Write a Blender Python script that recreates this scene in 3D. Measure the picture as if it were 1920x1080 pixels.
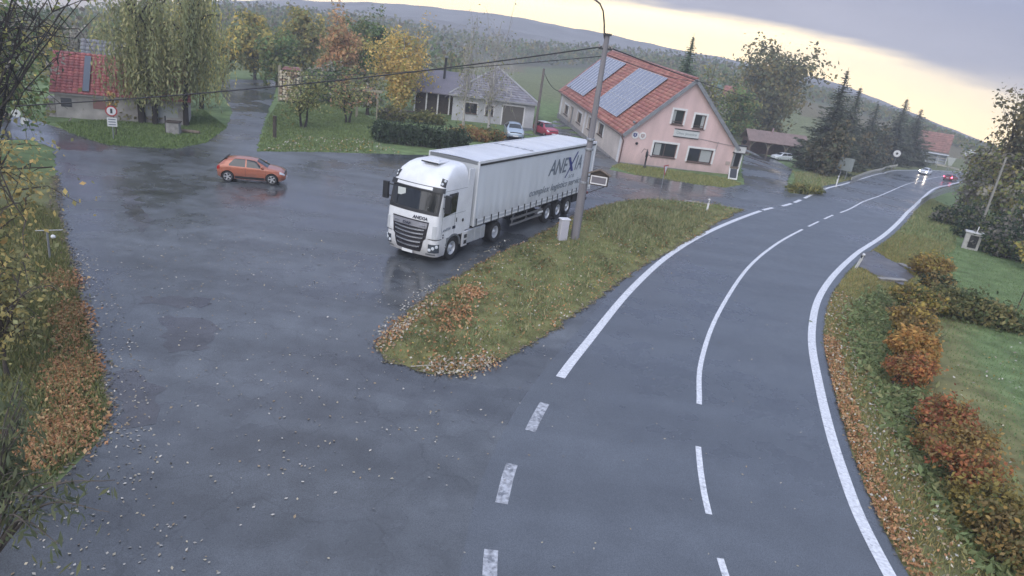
import bpy, math, random
import numpy as np
from mathutils import Vector, Matrix
from mathutils.geometry import delaunay_2d_cdt, tessellate_polygon
for o in list(bpy.data.objects): bpy.data.objects.remove(o, do_unlink=True)
SC = bpy.context.scene
COL = SC.collection
rng = np.random.default_rng(7)
random.seed(7)
R = math.radians

# ------------------------------------------------------------------ camera
IW, IH, FPX = 1920.0, 1080.0, 1261.0
CAMH = 8.74
pitch, roll = R(19.77), R(7.51)
fw = np.array([0, math.cos(pitch), -math.sin(pitch)])
rt0 = np.array([1.0, 0, 0]); up0 = np.cross(rt0, fw)
rt = math.cos(roll) * rt0 + math.sin(roll) * up0
up = -math.sin(roll) * rt0 + math.cos(roll) * up0
cd = bpy.data.cameras.new('camera'); cam = bpy.data.objects.new('camera', cd); COL.objects.link(cam)
cd.sensor_width = 36.0; cd.lens = FPX / IW * 36.0; cd.clip_start = 0.1; cd.clip_end = 9000
m = Matrix(((rt[0], up[0], -fw[0], 0), (rt[1], up[1], -fw[1], 0), (rt[2], up[2], -fw[2], CAMH), (0, 0, 0, 1)))
cam.matrix_world = m
SC.camera = cam

# ------------------------------------------------------------------ world: overcast lid with a clear western strip
SUN_EL, SUN_ROT = R(30), R(-20)
w = bpy.data.worlds.new('World'); SC.world = w; w.use_nodes = True
nt = w.node_tree; N = nt.nodes; L = nt.links
for n in list(N): N.remove(n)
def nd(t, **k):
    n = N.new(t)
    for a, b in k.items(): setattr(n, a, b)
    return n
def mth(op, a, b=None, c=None):
    n = nd('ShaderNodeMath', operation=op)
    for i, v in enumerate((a, b, c)):
        if v is None: continue
        if isinstance(v, (int, float)): n.inputs[i].default_value = v
        else: L.new(v, n.inputs[i])
    return n.outputs[0]
def mix(f, a, b, typ='MIX'):
    n = nd('ShaderNodeMix', data_type='RGBA', blend_type=typ)
    if isinstance(f, (int, float)): n.inputs[0].default_value = f
    else: L.new(f, n.inputs[0])
    for i, v in ((6, a), (7, b)):
        if isinstance(v, tuple): n.inputs[i].default_value = v + (1,)
        else: L.new(v, n.inputs[i])
    return n.outputs[2]
tc = nd('ShaderNodeTexCoord'); sep = nd('ShaderNodeSeparateXYZ'); L.new(tc.outputs['Generated'], sep.inputs[0])
dx, dy, dz = sep.outputs
az0 = R(5)
fwd = mth('ADD', mth('MULTIPLY', dx, math.sin(az0)), mth('MULTIPLY', dy, math.cos(az0)))
thr = mth('SUBTRACT', mth('MULTIPLY', fwd, 0.47), 0.397)
# streaky cloud edge
mp = nd('ShaderNodeMapping'); L.new(tc.outputs['Generated'], mp.inputs[0]); mp.inputs['Scale'].default_value = (3.0, 3.0, 26.0)
nz = nd('ShaderNodeTexNoise'); L.new(mp.outputs[0], nz.inputs[0]); nz.inputs['Scale'].default_value = 2.2; nz.inputs['Detail'].default_value = 6
mp2 = nd('ShaderNodeMapping'); L.new(tc.outputs['Generated'], mp2.inputs[0]); mp2.inputs['Scale'].default_value = (1.6, 1.6, 5.0)
nz2 = nd('ShaderNodeTexNoise'); L.new(mp2.outputs[0], nz2.inputs[0]); nz2.inputs['Scale'].default_value = 2.0; nz2.inputs['Detail'].default_value = 5
h = mth('ADD', mth('SUBTRACT', dz, thr), mth('MULTIPLY', mth('SUBTRACT', nz.outputs[0], 0.5), 0.030))
def sstep(x, a, b):
    n = nd('ShaderNodeMapRange', interpolation_type='SMOOTHSTEP'); L.new(x, n.inputs[0])
    n.inputs[1].default_value = a; n.inputs[2].default_value = b; return n.outputs[0]
cmask = sstep(h, -0.012, 0.012)
# clear strip: warm, a touch paler upwards
nish = nd('ShaderNodeTexSky', sky_type='NISHITA', sun_disc=False, sun_elevation=SUN_EL, sun_rotation=SUN_ROT)
nsc = mix(1.0, nish.outputs[0], (0.10, 0.10, 0.10), 'MULTIPLY')
band = mix(sstep(h, -0.075, 0.0), (2.6, 1.9, .80), (1.75, 1.38, .72))
band = mix(sstep(mth('ADD', nz.outputs[0], mth('MULTIPLY', h, 4.0)), 0.58, 0.80), band, (1.35, 1.12, .76))
ncl = mix(0.06, (0.50, 0.485, 0.56), nsc)
lo = mix(sstep(nz2.outputs[0], 0.35, 0.68), (0.19, 0.188, 0.245), (0.25, 0.245, 0.305))
hi = mix(sstep(nz2.outputs[0], 0.30, 0.70), (0.11, 0.145, 0.27), (0.165, 0.21, 0.35))
cl = mix(sstep(h, 0.01, 0.22), lo, hi)
zen = mix(sstep(nz2.outputs[0], 0.30, 0.70), (0.38, 0.44, 0.60), (0.48, 0.545, 0.71))
cl = mix(sstep(dz, 0.25, 0.8), cl, zen)
cl = mix(0.05, cl, nsc)
sky = mix(cmask, band, cl)
bg = nd('ShaderNodeBackground'); L.new(sky, bg.inputs[0]); bg.inputs[1].default_value = 1.0
wo = nd('ShaderNodeOutputWorld'); L.new(bg.outputs[0], wo.inputs[0])

# soft sun added behind the camera to brighten faces turned its way
sd = bpy.data.lights.new('fill_sun', 'SUN'); sd.energy = 1.5; sd.angle = R(75); sd.color = (1.0, 0.96, 0.9)
so = bpy.data.objects.new('fill_sun', sd); COL.objects.link(so)
sdir = Vector((math.sin(-SUN_ROT) * -math.cos(SUN_EL), -math.cos(SUN_ROT) * math.cos(SUN_EL), math.sin(SUN_EL)))
so.rotation_euler = sdir.to_track_quat('Z', 'Y').to_euler(); so.location = (0, 0, 60)
SC.view_settings.view_transform = 'Standard'; SC.view_settings.look = 'None'
SC.view_settings.exposure = 1.06; SC.view_settings.gamma = 1.0; SC.view_settings.use_curve_mapping = False
SC.render.engine = 'CYCLES'
SC.cycles.use_denoising = True
SC.cycles.max_bounces = 6; SC.cycles.diffuse_bounces = 3; SC.cycles.glossy_bounces = 3; SC.cycles.transparent_max_bounces = 8
SC.cycles.volume_bounces = 0; SC.cycles.sample_clamp_indirect = 6

# ------------------------------------------------------------------ pixel <-> ground helpers
def ss(a, b, x):
    t = np.clip((np.asarray(x, float) - a) / (b - a), 0, 1); return t * t * (3 - 2 * t)
DITCH = np.array([(11.6, 4), (11.2, 10), (11.5, 14), (12.4, 18.5), (13.7, 23.5), (15.6, 27.5), (18.4, 31.0)])
def seg_dist(x, y, P):
    x = np.asarray(x, float); y = np.asarray(y, float); best = np.full(np.broadcast(x, y).shape, 1e9)
    for a, b in zip(P[:-1], P[1:]):
        d = b - a; t = np.clip(((x - a[0]) * d[0] + (y - a[1]) * d[1]) / (d @ d), 0, 1)
        best = np.minimum(best, np.hypot(x - a[0] - t * d[0], y - a[1] - t * d[1]))
    return best
def T(x, y):
    x = np.asarray(x, float); y = np.asarray(y, float)
    z = 0.85 * ss(63, 88, y) * ss(-16, -4, x) * (1 - ss(18, 30, x))
    z = z - 0.55 * np.exp(-(seg_dist(x, y, DITCH) / 0.85) ** 2)
    z = z - 0.045 * np.maximum(0, -x - 36) - 0.057 * np.clip(.57 * x + .82 * y - 62, 0, 66) * ss(18, 34, x)
    return z
def ray(u, v): return fw + (u - IW / 2) / FPX * rt + (IH / 2 - v) / FPX * up
O3 = np.array([0, 0, CAMH])
def G(u, v, dzz=0.0):
    d = ray(u, v); z = 0.0
    for _ in range(60):
        p = O3 + (z - CAMH) / d[2] * d
        z = float(T(p[0], p[1])) + dzz
    return p
def depth(p): return float((np.array(p) - O3) @ fw)
def ppm(p): return FPX / depth(p)          # pixels (1920 wide) per metre at p
def proj(p):
    d = np.asarray(p, float) - O3; z = d @ fw
    return IW / 2 + FPX * (d @ rt) / z, IH / 2 - FPX * (d @ up) / z
def at_depth(u, v, d): r_ = ray(u, v); return O3 + r_ * (d / (r_ @ fw))
def spline(P, step=0.5):
    P = np.array(P, float); out = []
    Q = np.vstack([2 * P[0] - P[1], P, 2 * P[-1] - P[-2]])
    for i in range(1, len(Q) - 2):
        p0, p1, p2, p3 = Q[i - 1], Q[i], Q[i + 1], Q[i + 2]
        n = max(2, int(np.linalg.norm(p2 - p1) / step))
        t = np.linspace(0, 1, n, endpoint=False)[:, None]
        out.append(0.5 * (2 * p1 + (p2 - p0) * t + (2 * p0 - 5 * p1 + 4 * p2 - p3) * t ** 2 + (3 * p1 - p0 - 3 * p2 + p3) * t ** 3))
    out.append(P[-1:]); return np.vstack(out)

# ------------------------------------------------------------------ materials
MATS = {}
def mat(name, col, rough=0.7, metal=0.0, var=0.0, vscale=3.0, bump=0.0, bscale=40.0, coat=0.0, attr=False, emit=None, trans=0.0, spec=0.5, streak=None, wear=None, grime=None):
    if name in MATS: return MATS[name]
    M_ = bpy.data.materials.new(name); M_.use_nodes = True; n_ = M_.node_tree.nodes; l_ = M_.node_tree.links
    b = n_['Principled BSDF']
    b.inputs['Roughness'].default_value = rough; b.inputs['Metallic'].default_value = metal
    b.inputs['Base Color'].default_value = tuple(col) + (1,); b.inputs['Coat Weight'].default_value = coat
    b.inputs['Specular IOR Level'].default_value = spec
    if trans: b.inputs['Transmission Weight'].default_value = trans
    src = None
    if attr:
        a = n_.new('ShaderNodeAttribute'); a.attribute_name = 'col'; src = a.outputs['Color']
    if var:
        tcn = n_.new('ShaderNodeTexCoord'); z = n_.new('ShaderNodeTexNoise'); z.inputs['Scale'].default_value = vscale; z.inputs['Detail'].default_value = 6
        if streak:
            mpn = n_.new('ShaderNodeMapping'); mpn.inputs['Scale'].default_value = streak; l_.new(tcn.outputs['Object'], mpn.inputs[0]); l_.new(mpn.outputs[0], z.inputs[0])
        else: l_.new(tcn.outputs['Object'], z.inputs[0])
        mr = n_.new('ShaderNodeMapRange'); l_.new(z.outputs[0], mr.inputs[0]); mr.inputs[1].default_value = 0.3; mr.inputs[2].default_value = 0.7
        mr.inputs[3].default_value = 1 - var; mr.inputs[4].default_value = 1 + var
        mx = n_.new('ShaderNodeVectorMath'); mx.operation = 'SCALE'
        if src: l_.new(src, mx.inputs[0])
        else: mx.inputs[0].default_value = tuple(col)
        l_.new(mr.outputs[0], mx.inputs['Scale']); src = mx.outputs[0]
    def blend(fac, other):
        mx_ = n_.new('ShaderNodeMix'); mx_.data_type = 'RGBA'; l_.new(fac, mx_.inputs[0])
        if src: l_.new(src, mx_.inputs[6])
        else: mx_.inputs[6].default_value = tuple(col) + (1,)
        mx_.inputs[7].default_value = tuple(other) + (1,); return mx_.outputs[2]
    if wear:     # scuffed through to what lies below
        tcn = n_.new('ShaderNodeTexCoord'); z = n_.new('ShaderNodeTexNoise'); z.inputs['Scale'].default_value = 3.2; z.inputs['Detail'].default_value = 9; z.inputs['Roughness'].default_value = .72; l_.new(tcn.outputs['Object'], z.inputs[0])
        mr = n_.new('ShaderNodeMapRange'); l_.new(z.outputs[0], mr.inputs[0]); mr.inputs[1].default_value = wear[1]; mr.inputs[2].default_value = wear[1] + .07; mr.inputs[4].default_value = .8; src = blend(mr.outputs[0], wear[0])
    if grime:    # road dirt splashed up from below, in streaks
        tcn = n_.new('ShaderNodeTexCoord'); sx_ = n_.new('ShaderNodeSeparateXYZ'); l_.new(tcn.outputs['Object'], sx_.inputs[0]); z = n_.new('ShaderNodeTexNoise'); z.inputs['Scale'].default_value = 2.6; z.inputs['Detail'].default_value = 7
        mpn = n_.new('ShaderNodeMapping'); mpn.inputs['Scale'].default_value = (1.6, 1.6, .5); l_.new(tcn.outputs['Object'], mpn.inputs[0]); l_.new(mpn.outputs[0], z.inputs[0])
        ad = n_.new('ShaderNodeMath'); ad.operation = 'MULTIPLY_ADD'; l_.new(z.outputs[0], ad.inputs[0]); ad.inputs[1].default_value = -(grime[2] - grime[1]) * 1.6; l_.new(sx_.outputs[2], ad.inputs[2])
        mr = n_.new('ShaderNodeMapRange'); l_.new(ad.outputs[0], mr.inputs[0]); mr.inputs[1].default_value = grime[1] - (grime[2] - grime[1]) * .8; mr.inputs[2].default_value = grime[2] - (grime[2] - grime[1]) * .8; mr.inputs[3].default_value = grime[3]; mr.inputs[4].default_value = 0; src = blend(mr.outputs[0], grime[0])
    if src: l_.new(src, b.inputs['Base Color'])
    if bump:
        tcn = n_.new('ShaderNodeTexCoord'); z = n_.new('ShaderNodeTexNoise'); z.inputs['Scale'].default_value = bscale; z.inputs['Detail'].default_value = 4
        l_.new(tcn.outputs['Object'], z.inputs[0]); bp = n_.new('ShaderNodeBump'); bp.inputs['Strength'].default_value = bump; bp.inputs['Distance'].default_value = 0.02
        l_.new(z.outputs[0], bp.inputs['Height']); l_.new(bp.outputs[0], b.inputs['Normal'])
    if emit:
        b.inputs['Emission Color'].default_value = tuple(emit[0]) + (1,); b.inputs['Emission Strength'].default_value = emit[1]
    MATS[name] = M_; return M_

def asphalt(name, base, rlo, rhi, wet_scale, pud, blot=1.0):
    """wet asphalt: patchy sheen, darker damp areas, fine aggregate"""
    M_ = bpy.data.materials.new(name); M_.use_nodes = True; n_ = M_.node_tree.nodes; l_ = M_.node_tree.links
    b = n_['Principled BSDF']; b.inputs['Specular IOR Level'].default_value = 0.75
    t = n_.new('ShaderNodeTexCoord')
    def noise(s, d=5, sc=None):
        z = n_.new('ShaderNodeTexNoise'); z.inputs['Scale'].default_value = s; z.inputs['Detail'].default_value = d
        if sc:
            mp_ = n_.new('ShaderNodeMapping'); mp_.inputs['Scale'].default_value = sc; mp_.inputs['Rotation'].default_value = (0, 0, 0.6); l_.new(t.outputs['Object'], mp_.inputs[0]); l_.new(mp_.outputs[0], z.inputs[0])
        else: l_.new(t.outputs['Object'], z.inputs[0])
        return z.outputs[0]
    def rng_(x, a, b_, c, d):
        r = n_.new('ShaderNodeMapRange'); l_.new(x, r.inputs[0]); r.interpolation_type = 'SMOOTHSTEP'
        for i, v in enumerate((a, b_, c, d)): r.inputs[i + 1].default_value = v
        return r.outputs[0]
    def mul(a, b_):
        q = n_.new('ShaderNodeMath'); q.operation = 'MULTIPLY'; l_.new(a, q.inputs[0])
        if isinstance(b_, float): q.inputs[1].default_value = b_
        else: l_.new(b_, q.inputs[1])
        return q.outputs[0]
    big = noise(wet_scale, 6); fine = noise(60, 3); mid = noise(1.3, 6); stk = noise(0.35, 5, (0.25, 1.6, 1))
    v = mul(mul(rng_(mid, 0.3, 0.7, 1 - .2 * blot, 1 + .2 * blot), rng_(fine, 0.3, 0.7, 0.62, 1.38)), rng_(stk, 0.35, 0.65, 1 - .22 * blot, 1 + .2 * blot))
    v = mul(v, rng_(big, 0.38, 0.62, 1 - .25 * blot, 1 + .1 * blot))
    if blot > .8:
        vo = n_.new('ShaderNodeTexVoronoi'); vo.feature = 'DISTANCE_TO_EDGE'; vo.inputs['Scale'].default_value = .33
        av = n_.new('ShaderNodeVectorMath'); av.operation = 'ADD'; zc_ = n_.new('ShaderNodeTexNoise'); zc_.inputs['Scale'].default_value = .9; zc_.inputs['Detail'].default_value = 7; l_.new(t.outputs['Object'], zc_.inputs[0])
        s3 = n_.new('ShaderNodeVectorMath'); s3.operation = 'SCALE'; s3.inputs['Scale'].default_value = 1.6; l_.new(zc_.outputs['Color'], s3.inputs[0]); l_.new(t.outputs['Object'], av.inputs[0]); l_.new(s3.outputs[0], av.inputs[1]); l_.new(av.outputs[0], vo.inputs['Vector'])
        ck = rng_(vo.outputs['Distance'], 0.004, 0.016, 0.80, 1.0); v = mul(v, ck)
    sc_ = n_.new('ShaderNodeVectorMath'); sc_.operation = 'SCALE'; sc_.inputs[0].default_value = base; l_.new(v, sc_.inputs['Scale']); l_.new(sc_.outputs[0], b.inputs['Base Color'])
    rr = rng_(big, 0.40, 0.58, rlo, rhi)
    q = n_.new('ShaderNodeMath'); q.operation = 'ADD'; l_.new(rr, q.inputs[0]); l_.new(rng_(mid, 0.3, 0.7, -0.05, 0.07), q.inputs[1]); l_.new(q.outputs[0], b.inputs['Roughness'])
    bp = n_.new('ShaderNodeBump'); bp.inputs['Distance'].default_value = 0.01
    l_.new(rng_(big, 0.40, 0.58, 0.08, pud), bp.inputs['Strength'])
    ad = n_.new('ShaderNodeMath'); ad.operation = 'ADD'; l_.new(fine, ad.inputs[0]); l_.new(noise(7, 4), ad.inputs[1]); l_.new(ad.outputs[0], bp.inputs['Height']); l_.new(bp.outputs[0], b.inputs['Normal'])
    MATS[name] = M_; return M_

# ------------------------------------------------------------------ mesh helpers
def tag(o, label=None, cat=None, group=None, kind=None):
    if label: o['label'] = label
    if cat: o['category'] = cat
    if group: o['group'] = group
    if kind: o['kind'] = kind
    return o
def link(name, me, parent=None):
    o = bpy.data.objects.new(name, me); COL.objects.link(o)
    if parent is not None: o.parent = parent
    return o
def thing(name, label, cat, loc=(0, 0, 0), rz=0.0, group=None):
    o = bpy.data.objects.new(name, None); COL.objects.link(o); o.location = loc; o.rotation_euler = (0, 0, rz)
    o.empty_display_size = 0.3
    return tag(o, label, cat, group)
def npmesh(name, V, F, mats, colors=None, smooth=False, mi=None):
    """V Nx3, F MxK (K = 3 or 4)"""
    V = np.ascontiguousarray(V, np.float32); F = np.ascontiguousarray(F, np.int32); n, k = F.shape
    me = bpy.data.meshes.new(name); me.vertices.add(len(V)); me.vertices.foreach_set('co', V.ravel())
    me.loops.add(n * k); me.loops.foreach_set('vertex_index', F.ravel())
    me.polygons.add(n); me.polygons.foreach_set('loop_start', np.arange(0, n * k, k, dtype=np.int32)); me.polygons.foreach_set('loop_total', np.full(n, k, np.int32))
    if smooth: me.polygons.foreach_set('use_smooth', np.ones(n, bool))
    if mi is not None: me.polygons.foreach_set('material_index', np.asarray(mi, np.int32))
    me.update(calc_edges=True)
    if colors is not None:
        a = me.attributes.new('col', 'FLOAT_COLOR', 'FACE'); c = np.ones((n, 4), np.float32); c[:, :3] = colors; a.data.foreach_set('color', c.ravel())
    for x in (mats if isinstance(mats, (list, tuple)) else [mats]): me.materials.append(x)
    return me
class MB:
    def __init__(s): s.v = []; s.f = []; s.mi = []; s.c = []
    def add(s, V, F, mi=0, col=None):
        b = len(s.v); s.v += [tuple(map(float, p)) for p in V]
        for f in F: s.f.append([b + i for i in f]); s.mi.append(mi); s.c.append(col)
        return s
    def box(s, x0, x1, y0, y1, z0, z1, mi=0, M=None, col=None):
        V = [(x, y, z) for z in (z0, z1) for x, y in ((x0, y0), (x1, y0), (x1, y1), (x0, y1))]
        if M is not None: V = [tuple(M @ Vector(p)) for p in V]
        return s.add(V, [(0, 3, 2, 1), (4, 5, 6, 7), (0, 1, 5, 4), (1, 2, 6, 5), (2, 3, 7, 6), (3, 0, 4, 7)], mi, col)
    def tube(s, P, r, n=8, mi=0, cap=True, col=None):
        P = [Vector(p) for p in P]; rr = [r] * len(P) if isinstance(r, (int, float)) else list(r); V = []; ref = None
        for i, p in enumerate(P):
            d = (P[min(i + 1, len(P) - 1)] - P[max(i - 1, 0)]); d = d.normalized() if d.length > 1e-9 else Vector((0, 0, 1))
            if ref is None: ref = Vector((0, 0, 1)).cross(d) if abs(d.z) < 0.95 else Vector((1, 0, 0)).cross(d)
            ref = (ref - d * ref.dot(d)).normalized(); q = d.cross(ref)
            for k in range(n):
                a = 2 * math.pi * k / n; V.append(p + (ref * math.cos(a) + q * math.sin(a)) * rr[i])
        F = [(i * n + k, i * n + (k + 1) % n, (i + 1) * n + (k + 1) % n, (i + 1) * n + k) for i in range(len(P) - 1) for k in range(n)]
        if cap: F += [tuple(range(n - 1, -1, -1)), tuple((len(P) - 1) * n + k for k in range(n))]
        return s.add(V, F, mi, col)
    def lathe(s, prof, n=24, mi=0, axis='z', c=(0, 0, 0), closed=False, col=None):
        V = []
        for r_, h_ in prof:
            for k in range(n):
                a = 2 * math.pi * k / n; x, y = r_ * math.cos(a), r_ * math.sin(a)
                V.append((x + c[0], y + c[1], h_ + c[2]) if axis == 'z' else ((x + c[0], h_ + c[1], y + c[2]) if axis == 'y' else (h_ + c[0], x + c[1], y + c[2])))
        m_ = len(prof); F = []
        for i in range(m_ if closed else m_ - 1):
            j = (i + 1) % m_
            for k in range(n):
                q = (i * n + k, i * n + (k + 1) % n, j * n + (k + 1) % n, j * n + k); F.append(q if axis != 'y' else q[::-1])
        if not closed:
            a_, b_ = tuple(range(n)), tuple((m_ - 1) * n + k for k in range(n))
            F += [a_[::-1], b_] if axis != 'y' else [a_, b_[::-1]]
        return s.add(V, F, mi, col)
    def poly(s, pts, mi=0, col=None): return s.add(pts, [tuple(range(len(pts)))], mi, col)
    def prism(s, pts2, z0, z1, mi=0, f=lambda x, y, z: (x, y, z)):
        n = len(pts2); V = [f(x, y, z0) for x, y in pts2] + [f(x, y, z1) for x, y in pts2]
        return s.add(V, [tuple(range(n - 1, -1, -1)), tuple(range(n, 2 * n))] + [(i, (i + 1) % n, n + (i + 1) % n, n + i) for i in range(n)], mi)
    def loft(s, rings, mi=0, cap=True, closed=True):
        n = len(rings[0]); V = [p for r_ in rings for p in r_]; m_ = len(rings)
        F = [(i * n + k, i * n + (k + 1) % n, (i + 1) * n + (k + 1) % n, (i + 1) * n + k) for i in range(m_ - 1) for k in range(n if closed else n - 1)]
        if cap: F += [tuple(range(n - 1, -1, -1)), tuple((m_ - 1) * n + k for k in range(n))]
        return s.add(V, F, mi)
    def mesh(s, name, mats, smooth=None):
        me = bpy.data.meshes.new(name); me.from_pydata(s.v, [], s.f); mats = mats if isinstance(mats, (list, tuple)) else [mats]
        for x in mats: me.materials.append(x)
        me.polygons.foreach_set('material_index', np.array(s.mi, np.int32))
        if any(c is not None for c in s.c):
            a = me.attributes.new('col', 'FLOAT_COLOR', 'FACE'); a.data.foreach_set('color', np.array([tuple(c or (0.5, 0.5, 0.5)) + (1.0,) for c in s.c], np.float32).ravel())
        me.update()
        if smooth is not None:
            me.polygons.foreach_set('use_smooth', np.ones(len(s.f), bool)); me.set_sharp_from_angle(angle=R(smooth))
        return me
    def obj(s, name, mats, parent=None, smooth=None, bevel=0.0, **k):
        o = link(name, s.mesh(name, mats, smooth), parent)
        if bevel:
            bm_ = o.modifiers.new('bevel', 'BEVEL'); bm_.width = bevel; bm_.segments = 2; bm_.limit_method = 'ANGLE'; bm_.angle_limit = R(40)
        return tag(o, **k)
DG = bpy.context.evaluated_depsgraph_get
def text_mesh(body, size, M4, mt, extrude=0.004, shear=0.0, bold=0.0, sx=1.0, align='LEFT'):
    c = bpy.data.curves.new('lettering', 'FONT'); c.body = body; c.size = size; c.extrude = extrude; c.shear = shear; c.offset = bold; c.align_x = align; c.resolution_u = 2
    o = bpy.data.objects.new('lettering', c); COL.objects.link(o)
    dg = DG(); me = bpy.data.meshes.new_from_object(o.evaluated_get(dg)); bpy.data.objects.remove(o, do_unlink=True); bpy.data.curves.remove(c)
    me.transform(M4 @ Matrix.Diagonal((sx, 1, 1, 1))); me.materials.clear(); me.materials.append(mt); return me
def basis(o, x, y, z):
    return Matrix(((x[0], y[0], z[0], o[0]), (x[1], y[1], z[1], o[1]), (x[2], y[2], z[2], o[2]), (0, 0, 0, 1)))
def baked(o):
    """apply an object's modifiers to its mesh"""
    dg = DG(); me = bpy.data.meshes.new_from_object(o.evaluated_get(dg)); o.modifiers.clear(); o.data = me; return o
def copy_tree(o, parent=None):
    c = o.copy(); COL.objects.link(c)
    if parent is not None: c.parent = parent
    for ch in list(o.children): copy_tree(ch, c)
    return c
def inside(P, x, y):
    r_ = np.zeros(np.shape(x), bool); n = len(P); j = n - 1
    for i in range(n):
        xi, yi = P[i]; xj, yj = P[j]
        c = ((yi > y) != (yj > y)) & (x < (xj - xi) * (y - yi) / (yj - yi + 1e-12) + xi); r_ ^= c; j = i
    return r_
def ragged(P, step=0.35, amp=0.07, seed=1):
    r_ = np.random.default_rng(seed); out = []; P = [np.array(p[:2], float) for p in P]
    for a, b in zip(P, P[1:] + P[:1]):
        n = max(1, int(np.linalg.norm(b - a) / step)); nrm = np.array([-(b - a)[1], (b - a)[0]]) / (np.linalg.norm(b - a) + 1e-9)
        for k in range(n): out.append(a + (b - a) * k / n + nrm * r_.normal(0, amp))
    return np.array(out)
def sheet(name, P, zf, mt, grid=1.5, **k):
    """flat polygon filled with a Delaunay mesh following zf(x, y)"""
    P = np.asarray(P); x0, y0 = P.min(0); x1, y1 = P.max(0)
    gx, gy = np.meshgrid(np.arange(x0, x1, grid), np.arange(y0, y1, grid)); gx = gx.ravel(); gy = gy.ravel(); ok = inside(P, gx, gy)
    pts = [Vector(p) for p in P] + [Vector((a, b)) for a, b in zip(gx[ok], gy[ok])]
    n = len(P); v, e, f, *_ = delaunay_2d_cdt(pts, [], [list(range(n))], 1, 1e-5)
    xy = np.array([tuple(p) for p in v]); z = zf(xy[:, 0], xy[:, 1])
    me = bpy.data.meshes.new(name); me.from_pydata([(a, b, c) for (a, b), c in zip(xy, z)], [], [list(t) for t in f]); me.materials.append(mt); me.update()
    if len(me.polygons) and sum(p.normal.z for p in me.polygons) < 0: me.flip_normals()
    return tag(link(name, me), **k)
# ================================================================== ground
M_grass = mat('grass_ground', (.1, .12, .05), 0.9, var=0.35, vscale=1.1, attr=True, bump=0.6, bscale=14, spec=0.15)
def gcol(x, y):
    n = len(x); base = np.tile(np.array([.135, .185, .08]), (n, 1))
    rr_ = seg_dist(x, y, DITCH)
    verge = (1 - ss(2.6, 4.0, rr_))[:, None]
    base = base * (1 - verge) + np.array([.18, .175, .08]) * verge
    far = ss(95, 130, y)[:, None]; base = base * (1 - far) + np.array([.15, .165, .08]) * far
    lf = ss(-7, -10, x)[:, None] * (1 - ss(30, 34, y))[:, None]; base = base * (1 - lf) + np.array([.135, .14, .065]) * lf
    wood = .5 * (ss(22, 30, x) * ss(36, 46, y) * (1 - ss(62, 75, y - .35 * x)) * ss(26, 34, x - 0.05 * y))[:, None]
    return base * (1 - .35 * wood)
xs = np.concatenate([np.arange(-75, -16, 1.0), np.arange(-16, 34, 0.45), np.arange(34, 96, 1.0), np.arange(96, 152, 2.0)])
ys = np.concatenate([np.arange(-14, 60, 0.5), np.arange(60, 128, 1.0), np.arange(128, 178, 2.0)])
X, Y = np.meshgrid(xs, ys); X = X.ravel(); Y = Y.ravel()
Z = T(X, Y) + 0.02 * np.sin(X * 1.3 + np.cos(Y * .9) * 2) * np.sin(Y * 1.1)
Z = np.where(T(X, Y) < -.05, np.minimum(Z, T(X, Y)) - .10, Z); Z = np.where(np.abs(T(X, Y)) <= 0.05, np.minimum(Z, T(X, Y)) - 0.014, Z)
edge = np.minimum.reduce([X - xs[0], xs[-1] - X, Y - ys[0], ys[-1] - Y]); Z = Z - 1.2 * (1 - ss(0, 7, edge))
nx, ny = len(xs), len(ys); idx = np.arange(nx * ny).reshape(ny, nx)
F = np.stack([idx[:-1, :-1].ravel(), idx[:-1, 1:].ravel(), idx[1:, 1:].ravel(), idx[1:, :-1].ravel()], 1)
cx_, cy_ = X[F].mean(1), Y[F].mean(1)
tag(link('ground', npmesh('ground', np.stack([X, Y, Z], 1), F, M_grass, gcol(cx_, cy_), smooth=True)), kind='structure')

# ---- open country beyond, rising / falling to the ridges seen in the photo
def azel(u, v):
    d = ray(u, v); return math.atan2(d[0], d[1]), math.atan2(d[2], math.hypot(d[0], d[1]))
def profile(pts):
    a = np.array(sorted(azel(u, v) for u, v in pts)); return lambda az: np.interp(az, a[:, 0], a[:, 1])
ridge0 = profile([(-400, 60), (0, 60), (100, 55), (250, 38), (400, 30), (700, 52), (960, 104), (1100, 108), (1350, 136), (1540, 170), (1660, 208), (1850, 283), (2100, 390)])
ridge1 = profile([(-400, 60), (0, 52), (100, 46), (230, 26), (400, 16), (640, 26), (800, 34), (960, 58), (1100, 84), (1250, 101), (1350, 117), (1540, 153), (1660, 198), (1850, 275), (2100, 384)])
ridge2 = profile([(-400, 40), (0, 46), (100, 39), (230, 13), (400, 2), (560, 0), (700, 5), (830, 14), (960, 31), (1090, 54), (1200, 78), (1350, 108), (1440, 127), (1540, 146), (1660, 191), (1760, 231), (1850, 269), (2100, 380)])
def wob(az, s, seed, f0=40.0):
    r_ = np.random.default_rng(seed); z = 0
    for k in range(9): z = z + r_.normal() * np.sin(az * f0 * 1.9 ** k + r_.uniform(0, 7)) / 1.55 ** k
    return z * s
az = np.concatenate([np.linspace(-math.pi, -1.0, 40, endpoint=False), np.linspace(-1.0, 1.0, 700), np.linspace(1.0, math.pi, 40)[1:]])
dist = np.concatenate([[3, 30, 70, 100, 118], np.geomspace(130, 420, 34)])
A, D = np.meshgrid(az, dist); e110 = math.atan2(-9.2, 112); fr = np.where(D < 118, 0, (1 - 112 / np.maximum(D, 113)) / (1 - 112 / 420))
inview = 1 - ss(0.85, 1.4, np.abs(A))
e = e110 + (ridge0(A) * inview + (-.012) * (1 - inview) - e110) * fr
Zc = np.where(D < 118, -1.0, CAMH + D * np.tan(e) - 0.5)
Zc = Zc + np.where(D > 150, wob(A * 3 + D * .01, 0.08, 3) * ss(150, 250, D), 0)
Zc = Zc - 7.0 * ss(.2, .4, A) * (1 - ss(170, 270, D)) * inview
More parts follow.
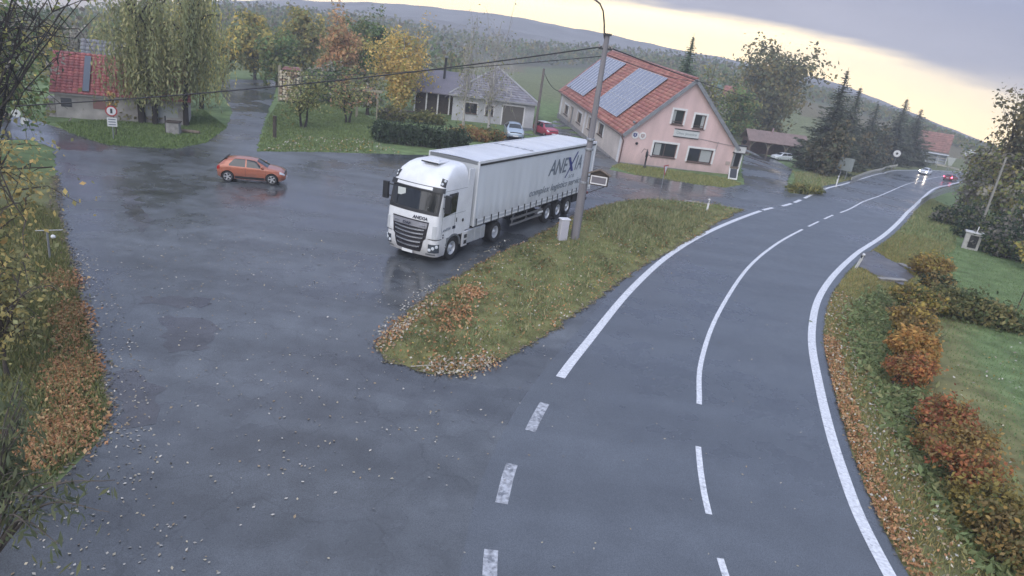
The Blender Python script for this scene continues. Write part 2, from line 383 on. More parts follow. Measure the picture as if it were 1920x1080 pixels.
V = np.stack([D * np.sin(A), D * np.cos(A), Zc], -1).reshape(-1, 3); na = len(az); idx = np.arange(len(V)).reshape(len(dist), na)
F = np.stack([idx[:-1, :-1].ravel(), idx[1:, :-1].ravel(), idx[1:, 1:].ravel(), idx[:-1, 1:].ravel()], 1)
fa, fd = A.reshape(-1)[F].mean(1), D.reshape(-1)[F].mean(1)
fld = np.sin(fa * 23 + 1.3 * np.sin(fd * .013)) + np.sin(fd * .03 + fa * 9)
cc = np.where((fd < 230)[:, None], np.array([.15, .165, .075]), np.where((fld > .2)[:, None], np.array([.125, .145, .07]), np.array([.15, .13, .075])))
wd = ss(270, 320, fd)[:, None]; cc = cc * (1 - wd) + np.array([.10, .105, .075]) * wd
tag(link('countryside', npmesh('countryside', V, F, M_grass, cc, smooth=True)), kind='structure')
M_hill = mat('hill_forest', (.17, .165, .165), 0.95, var=0.45, vscale=0.03, spec=0.1)
def ridge(name, prof, d0, wa, seed):
    az = np.linspace(-1.05, 1.05, 1500); pr = prof(az)
    top = CAMH + d0 * np.tan(pr) + wob(az, wa, seed)
    rings = [(d0 * .62, top - d0 * .055), (d0 * .8, top - d0 * .028), (d0 * .93, top - d0 * .008), (d0 * .985, top - d0 * .0016), (d0, top), (d0 * 1.06, top - d0 * .01), (d0 * 1.3, top - d0 * .07)]
    V = np.concatenate([np.stack([d * np.sin(az), d * np.cos(az), z], 1) for d, z in rings]); n = len(az); idx = np.arange(len(V)).reshape(len(rings), n)
    F = np.stack([idx[:-1, :-1].ravel(), idx[:-1, 1:].ravel(), idx[1:, 1:].ravel(), idx[1:, :-1].ravel()], 1)
    return tag(link(name, npmesh(name, V, F, M_hill, smooth=True)), kind='structure')
ridge('hills', ridge1, 560, 0.34, 5)
ridge('hills', ridge2, 800, 0.28, 8)

# ---- air
hb = MB().box(-1150, 1150, -1150, 1150, -220, 52).mesh('haze', mat('haze_air', (1, 1, 1)))
hm = MATS['haze_air']; hn = hm.node_tree.nodes; hl = hm.node_tree.links
for n in list(hn):
    if n.type == 'BSDF_PRINCIPLED': hn.remove(n)
pv = hn.new('ShaderNodeVolumePrincipled'); pv.inputs['Color'].default_value = (.93, .95, 1.0, 1); pv.inputs['Density'].default_value = 0.0014; pv.inputs['Anisotropy'].default_value = 0.15
hl.new(pv.outputs[0], hn['Material Output'].inputs['Volume'])
tag(link('haze', hb), kind='stuff')

# ================================================================== asphalt
M_fore = asphalt('forecourt_asphalt', (.080, .088, .097), 0.14, 0.40, 0.14, 0.30)
M_road = asphalt('road_asphalt', (.083, .094, .109), 0.25, 0.42, 0.10, 0.22, 0.45)
def W(u, v): return G(u, v)[:2]
fore = [W(*p) for p in [(-420, 985), (-150, 965), (0, 935), (90, 910), (150, 862), (192, 818), (205, 765), (178, 660), (150, 560), (128, 470), (110, 400), (104, 330), (100, 278), (60, 262), (-80, 262), (-80, 205), (40, 219), (100, 236), (135, 249), (200, 271), (265, 276), (330, 278), (385, 267), (425, 240), (437, 208), (418, 180), (405, 160), (425, 149), (520, 150), (513, 185), (500, 215), (488, 250), (482, 284), (600, 285), (700, 288), (860, 293), (935, 262), (960, 240), (1005, 239)]]
HO = np.array([8.029, 60.788, 0.0]); Hu = np.array([.9798, .1996, -.0140]); Hv = np.array([-.1985, .9784, .0579]); Hw = np.cross(Hu, Hv); Hw /= np.linalg.norm(Hw)
def HP(s, l, z): return HO + Hu * s + Hv * l + Hw * z
fore += [HP(.05, 25, 0)[:2], HP(.05, 0.2, 0)[:2]]
fore += [W(*p) for p in [(1142, 318), (1190, 328), (1250, 334), (1300, 345), (1360, 352), (1396, 346), (1390, 315), (1396, 290), (1420, 284), (1455, 300), (1487, 318), (1476, 340), (1480, 362), (1530, 366)]]
EL = [(0.9, -14), (0.5, -6), (0.25, 3), (0.3, 9.7), (0.45, 12.1), (1.0, 14.9), (1.7, 17.3), (2.6, 19.9), (4.9, 26.2), (7.7, 32.5), (11.4, 39.1), (16.6, 46.9), (22.5, 54.7), (33.0, 69.5), (41.6, 80.8), (48.7, 88.0), (57.0, 93.5), (68, 97.5), (84, 101)]
ER = [(8.6, -14), (7.9, -6), (7.6, 3), (8.0, 10.7), (8.6, 14.4), (9.9, 19.2), (11.5, 24.0), (14.1, 29.5), (18.8, 37.0), (28.7, 51.2), (43.1, 72.6), (50.5, 81.0), (58, 86.5), (69, 90.5), (85, 94)]
CL = [(5.6, 16.8), (6.3, 19.7), (8.0, 24.4), (11.1, 31.3), (14.3, 37.0), (17.6, 42.0), (22.2, 48.5), (25.9, 53.4), (31.6, 61.2), (42.4, 75.6), (50, 84.3), (57.5, 90), (68.5, 94), (84, 97.6)]
far_ = lambda P: [tuple(W(*proj((x, y, 0)))) if y > 50 else (x, y) for x, y in P]
EL, ER, CL = far_(EL), far_(ER), far_(CL)
SL, SR, SCn = spline(EL), spline(ER), spline(CL)
inner = [p for p in SL if 6 < p[1] < 56][::-1]
fore += [np.array(p) + np.array([1.2, -.8]) for p in inner[::3]] + [np.array(p) for p in [(1.6, 5), (2.0, -13), (-22, -13)]]
sheet('forecourt', ragged(fore, 0.5, 0.06, 3), lambda x, y: T(x, y) + 0.006, M_fore, 1.6, kind='structure')
def off(P, d):
    t = np.gradient(P, axis=0); t /= np.linalg.norm(t, axis=1)[:, None]; return P + np.stack([-t[:, 1], t[:, 0]], 1) * d
def along(P, n):
    s_ = np.concatenate([[0], np.cumsum(np.linalg.norm(np.diff(P, axis=0), axis=1))]); q = np.linspace(0, s_[-1], n)
    return np.stack([np.interp(q, s_, P[:, 0]), np.interp(q, s_, P[:, 1])], 1)
def ribbon(name, a, b, mt, z, cols=6, **k):
    n = len(a); V = []
    for i in range(cols + 1): p = a + (b - a) * i / cols; V.append(np.stack([p[:, 0], p[:, 1], T(p[:, 0], p[:, 1]) + z], 1))
    V = np.concatenate(V); idx = np.arange(len(V)).reshape(cols + 1, n)
    F = np.stack([idx[:-1, :-1].ravel(), idx[1:, :-1].ravel(), idx[1:, 1:].ravel(), idx[:-1, 1:].ravel()], 1)
    me = npmesh(name, V, F, mt); 
    if me.polygons[0].normal.z < 0: me.flip_normals()
    return tag(link(name, me), **k)
rj = np.random.default_rng(4)
La, Ra = along(off(SL, 0.55), 360), along(off(SR, -0.42), 360)
Ra = Ra + rj.normal(0, .03, (360, 1))
ribbon('main_road', La, Ra, M_road, 0.012, kind='structure')
M_paint = mat('road_paint', (.62, .63, .66), 0.45, var=0.24, vscale=14, bump=0.2, bscale=60, wear=((.17, .18, .21), .60))
M_paint_worn = mat('road_paint_worn', (.36, .37, .40), 0.5, var=0.45, vscale=11, wear=((.12, .13, .15), .52))
def line(P, wd, z=0.017, mt=None): ribbon('road_marking', off(P, wd / 2), off(P, -wd / 2), mt or M_paint, z, 1, kind='structure')
def cut(P, ua, ub):
    """part of a spline between the points nearest two pixels"""
    i, j = [int(np.argmin(np.linalg.norm(P - W(*q), axis=1))) for q in (ua, ub)]; i, j = min(i, j), max(i, j)
    a, b = (W(*ua), W(*ub)) if np.linalg.norm(P[i] - W(*ua)) < np.linalg.norm(P[j] - W(*ua)) else (W(*ub), W(*ua))
    return P[i:max(j + 1, i + 2)]
fine = lambda P: along(P, int(6 * len(P)))
fSL, fSR, fSC = fine(SL), fine(SR), fine(SCn)
line(cut(fSL, (1053, 708), (1430, 397)), 0.27)
line(fSR, 0.27)
for a, b in (((1434, 395), (1450, 390)), ((1464, 386), (1480, 381)), ((1485, 379), (1500, 375))): line(cut(fSL, a, b), 0.27)
i0 = int(np.argmin(np.linalg.norm(fSL - W(1508, 372), axis=1))); line(fSL[i0:], 0.25)
line(cut(fSC, (1310, 760), (1506, 431)), 0.15)
for a, b in (((1516, 425), (1536, 416)), ((1545, 411), (1563, 404))): line(cut(fSC, a, b), 0.14)
i0 = int(np.argmin(np.linalg.norm(fSC - W(1575, 399), axis=1))); line(fSC[i0:], 0.13)
for q in ([(1021, 757), (1012, 773), (1003, 790), (994, 809)], [(960, 871), (952, 895), (946, 920), (940, 945)], [(921, 1032), (919, 1056), (918, 1082)]): line(along(spline([W(*p) for p in q], .1), 12), 0.26, mt=M_paint_worn)
for q in ([(1309, 838), (1313, 880), (1320, 925), (1329, 965)], [(1350, 1048), (1357, 1070), (1365, 1095)]): line(along(spline([W(*p) for p in q], .1), 14), 0.14)
# seams, tar joints and patches in the asphalt
M_tar = mat('tar_joint', (.055, .058, .068), 0.3)
M_patch = asphalt('patched_asphalt', (.068, .068, .076), 0.2, 0.45, 0.5, 0.4)
M_worn = mat('worn_streak', (.125, .13, .15), 0.5, var=.4, vscale=2)
for q, s_ in (([(222, 350), (240, 350), (290, 420), (262, 440), (235, 400)], 5), ([(300, 600), (345, 590), (400, 610), (395, 655), (330, 660), (310, 630)], 6), ([(205, 700), (260, 690), (300, 730), (290, 800), (215, 800)], 7), ([(265, 555), (400, 560), (395, 575), (270, 570)], 9)):
    sheet('asphalt_patch', ragged([W(*p) for p in q], 0.25, 0.12, s_), lambda x, y: T(x, y) + 0.0105, M_patch, 1.0, kind='structure')
# ---- grass island between forecourt and road
isl = [(705, 655), (722, 632), (760, 590), (805, 553), (850, 520), (930, 478), (1000, 445), (1060, 412), (1120, 387), (1165, 378), (1210, 373), (1300, 379), (1395, 393), (1345, 419), (1300, 447), (1210, 498), (1120, 560), (1040, 618), (985, 655), (940, 680), (900, 694), (840, 702), (780, 697), (730, 682)]
ISL = ragged([W(*p) for p in isl], 0.3, 0.08, 11)
def isl_z(x, y):
    d = seg_dist(x, y, np.vstack([ISL, ISL[:1]])); d = np.where(inside(ISL, x, y), d, 0); return 0.014 + 0.20 * ss(0, 1.3, d) + .03 * np.sin(x * 2.3) * np.sin(y * 1.9) * ss(0, 1, d)
tag(sheet('grass_verge', ISL, isl_z, mat('verge_ground', (.165, .16, .07), 0.9, var=0.45, vscale=1.6, bump=.7, bscale=16, spec=.1), 0.5, kind='structure'))
# driveway over the ditch on the right
DRV = ragged([W(*p) for p in [(1612, 478), (1638, 470), (1690, 500), (1716, 520), (1690, 536), (1640, 516), (1606, 497)]], .3, .06, 12)
sheet('driveway', DRV, lambda x, y: np.maximum(T(x, y), -0.02) + 0.03, asphalt('driveway_asphalt', (.10, .095, .10), .3, .6, .6, .3), .6, kind='structure')
for q, nm in (([(1648, 525), (1690, 547)], 0), ([(1688, 497), (1722, 513)], 1)):
    a, b = np.array(W(*q[0])), np.array(W(*q[1])); d = (b - a) / np.linalg.norm(b - a); n_ = np.array([-d[1], d[0]])
    hw = MB(); M4 = basis((a[0], a[1], 0), (d[0], d[1], 0), (n_[0], n_[1], 0), (0, 0, 1)); ln = float(np.linalg.norm(b - a))
    hw.box(0, ln, -.12, .12, -.75, .06, M=M4)
    t = thing('culvert_headwall', ['concrete culvert headwall with dark pipe mouth at the near edge of the ditch crossing', 'low concrete culvert headwall at the far edge of the ditch crossing'][nm], 'culvert headwall', (0, 0, 0), group='headwalls of the ditch crossing')
    hw.obj('wall', mat('old_concrete', (.26, .25, .24), .85, var=.3, vscale=4, bump=.3), t, bevel=.02)
    cp = MB().box(-.04, ln + .04, -.16, .16, .06, .12, M=M4); cp.obj('coping', MATS['old_concrete'], t, bevel=.015)
    pp = MB().lathe([(.26, -.02), (.26, .02)], 20, axis='y'); me = pp.mesh('pipe_mouth', mat('black_void', (.006, .006, .007), .9)); me.transform(M4 @ Matrix.Translation((ln * .5, -.14 , -.38))); link('pipe_mouth', me, t)
# ================================================================== vehicles
M_white = mat('white_paint', (.72, .73, .75), 0.28, coat=.4, var=.07, vscale=2.2, grime=((.30, .28, .26), .35, 1.25, .55))
M_dark = mat('dark_plastic', (.022, .023, .026), 0.45)
M_under = mat('dark_chassis', (.018, .018, .02), 0.7)
M_tyre = mat('tyre_rubber', (.02, .02, .021), 0.75, var=.2, vscale=8)
M_glass = mat('dark_glass', (.014, .017, .02), 0.05, spec=.7)
M_chrome = mat('chrome_trim', (.60, .61, .64), 0.22, metal=.9)
M_rim = mat('alloy_rim', (.55, .56, .58), 0.35, metal=.7)
M_lens = mat('clear_lens', (.62, .66, .70), 0.1, coat=1)
M_grey = mat('grey_plastic', (.17, .18, .19), 0.55)
M_alu = mat('aluminium_panel', (.52, .54, .57), 0.38, metal=.4, var=.08, vscale=3)
M_ink = mat('lettering_ink', (.03, .035, .06), 0.5)
M_blueink = mat('blue_lettering', (.035, .045, .20), 0.5)
M_greyink = mat('grey_lettering', (.16, .19, .23), 0.5)
M_red = mat('red_lens', (.35, .012, .012), 0.2)
M_plate = mat('number_plate_white', (.72, .73, .74), 0.4)

def surf_patch(P, a0, a1, b0, b1, na, nb, d, mt, name, parent, smooth=30, shape=None, thick=0.0):
    """a panel lying d proud of the surface P(a, b)"""
    A_ = np.linspace(a0, a1, na); rows = []
    for a in A_:
        row = []
        for k in range(nb):
            b = b0 + (b1 - b0) * k / (nb - 1)
            aa, bb = (a, b) if shape is None else shape((a - a0) / (a1 - a0), k / (nb - 1))
            p = np.array(P(aa, bb)); e = 1e-3; n = np.cross(np.array(P(aa + e, bb)) - p, np.array(P(aa, bb + e)) - p); n /= np.linalg.norm(n) + 1e-12
            rows_p = (p, n); row.append(rows_p)
        rows.append(row)
    c = np.mean([p for r_ in rows for p, _ in r_], axis=0)
    sgn = patch_sign(c, np.mean([n for r_ in rows for _, n in r_], axis=0))
    V = [p + n * d * sgn for r_ in rows for p, n in r_]; mb = MB()
    F = [(i * nb + k, i * nb + k + 1, (i + 1) * nb + k + 1, (i + 1) * nb + k) for i in range(na - 1) for k in range(nb - 1)]
    if sgn < 0: F = [f[::-1] for f in F]
    mb.add(V, F)
    if thick:
        V2 = [p + n * (d - thick) * sgn for r_ in rows for p, n in r_]; n0 = len(V); mb.add(V2, [f[::-1] for f in F])
        rim_ = [k for k in range(nb)] + [i * nb + nb - 1 for i in range(1, na)] + [(na - 1) * nb + k for k in range(nb - 2, -1, -1)] + [i * nb for i in range(na - 2, 0, -1)]
        mb.f += [[rim_[i], rim_[(i + 1) % len(rim_)], n0 + rim_[(i + 1) % len(rim_)], n0 + rim_[i]] for i in range(len(rim_))]; mb.mi += [0] * len(rim_); mb.c += [None] * len(rim_)
    o = mb.obj(name, mt, parent, smooth=smooth); return o
CENTRE = [0, 0, 0]
def patch_sign(c, n): return 1.0 if np.dot(n, c - np.array(CENTRE)) > 0 else -1.0

def wheel_meshes(R_, Wd, rimr, spokes, truck=False):
    t = MB(); h = Wd / 2
    t.lathe([(rimr * .98, -h * .8), (R_ * .86, -h), (R_ * .97, -h * .86), (R_, -h * .6), (R_, h * .6), (R_ * .97, h * .86), (R_ * .86, h), (rimr * .98, h * .8)], 32, axis='y', closed=True)
    rm = MB()
    if truck:
        rm.lathe([(rimr, -h * .8), (rimr, h * .78), (rimr * .9, h * .8), (rimr * .82, h * .35), (rimr * .62, h * .15), (rimr * .5, h * .2), (rimr * .42, h * .45), (rimr * .26, h * .75), (rimr * .2, h * .8)], 28, axis='y')
        for k in range(10):
            a = k * .628; rm.lathe([(.018, h * .2), (.018, h * .34)], 6, axis='y', c=(rimr * .56 * math.cos(a), 0, rimr * .56 * math.sin(a)))
        for k in range(8):
            a = k * .785 + .2; rm.lathe([(.035, h * .24), (.035, h * .262)], 8, axis='y', c=(rimr * .72 * math.cos(a), 0, rimr * .72 * math.sin(a)), mi=1)
    else:
        rm.lathe([(rimr, -h * .7), (rimr, h * .8), (rimr * .93, h * .84), (rimr * .9, h * .3)], 28, axis='y', closed=False, mi=0)
        rm.f = [f for f in rm.f if len(f) == 4]; rm.mi = rm.mi[:len(rm.f)]; rm.c = rm.c[:len(rm.f)]
        rm.lathe([(rimr * .9, h * .15), (.01, h * .15)], 24, axis='y', mi=1)
        rm.lathe([(rimr * .22, h * .2), (rimr * .2, h * .72), (.01, h * .76)], 14, axis='y')
        for k in range(spokes):
            a = 2 * math.pi * k / spokes; M4 = Matrix.Rotation(-a, 4, 'Y')
            V = [M4 @ Vector(p) for p in ((rimr * .1, h * .3, -.034), (rimr * .95, h * .4, -.05), (rimr * .95, h * .4, .05), (rimr * .1, h * .3, .034), (rimr * .1, h * .66, -.028), (rimr * .94, h * .78, -.036), (rimr * .94, h * .78, .036), (rimr * .1, h * .66, .028))]
            rm.add(V, [(0, 3, 2, 1), (4, 5, 6, 7), (0, 1, 5, 4), (1, 2, 6, 5), (2, 3, 7, 6), (3, 0, 4, 7)])
    return t.mesh('tyre', M_tyre, 35), rm.mesh('rim', [M_rim if not truck else M_alu, M_under], 35)
def add_wheel(parent, tm, rm, x, y, z, flip):
    o = link('wheel', tm, parent); o.location = (x, y, z); o.rotation_euler = (0, 0, math.pi if flip else 0)
    r_ = link('rim', rm, o); return o

# ------------------------------------------------------------------ the articulated lorry
LA = 1.124
lorry = thing('articulated_lorry', 'white articulated lorry with curtain-sided trailer parked along the grass verge', 'lorry', (-4.428, 26.08, 0), LA)
ZF = [.30, .5, .8, 1.0, 1.3, 1.9, 2.05, 2.95, 3.05, 3.3, 3.55, 3.75, 3.86, 3.91, 3.93]
XF = [.13, .04, 0., .01, .02, .04, .07, .27, .30, .42, .62, .95, 1.3, 1.65, 1.9]
HWs = [1.20, 1.24, 1.25, 1.25, 1.24, 1.24, 1.24, 1.23, 1.22, 1.20, 1.15, 1.05, .95, .80, .6]
def cabpt(z, t, xr=2.28):
    xf = np.interp(z, ZF, XF); hw = np.interp(z, ZF, HWs); c = .20 if z > 1.05 else .30; bulge = .10
    a = abs(t); s = 1 if t >= 0 else -1
    if a <= .42:
        q = a / .42; y = q * (hw - c); x = xf + bulge * q * q
    elif a <= .56:
        q = (a - .42) / .14 * math.pi / 2; y = hw - c + c * math.sin(q); x = xf + bulge + c * (1 - math.cos(q)) * 1.0
    else:
        q = (a - .56) / .44; y = hw; x = xf + bulge + c + q * max(.02, xr - xf - bulge - c)
    return (x, s * y, z)
CENTRE[:] = [1.3, 0, 2.0]
tt = np.concatenate([np.linspace(-1, -.56, 5), np.linspace(-.535, -.42, 6), np.linspace(-.36, .36, 9), np.linspace(.42, .535, 6), np.linspace(.56, 1, 5)])
zz = [1.04, 1.1, 1.3, 1.6, 1.9, 2.05, 2.3, 2.6, 2.95, 3.05, 3.2, 3.3, 3.45, 3.55, 3.66, 3.75, 3.82, 3.86, 3.89, 3.91, 3.925, 3.93]
MB().loft([[cabpt(z, t) for t in tt] for z in zz]).obj('cab', M_white, lorry, smooth=40)
zz = [.30, .34, .42, .55, .7, .85, .95, 1.035]
MB().loft([[cabpt(z, t, .88) for t in tt] for z in zz]).obj('bumper', M_white, lorry, smooth=40)
# windscreen, visor, grille
surf_patch(cabpt, 2.03, 2.93, -.50, .50, 6, 25, .012, M_dark, 'windscreen_surround', lorry)
ws = surf_patch(cabpt, 2.16, 2.88, -.46, .46, 6, 25, .02, M_glass, 'windscreen', lorry)
M_card = mat('pale_card', (.55, .58, .56), .6)
for q in ((.20, .205, .42, .80, 2.56, 2.86), (.155, .16, -.75, -.45, 2.2, 2.31), (.15, .155, -.05, .22, 2.3, 2.36)): MB().box(*q).obj('windscreen_card', M_card, ws)
wp = MB()
for y0 in (-.75, .05, .6): wp.tube([(.105 + .02, y0, 2.13), (.13, y0 + .3, 2.17), (.15, y0 + .55, 2.2)], .014, 5)
wp.obj('wiper', M_dark, lorry)
surf_patch(cabpt, 2.93, 3.10, -.52, .52, 3, 25, .10, M_dark, 'sun_visor', lorry, thick=.09)
surf_patch(cabpt, 2.97, 3.07, -.33, .36, 3, 15, .115, M_white, 'visor_panel', lorry)
def tap(z0, z1, w0, w1):
    return lambda p, q: (z0 + (z1 - z0) * p, (q * 2 - 1) * (w0 + (w1 - w0) * p ** .6))
gr = surf_patch(cabpt, 0, 1, 0, 1, 14, 21, .012, mat('grille_black', (.02, .018, .022), .35), 'grille', lorry, shape=tap(.46, 1.74, .25, .355))
bd = surf_patch(cabpt, 0, 1, 0, 1, 4, 19, .045, mat('badge_silver', (.42, .42, .46), .3, metal=.6), 'badge_panel', gr, shape=tap(1.46, 1.69, .318, .338), thick=.03)
me = text_mesh('DAF', .15, basis((-.075, .27, 1.515), (0, -1, 0), (0, 0, 1), (-1, 0, 0)), M_ink, .006, bold=.004, sx=1.35); link('badge_lettering', me, gr)
for y0 in (.62, -.62): MB().box(-.075 + .06, -.05 + .06, y0 - .13, y0 + .13, 1.545, 1.56).box(-.015, .01, y0 - .13, y0 + .13, 1.585, 1.6).obj('badge_bar', M_chrome, gr)
for z_, w_ in ((1.36, .285), (1.20, .28), (1.03, .272), (.85, .26), (.66, .24)):
    surf_patch(cabpt, 0, 1, 0, 1, 3, 19, .05, M_chrome, 'slat', gr, shape=(lambda z0, w0: lambda p, q: (z0 + .055 * p - .045 * (1 - (2 * q - 1) ** 2), (2 * q - 1) * w0))(z_, w_), thick=.035)
for s_ in (-1, 1):
    surf_patch(cabpt, .50, .86, s_ * .405, s_ * .555, 5, 9, .015, mat('headlight_dark', (.05, .06, .075), .1, coat=1), 'headlight', lorry, thick=.01)
    hl_ = [o for o in lorry.children if o.name.startswith('headlight')][-1]
    for ta, zc in ((.43, .62), (.47, .70), (.515, .77)):
        p = np.array(cabpt(zc, s_ * ta)); dirn = np.array([-1, s_ * (ta - .4) * 9, 0]); dirn /= np.linalg.norm(dirn); q = p + dirn * .02
        MB().tube([q, q + dirn * .02], [.07, .055], 12).obj('lamp', M_lens, hl_, smooth=40)
    surf_patch(cabpt, .375, .45, s_ * .36, s_ * .50, 3, 7, .012, M_grey, 'fog_light', lorry)
    surf_patch(cabpt, 1.10, 1.62, s_ * .425, s_ * .50, 4, 5, .02, mat('pale_grey_panel', (.50, .52, .54), .4), 'corner_vane', lorry, thick=.02)
    surf_patch(cabpt, 1.04, 1.075, s_ * .37, s_ * .60, 3, 9, .008, M_dark, 'bumper_gap', lorry)
    rl = surf_patch(cabpt, 3.20, 3.47, s_ * .425, s_ * .525, 4, 5, .018, M_dark, 'roof_light', lorry, shape=(lambda s2: lambda p, q: (3.20 + .27 * p - .06 * q, s2 * (.425 + .10 * q + .0 * p)))(s_))
    for ta, zc in ((.45, 3.27), (.485, 3.38)):
        p = np.array(cabpt(zc, s_ * ta)); q = p + np.array([-.02, s_ * .02, .01]); MB().tube([q, q + np.array([-.02, s_ * .02, .012])], [.055, .04], 10).obj('lamp', M_lens, rl, smooth=40)
    # side window, door seams, handle, mirrors
    wz = surf_patch(cabpt, 2.06, 2.86, s_ * .605, s_ * .80, 4, 5, .012, M_glass, 'side_window', lorry, shape=(lambda s2: lambda p, q: (2.06 + .80 * p - .10 * (1 - q) * (1 - p), s2 * (.60 + .035 * p + (.21 - .035 * p) * q)))(s_))
    sm = MB()
    for x in (.48, 1.42): sm.box(x, x + .012, s_ * 1.243 - .004, s_ * 1.243 + .004, 1.12, 2.9)
    sm.box(.48, 2.2, s_ * 1.244 - .004, s_ * 1.244 + .004, 1.98, 1.99); sm.box(.40, 2.22, s_ * 1.226 - .006, s_ * 1.226 + .006, 2.98, 2.992)
    sm.obj('door_seam', M_grey, lorry)
    MB().box(1.52, 1.56, s_ * 1.25 - .01, s_ * 1.25 + .01, 1.62, 1.80).obj('handle', M_dark, lorry)
    mr = MB(); y1 = s_ * 1.52
    mr.box(.30, .42, y1 - .13, y1 + .13, 2.22, 2.92); mr.tube([(.5, s_ * 1.2, 2.80), (.38, y1, 2.82)], .03, 6); mr.tube([(.5, s_ * 1.2, 2.34), (.38, y1, 2.34)], .03, 6)
    mo = mr.obj('mirror', M_dark, lorry, bevel=.035); MB().box(.425, .43, y1 - .11, y1 + .11, 2.27, 2.88).obj('mirror_glass', M_chrome, mo)
    MB().lathe([(.10, 0), (.13, .05), (.12, .12), (.05, .16)], 12, axis='y', c=(.36, s_ * 1.22 - (.16 if s_ > 0 else 0), 2.06)).obj('kerb_mirror', M_white, lorry, smooth=40)
    # side fairing behind the cab, mudguard, steps
    MB().box(2.285, 2.72, s_ * 1.20 - .02, s_ * 1.20 + .02, 1.12, 3.74).obj('side_fairing', M_white, lorry, bevel=.015)
    ar = MB(); P = [(1.40 + .62 * math.cos(q), .52 + .62 * math.sin(q)) for q in np.linspace(.12, math.pi - .35, 14)]; P2 = [(1.40 + .545 * math.cos(q), .52 + .545 * math.sin(q)) for q in np.linspace(.12, math.pi - .35, 14)]
    ar.loft([[(x, s_ * 1.27, z) for x, z in ((P[i]), (P2[i]))] + [(P2[i][0], s_ * .9, P2[i][1]), (P[i][0], s_ * .9, P[i][1])] for i in range(14)]); ar.obj('mudguard', M_grey, lorry, smooth=40)
    MB().box(1.98, 2.28, s_ * 1.2 - .04, s_ * 1.2 + .04, .98, 1.2).obj('wheel_panel', M_grey, lorry); MB().box(.80, .98, s_ * 1.215 - .03, s_ * 1.215 + .03, .62, 1.04).obj('wheel_panel', M_grey, lorry)
    # tanks and side skirts between the axles
    MB().box(2.12, 2.55, s_ * 1.235 - .03, s_ * 1.235 + .03, .42, 1.08).obj('step_panel', M_white, lorry, bevel=.02)
    for k in (0, 1): MB().box(2.26, 2.48, s_ * 1.268 - .006, s_ * 1.268 + .006, .52 + k * .26, .68 + k * .26).obj('step', M_dark, lorry)
    for x0, x1 in ((2.60, 3.18), (3.22, 3.74), (3.78, 4.16)): MB().box(x0, x1, s_ * .86 - .36, s_ * .86 + .36, .45, 1.08).obj('fuel_tank', M_alu, lorry, bevel=.06)
me = text_mesh('ANEXIA', .185, basis((.018, -.13, 1.79), (.10, -1, 0), (.02, 0, 1), (-1, -.1, 0)), M_ink, .012, shear=.15, bold=.003); link('front_lettering', me, lorry)
me = text_mesh('ANEXIA', .16, basis((.56, -1.252, 1.32), (1, 0, .10), (0, 0, 1), (0, -1, 0)), M_greyink, .003, shear=.25); link('door_lettering', me, lorry)
for q in ((1.28, 1.50, -1.252, -1.244, 1.36, 1.48), (.585, .66, -1.256, -1.246, 1.18, 1.24), (.585, .66, -1.256, -1.246, 1.07, 1.14)): MB().box(*q).obj('door_sticker', M_ink, lorry)
ht = MB(); ht.box(1.05, 1.85, -.45, .35, 3.90, 3.955); ht.box(1.35, 1.55, -.28, -.0, 3.955, 3.985); ht.obj('roof_hatch', M_white, lorry, bevel=.02); MB().box(1.02, 1.05, -.45, .35, 3.88, 3.93).obj('hatch_seal', M_dark, lorry)
MB().box(-.02, .01, -.26, .26, .345, .455).obj('number_plate', M_plate, lorry); 
# chassis
ch = MB(); ch.box(1.0, 6.2, -.45, -.33, .62, .9); ch.box(1.0, 6.2, .33, .45, .62, .9); ch.box(4.3, 5.9, -.6, .6, .92, 1.05); ch.box(.9, 2.3, -1.1, 1.1, .5, 1.02); ch.box(5.0, 5.3, -1.0, 1.0, .42, .58); ch.box(1.3, 1.5, -1.0, 1.0, .42, .56); ch.obj('chassis', M_under, lorry)
TM, RM = wheel_meshes(.515, .32, .30, 0, True); TD, RD = wheel_meshes(.515, .56, .30, 0, True)
for x in (1.40,):
    for s_ in (-1, 1): add_wheel(lorry, TM, RM, x, s_ * 1.09, .515, s_ < 0)
for s_ in (-1, 1): add_wheel(lorry, TD, RD, 5.15, s_ * .97, .515, s_ < 0)
for x in (10.85, 12.2, 13.5):
    for s_ in (-1, 1): add_wheel(lorry, TM, RM, x, s_ * 1.07, .515, s_ < 0)
# trailer
tl = MB(); tl.box(2.92, 16.48, -1.235, 1.235, 1.30, 3.86);
for s_ in (-1, 1):
    tl.loft([[(x, s_ * (1.247 + (.010 * math.sin(x * 9.52) + .006 * math.sin(x * 3.1 + 1)) * w2), z) for z, w2 in ((1.305, .9), (1.9, 1.0), (2.6, .6), (3.3, .4), (3.855, .1))][::s_] for x in np.linspace(2.95, 16.45, 130)], closed=False, cap=False)
tb = tl.obj('curtain_side', mat('curtain_white', (.63, .66, .69), .38, var=.07, vscale=.9, bump=.12, bscale=1.2, streak=(1, 1, .25), grime=((.33, .32, .31), 1.3, 2.1, .42)), lorry, smooth=50)
M_roof = mat('trailer_roof_white', (.66, .68, .72), .22, var=.08, vscale=1.2, bump=.25, bscale=3.5, streak=(1, .4, 1))
nxr = 41; rows = []
for i in range(nxr):
    x = 2.90 + 13.6 * i / (nxr - 1); sag = .012 * math.cos(2 * math.pi * x / .68); rows.append([(x, y, 3.985 + .03 * (1 - (y / 1.2) ** 2) + sag) for y in np.linspace(-1.2, 1.2, 9)])
MB().loft(rows, closed=False, cap=False).obj('trailer_roof', M_roof, lorry, smooth=60)
bow = MB(); bow.box(8.28, 8.33, -1.15, 1.15, 4.015, 4.035)
for y in np.linspace(-1.0, 1.0, 6): bow.box(8.18, 8.42, y - .03, y + .03, 4.02, 4.045)
bow.obj('roof_bow', mat('roof_bow_grey', (.32, .34, .38), .5), lorry)
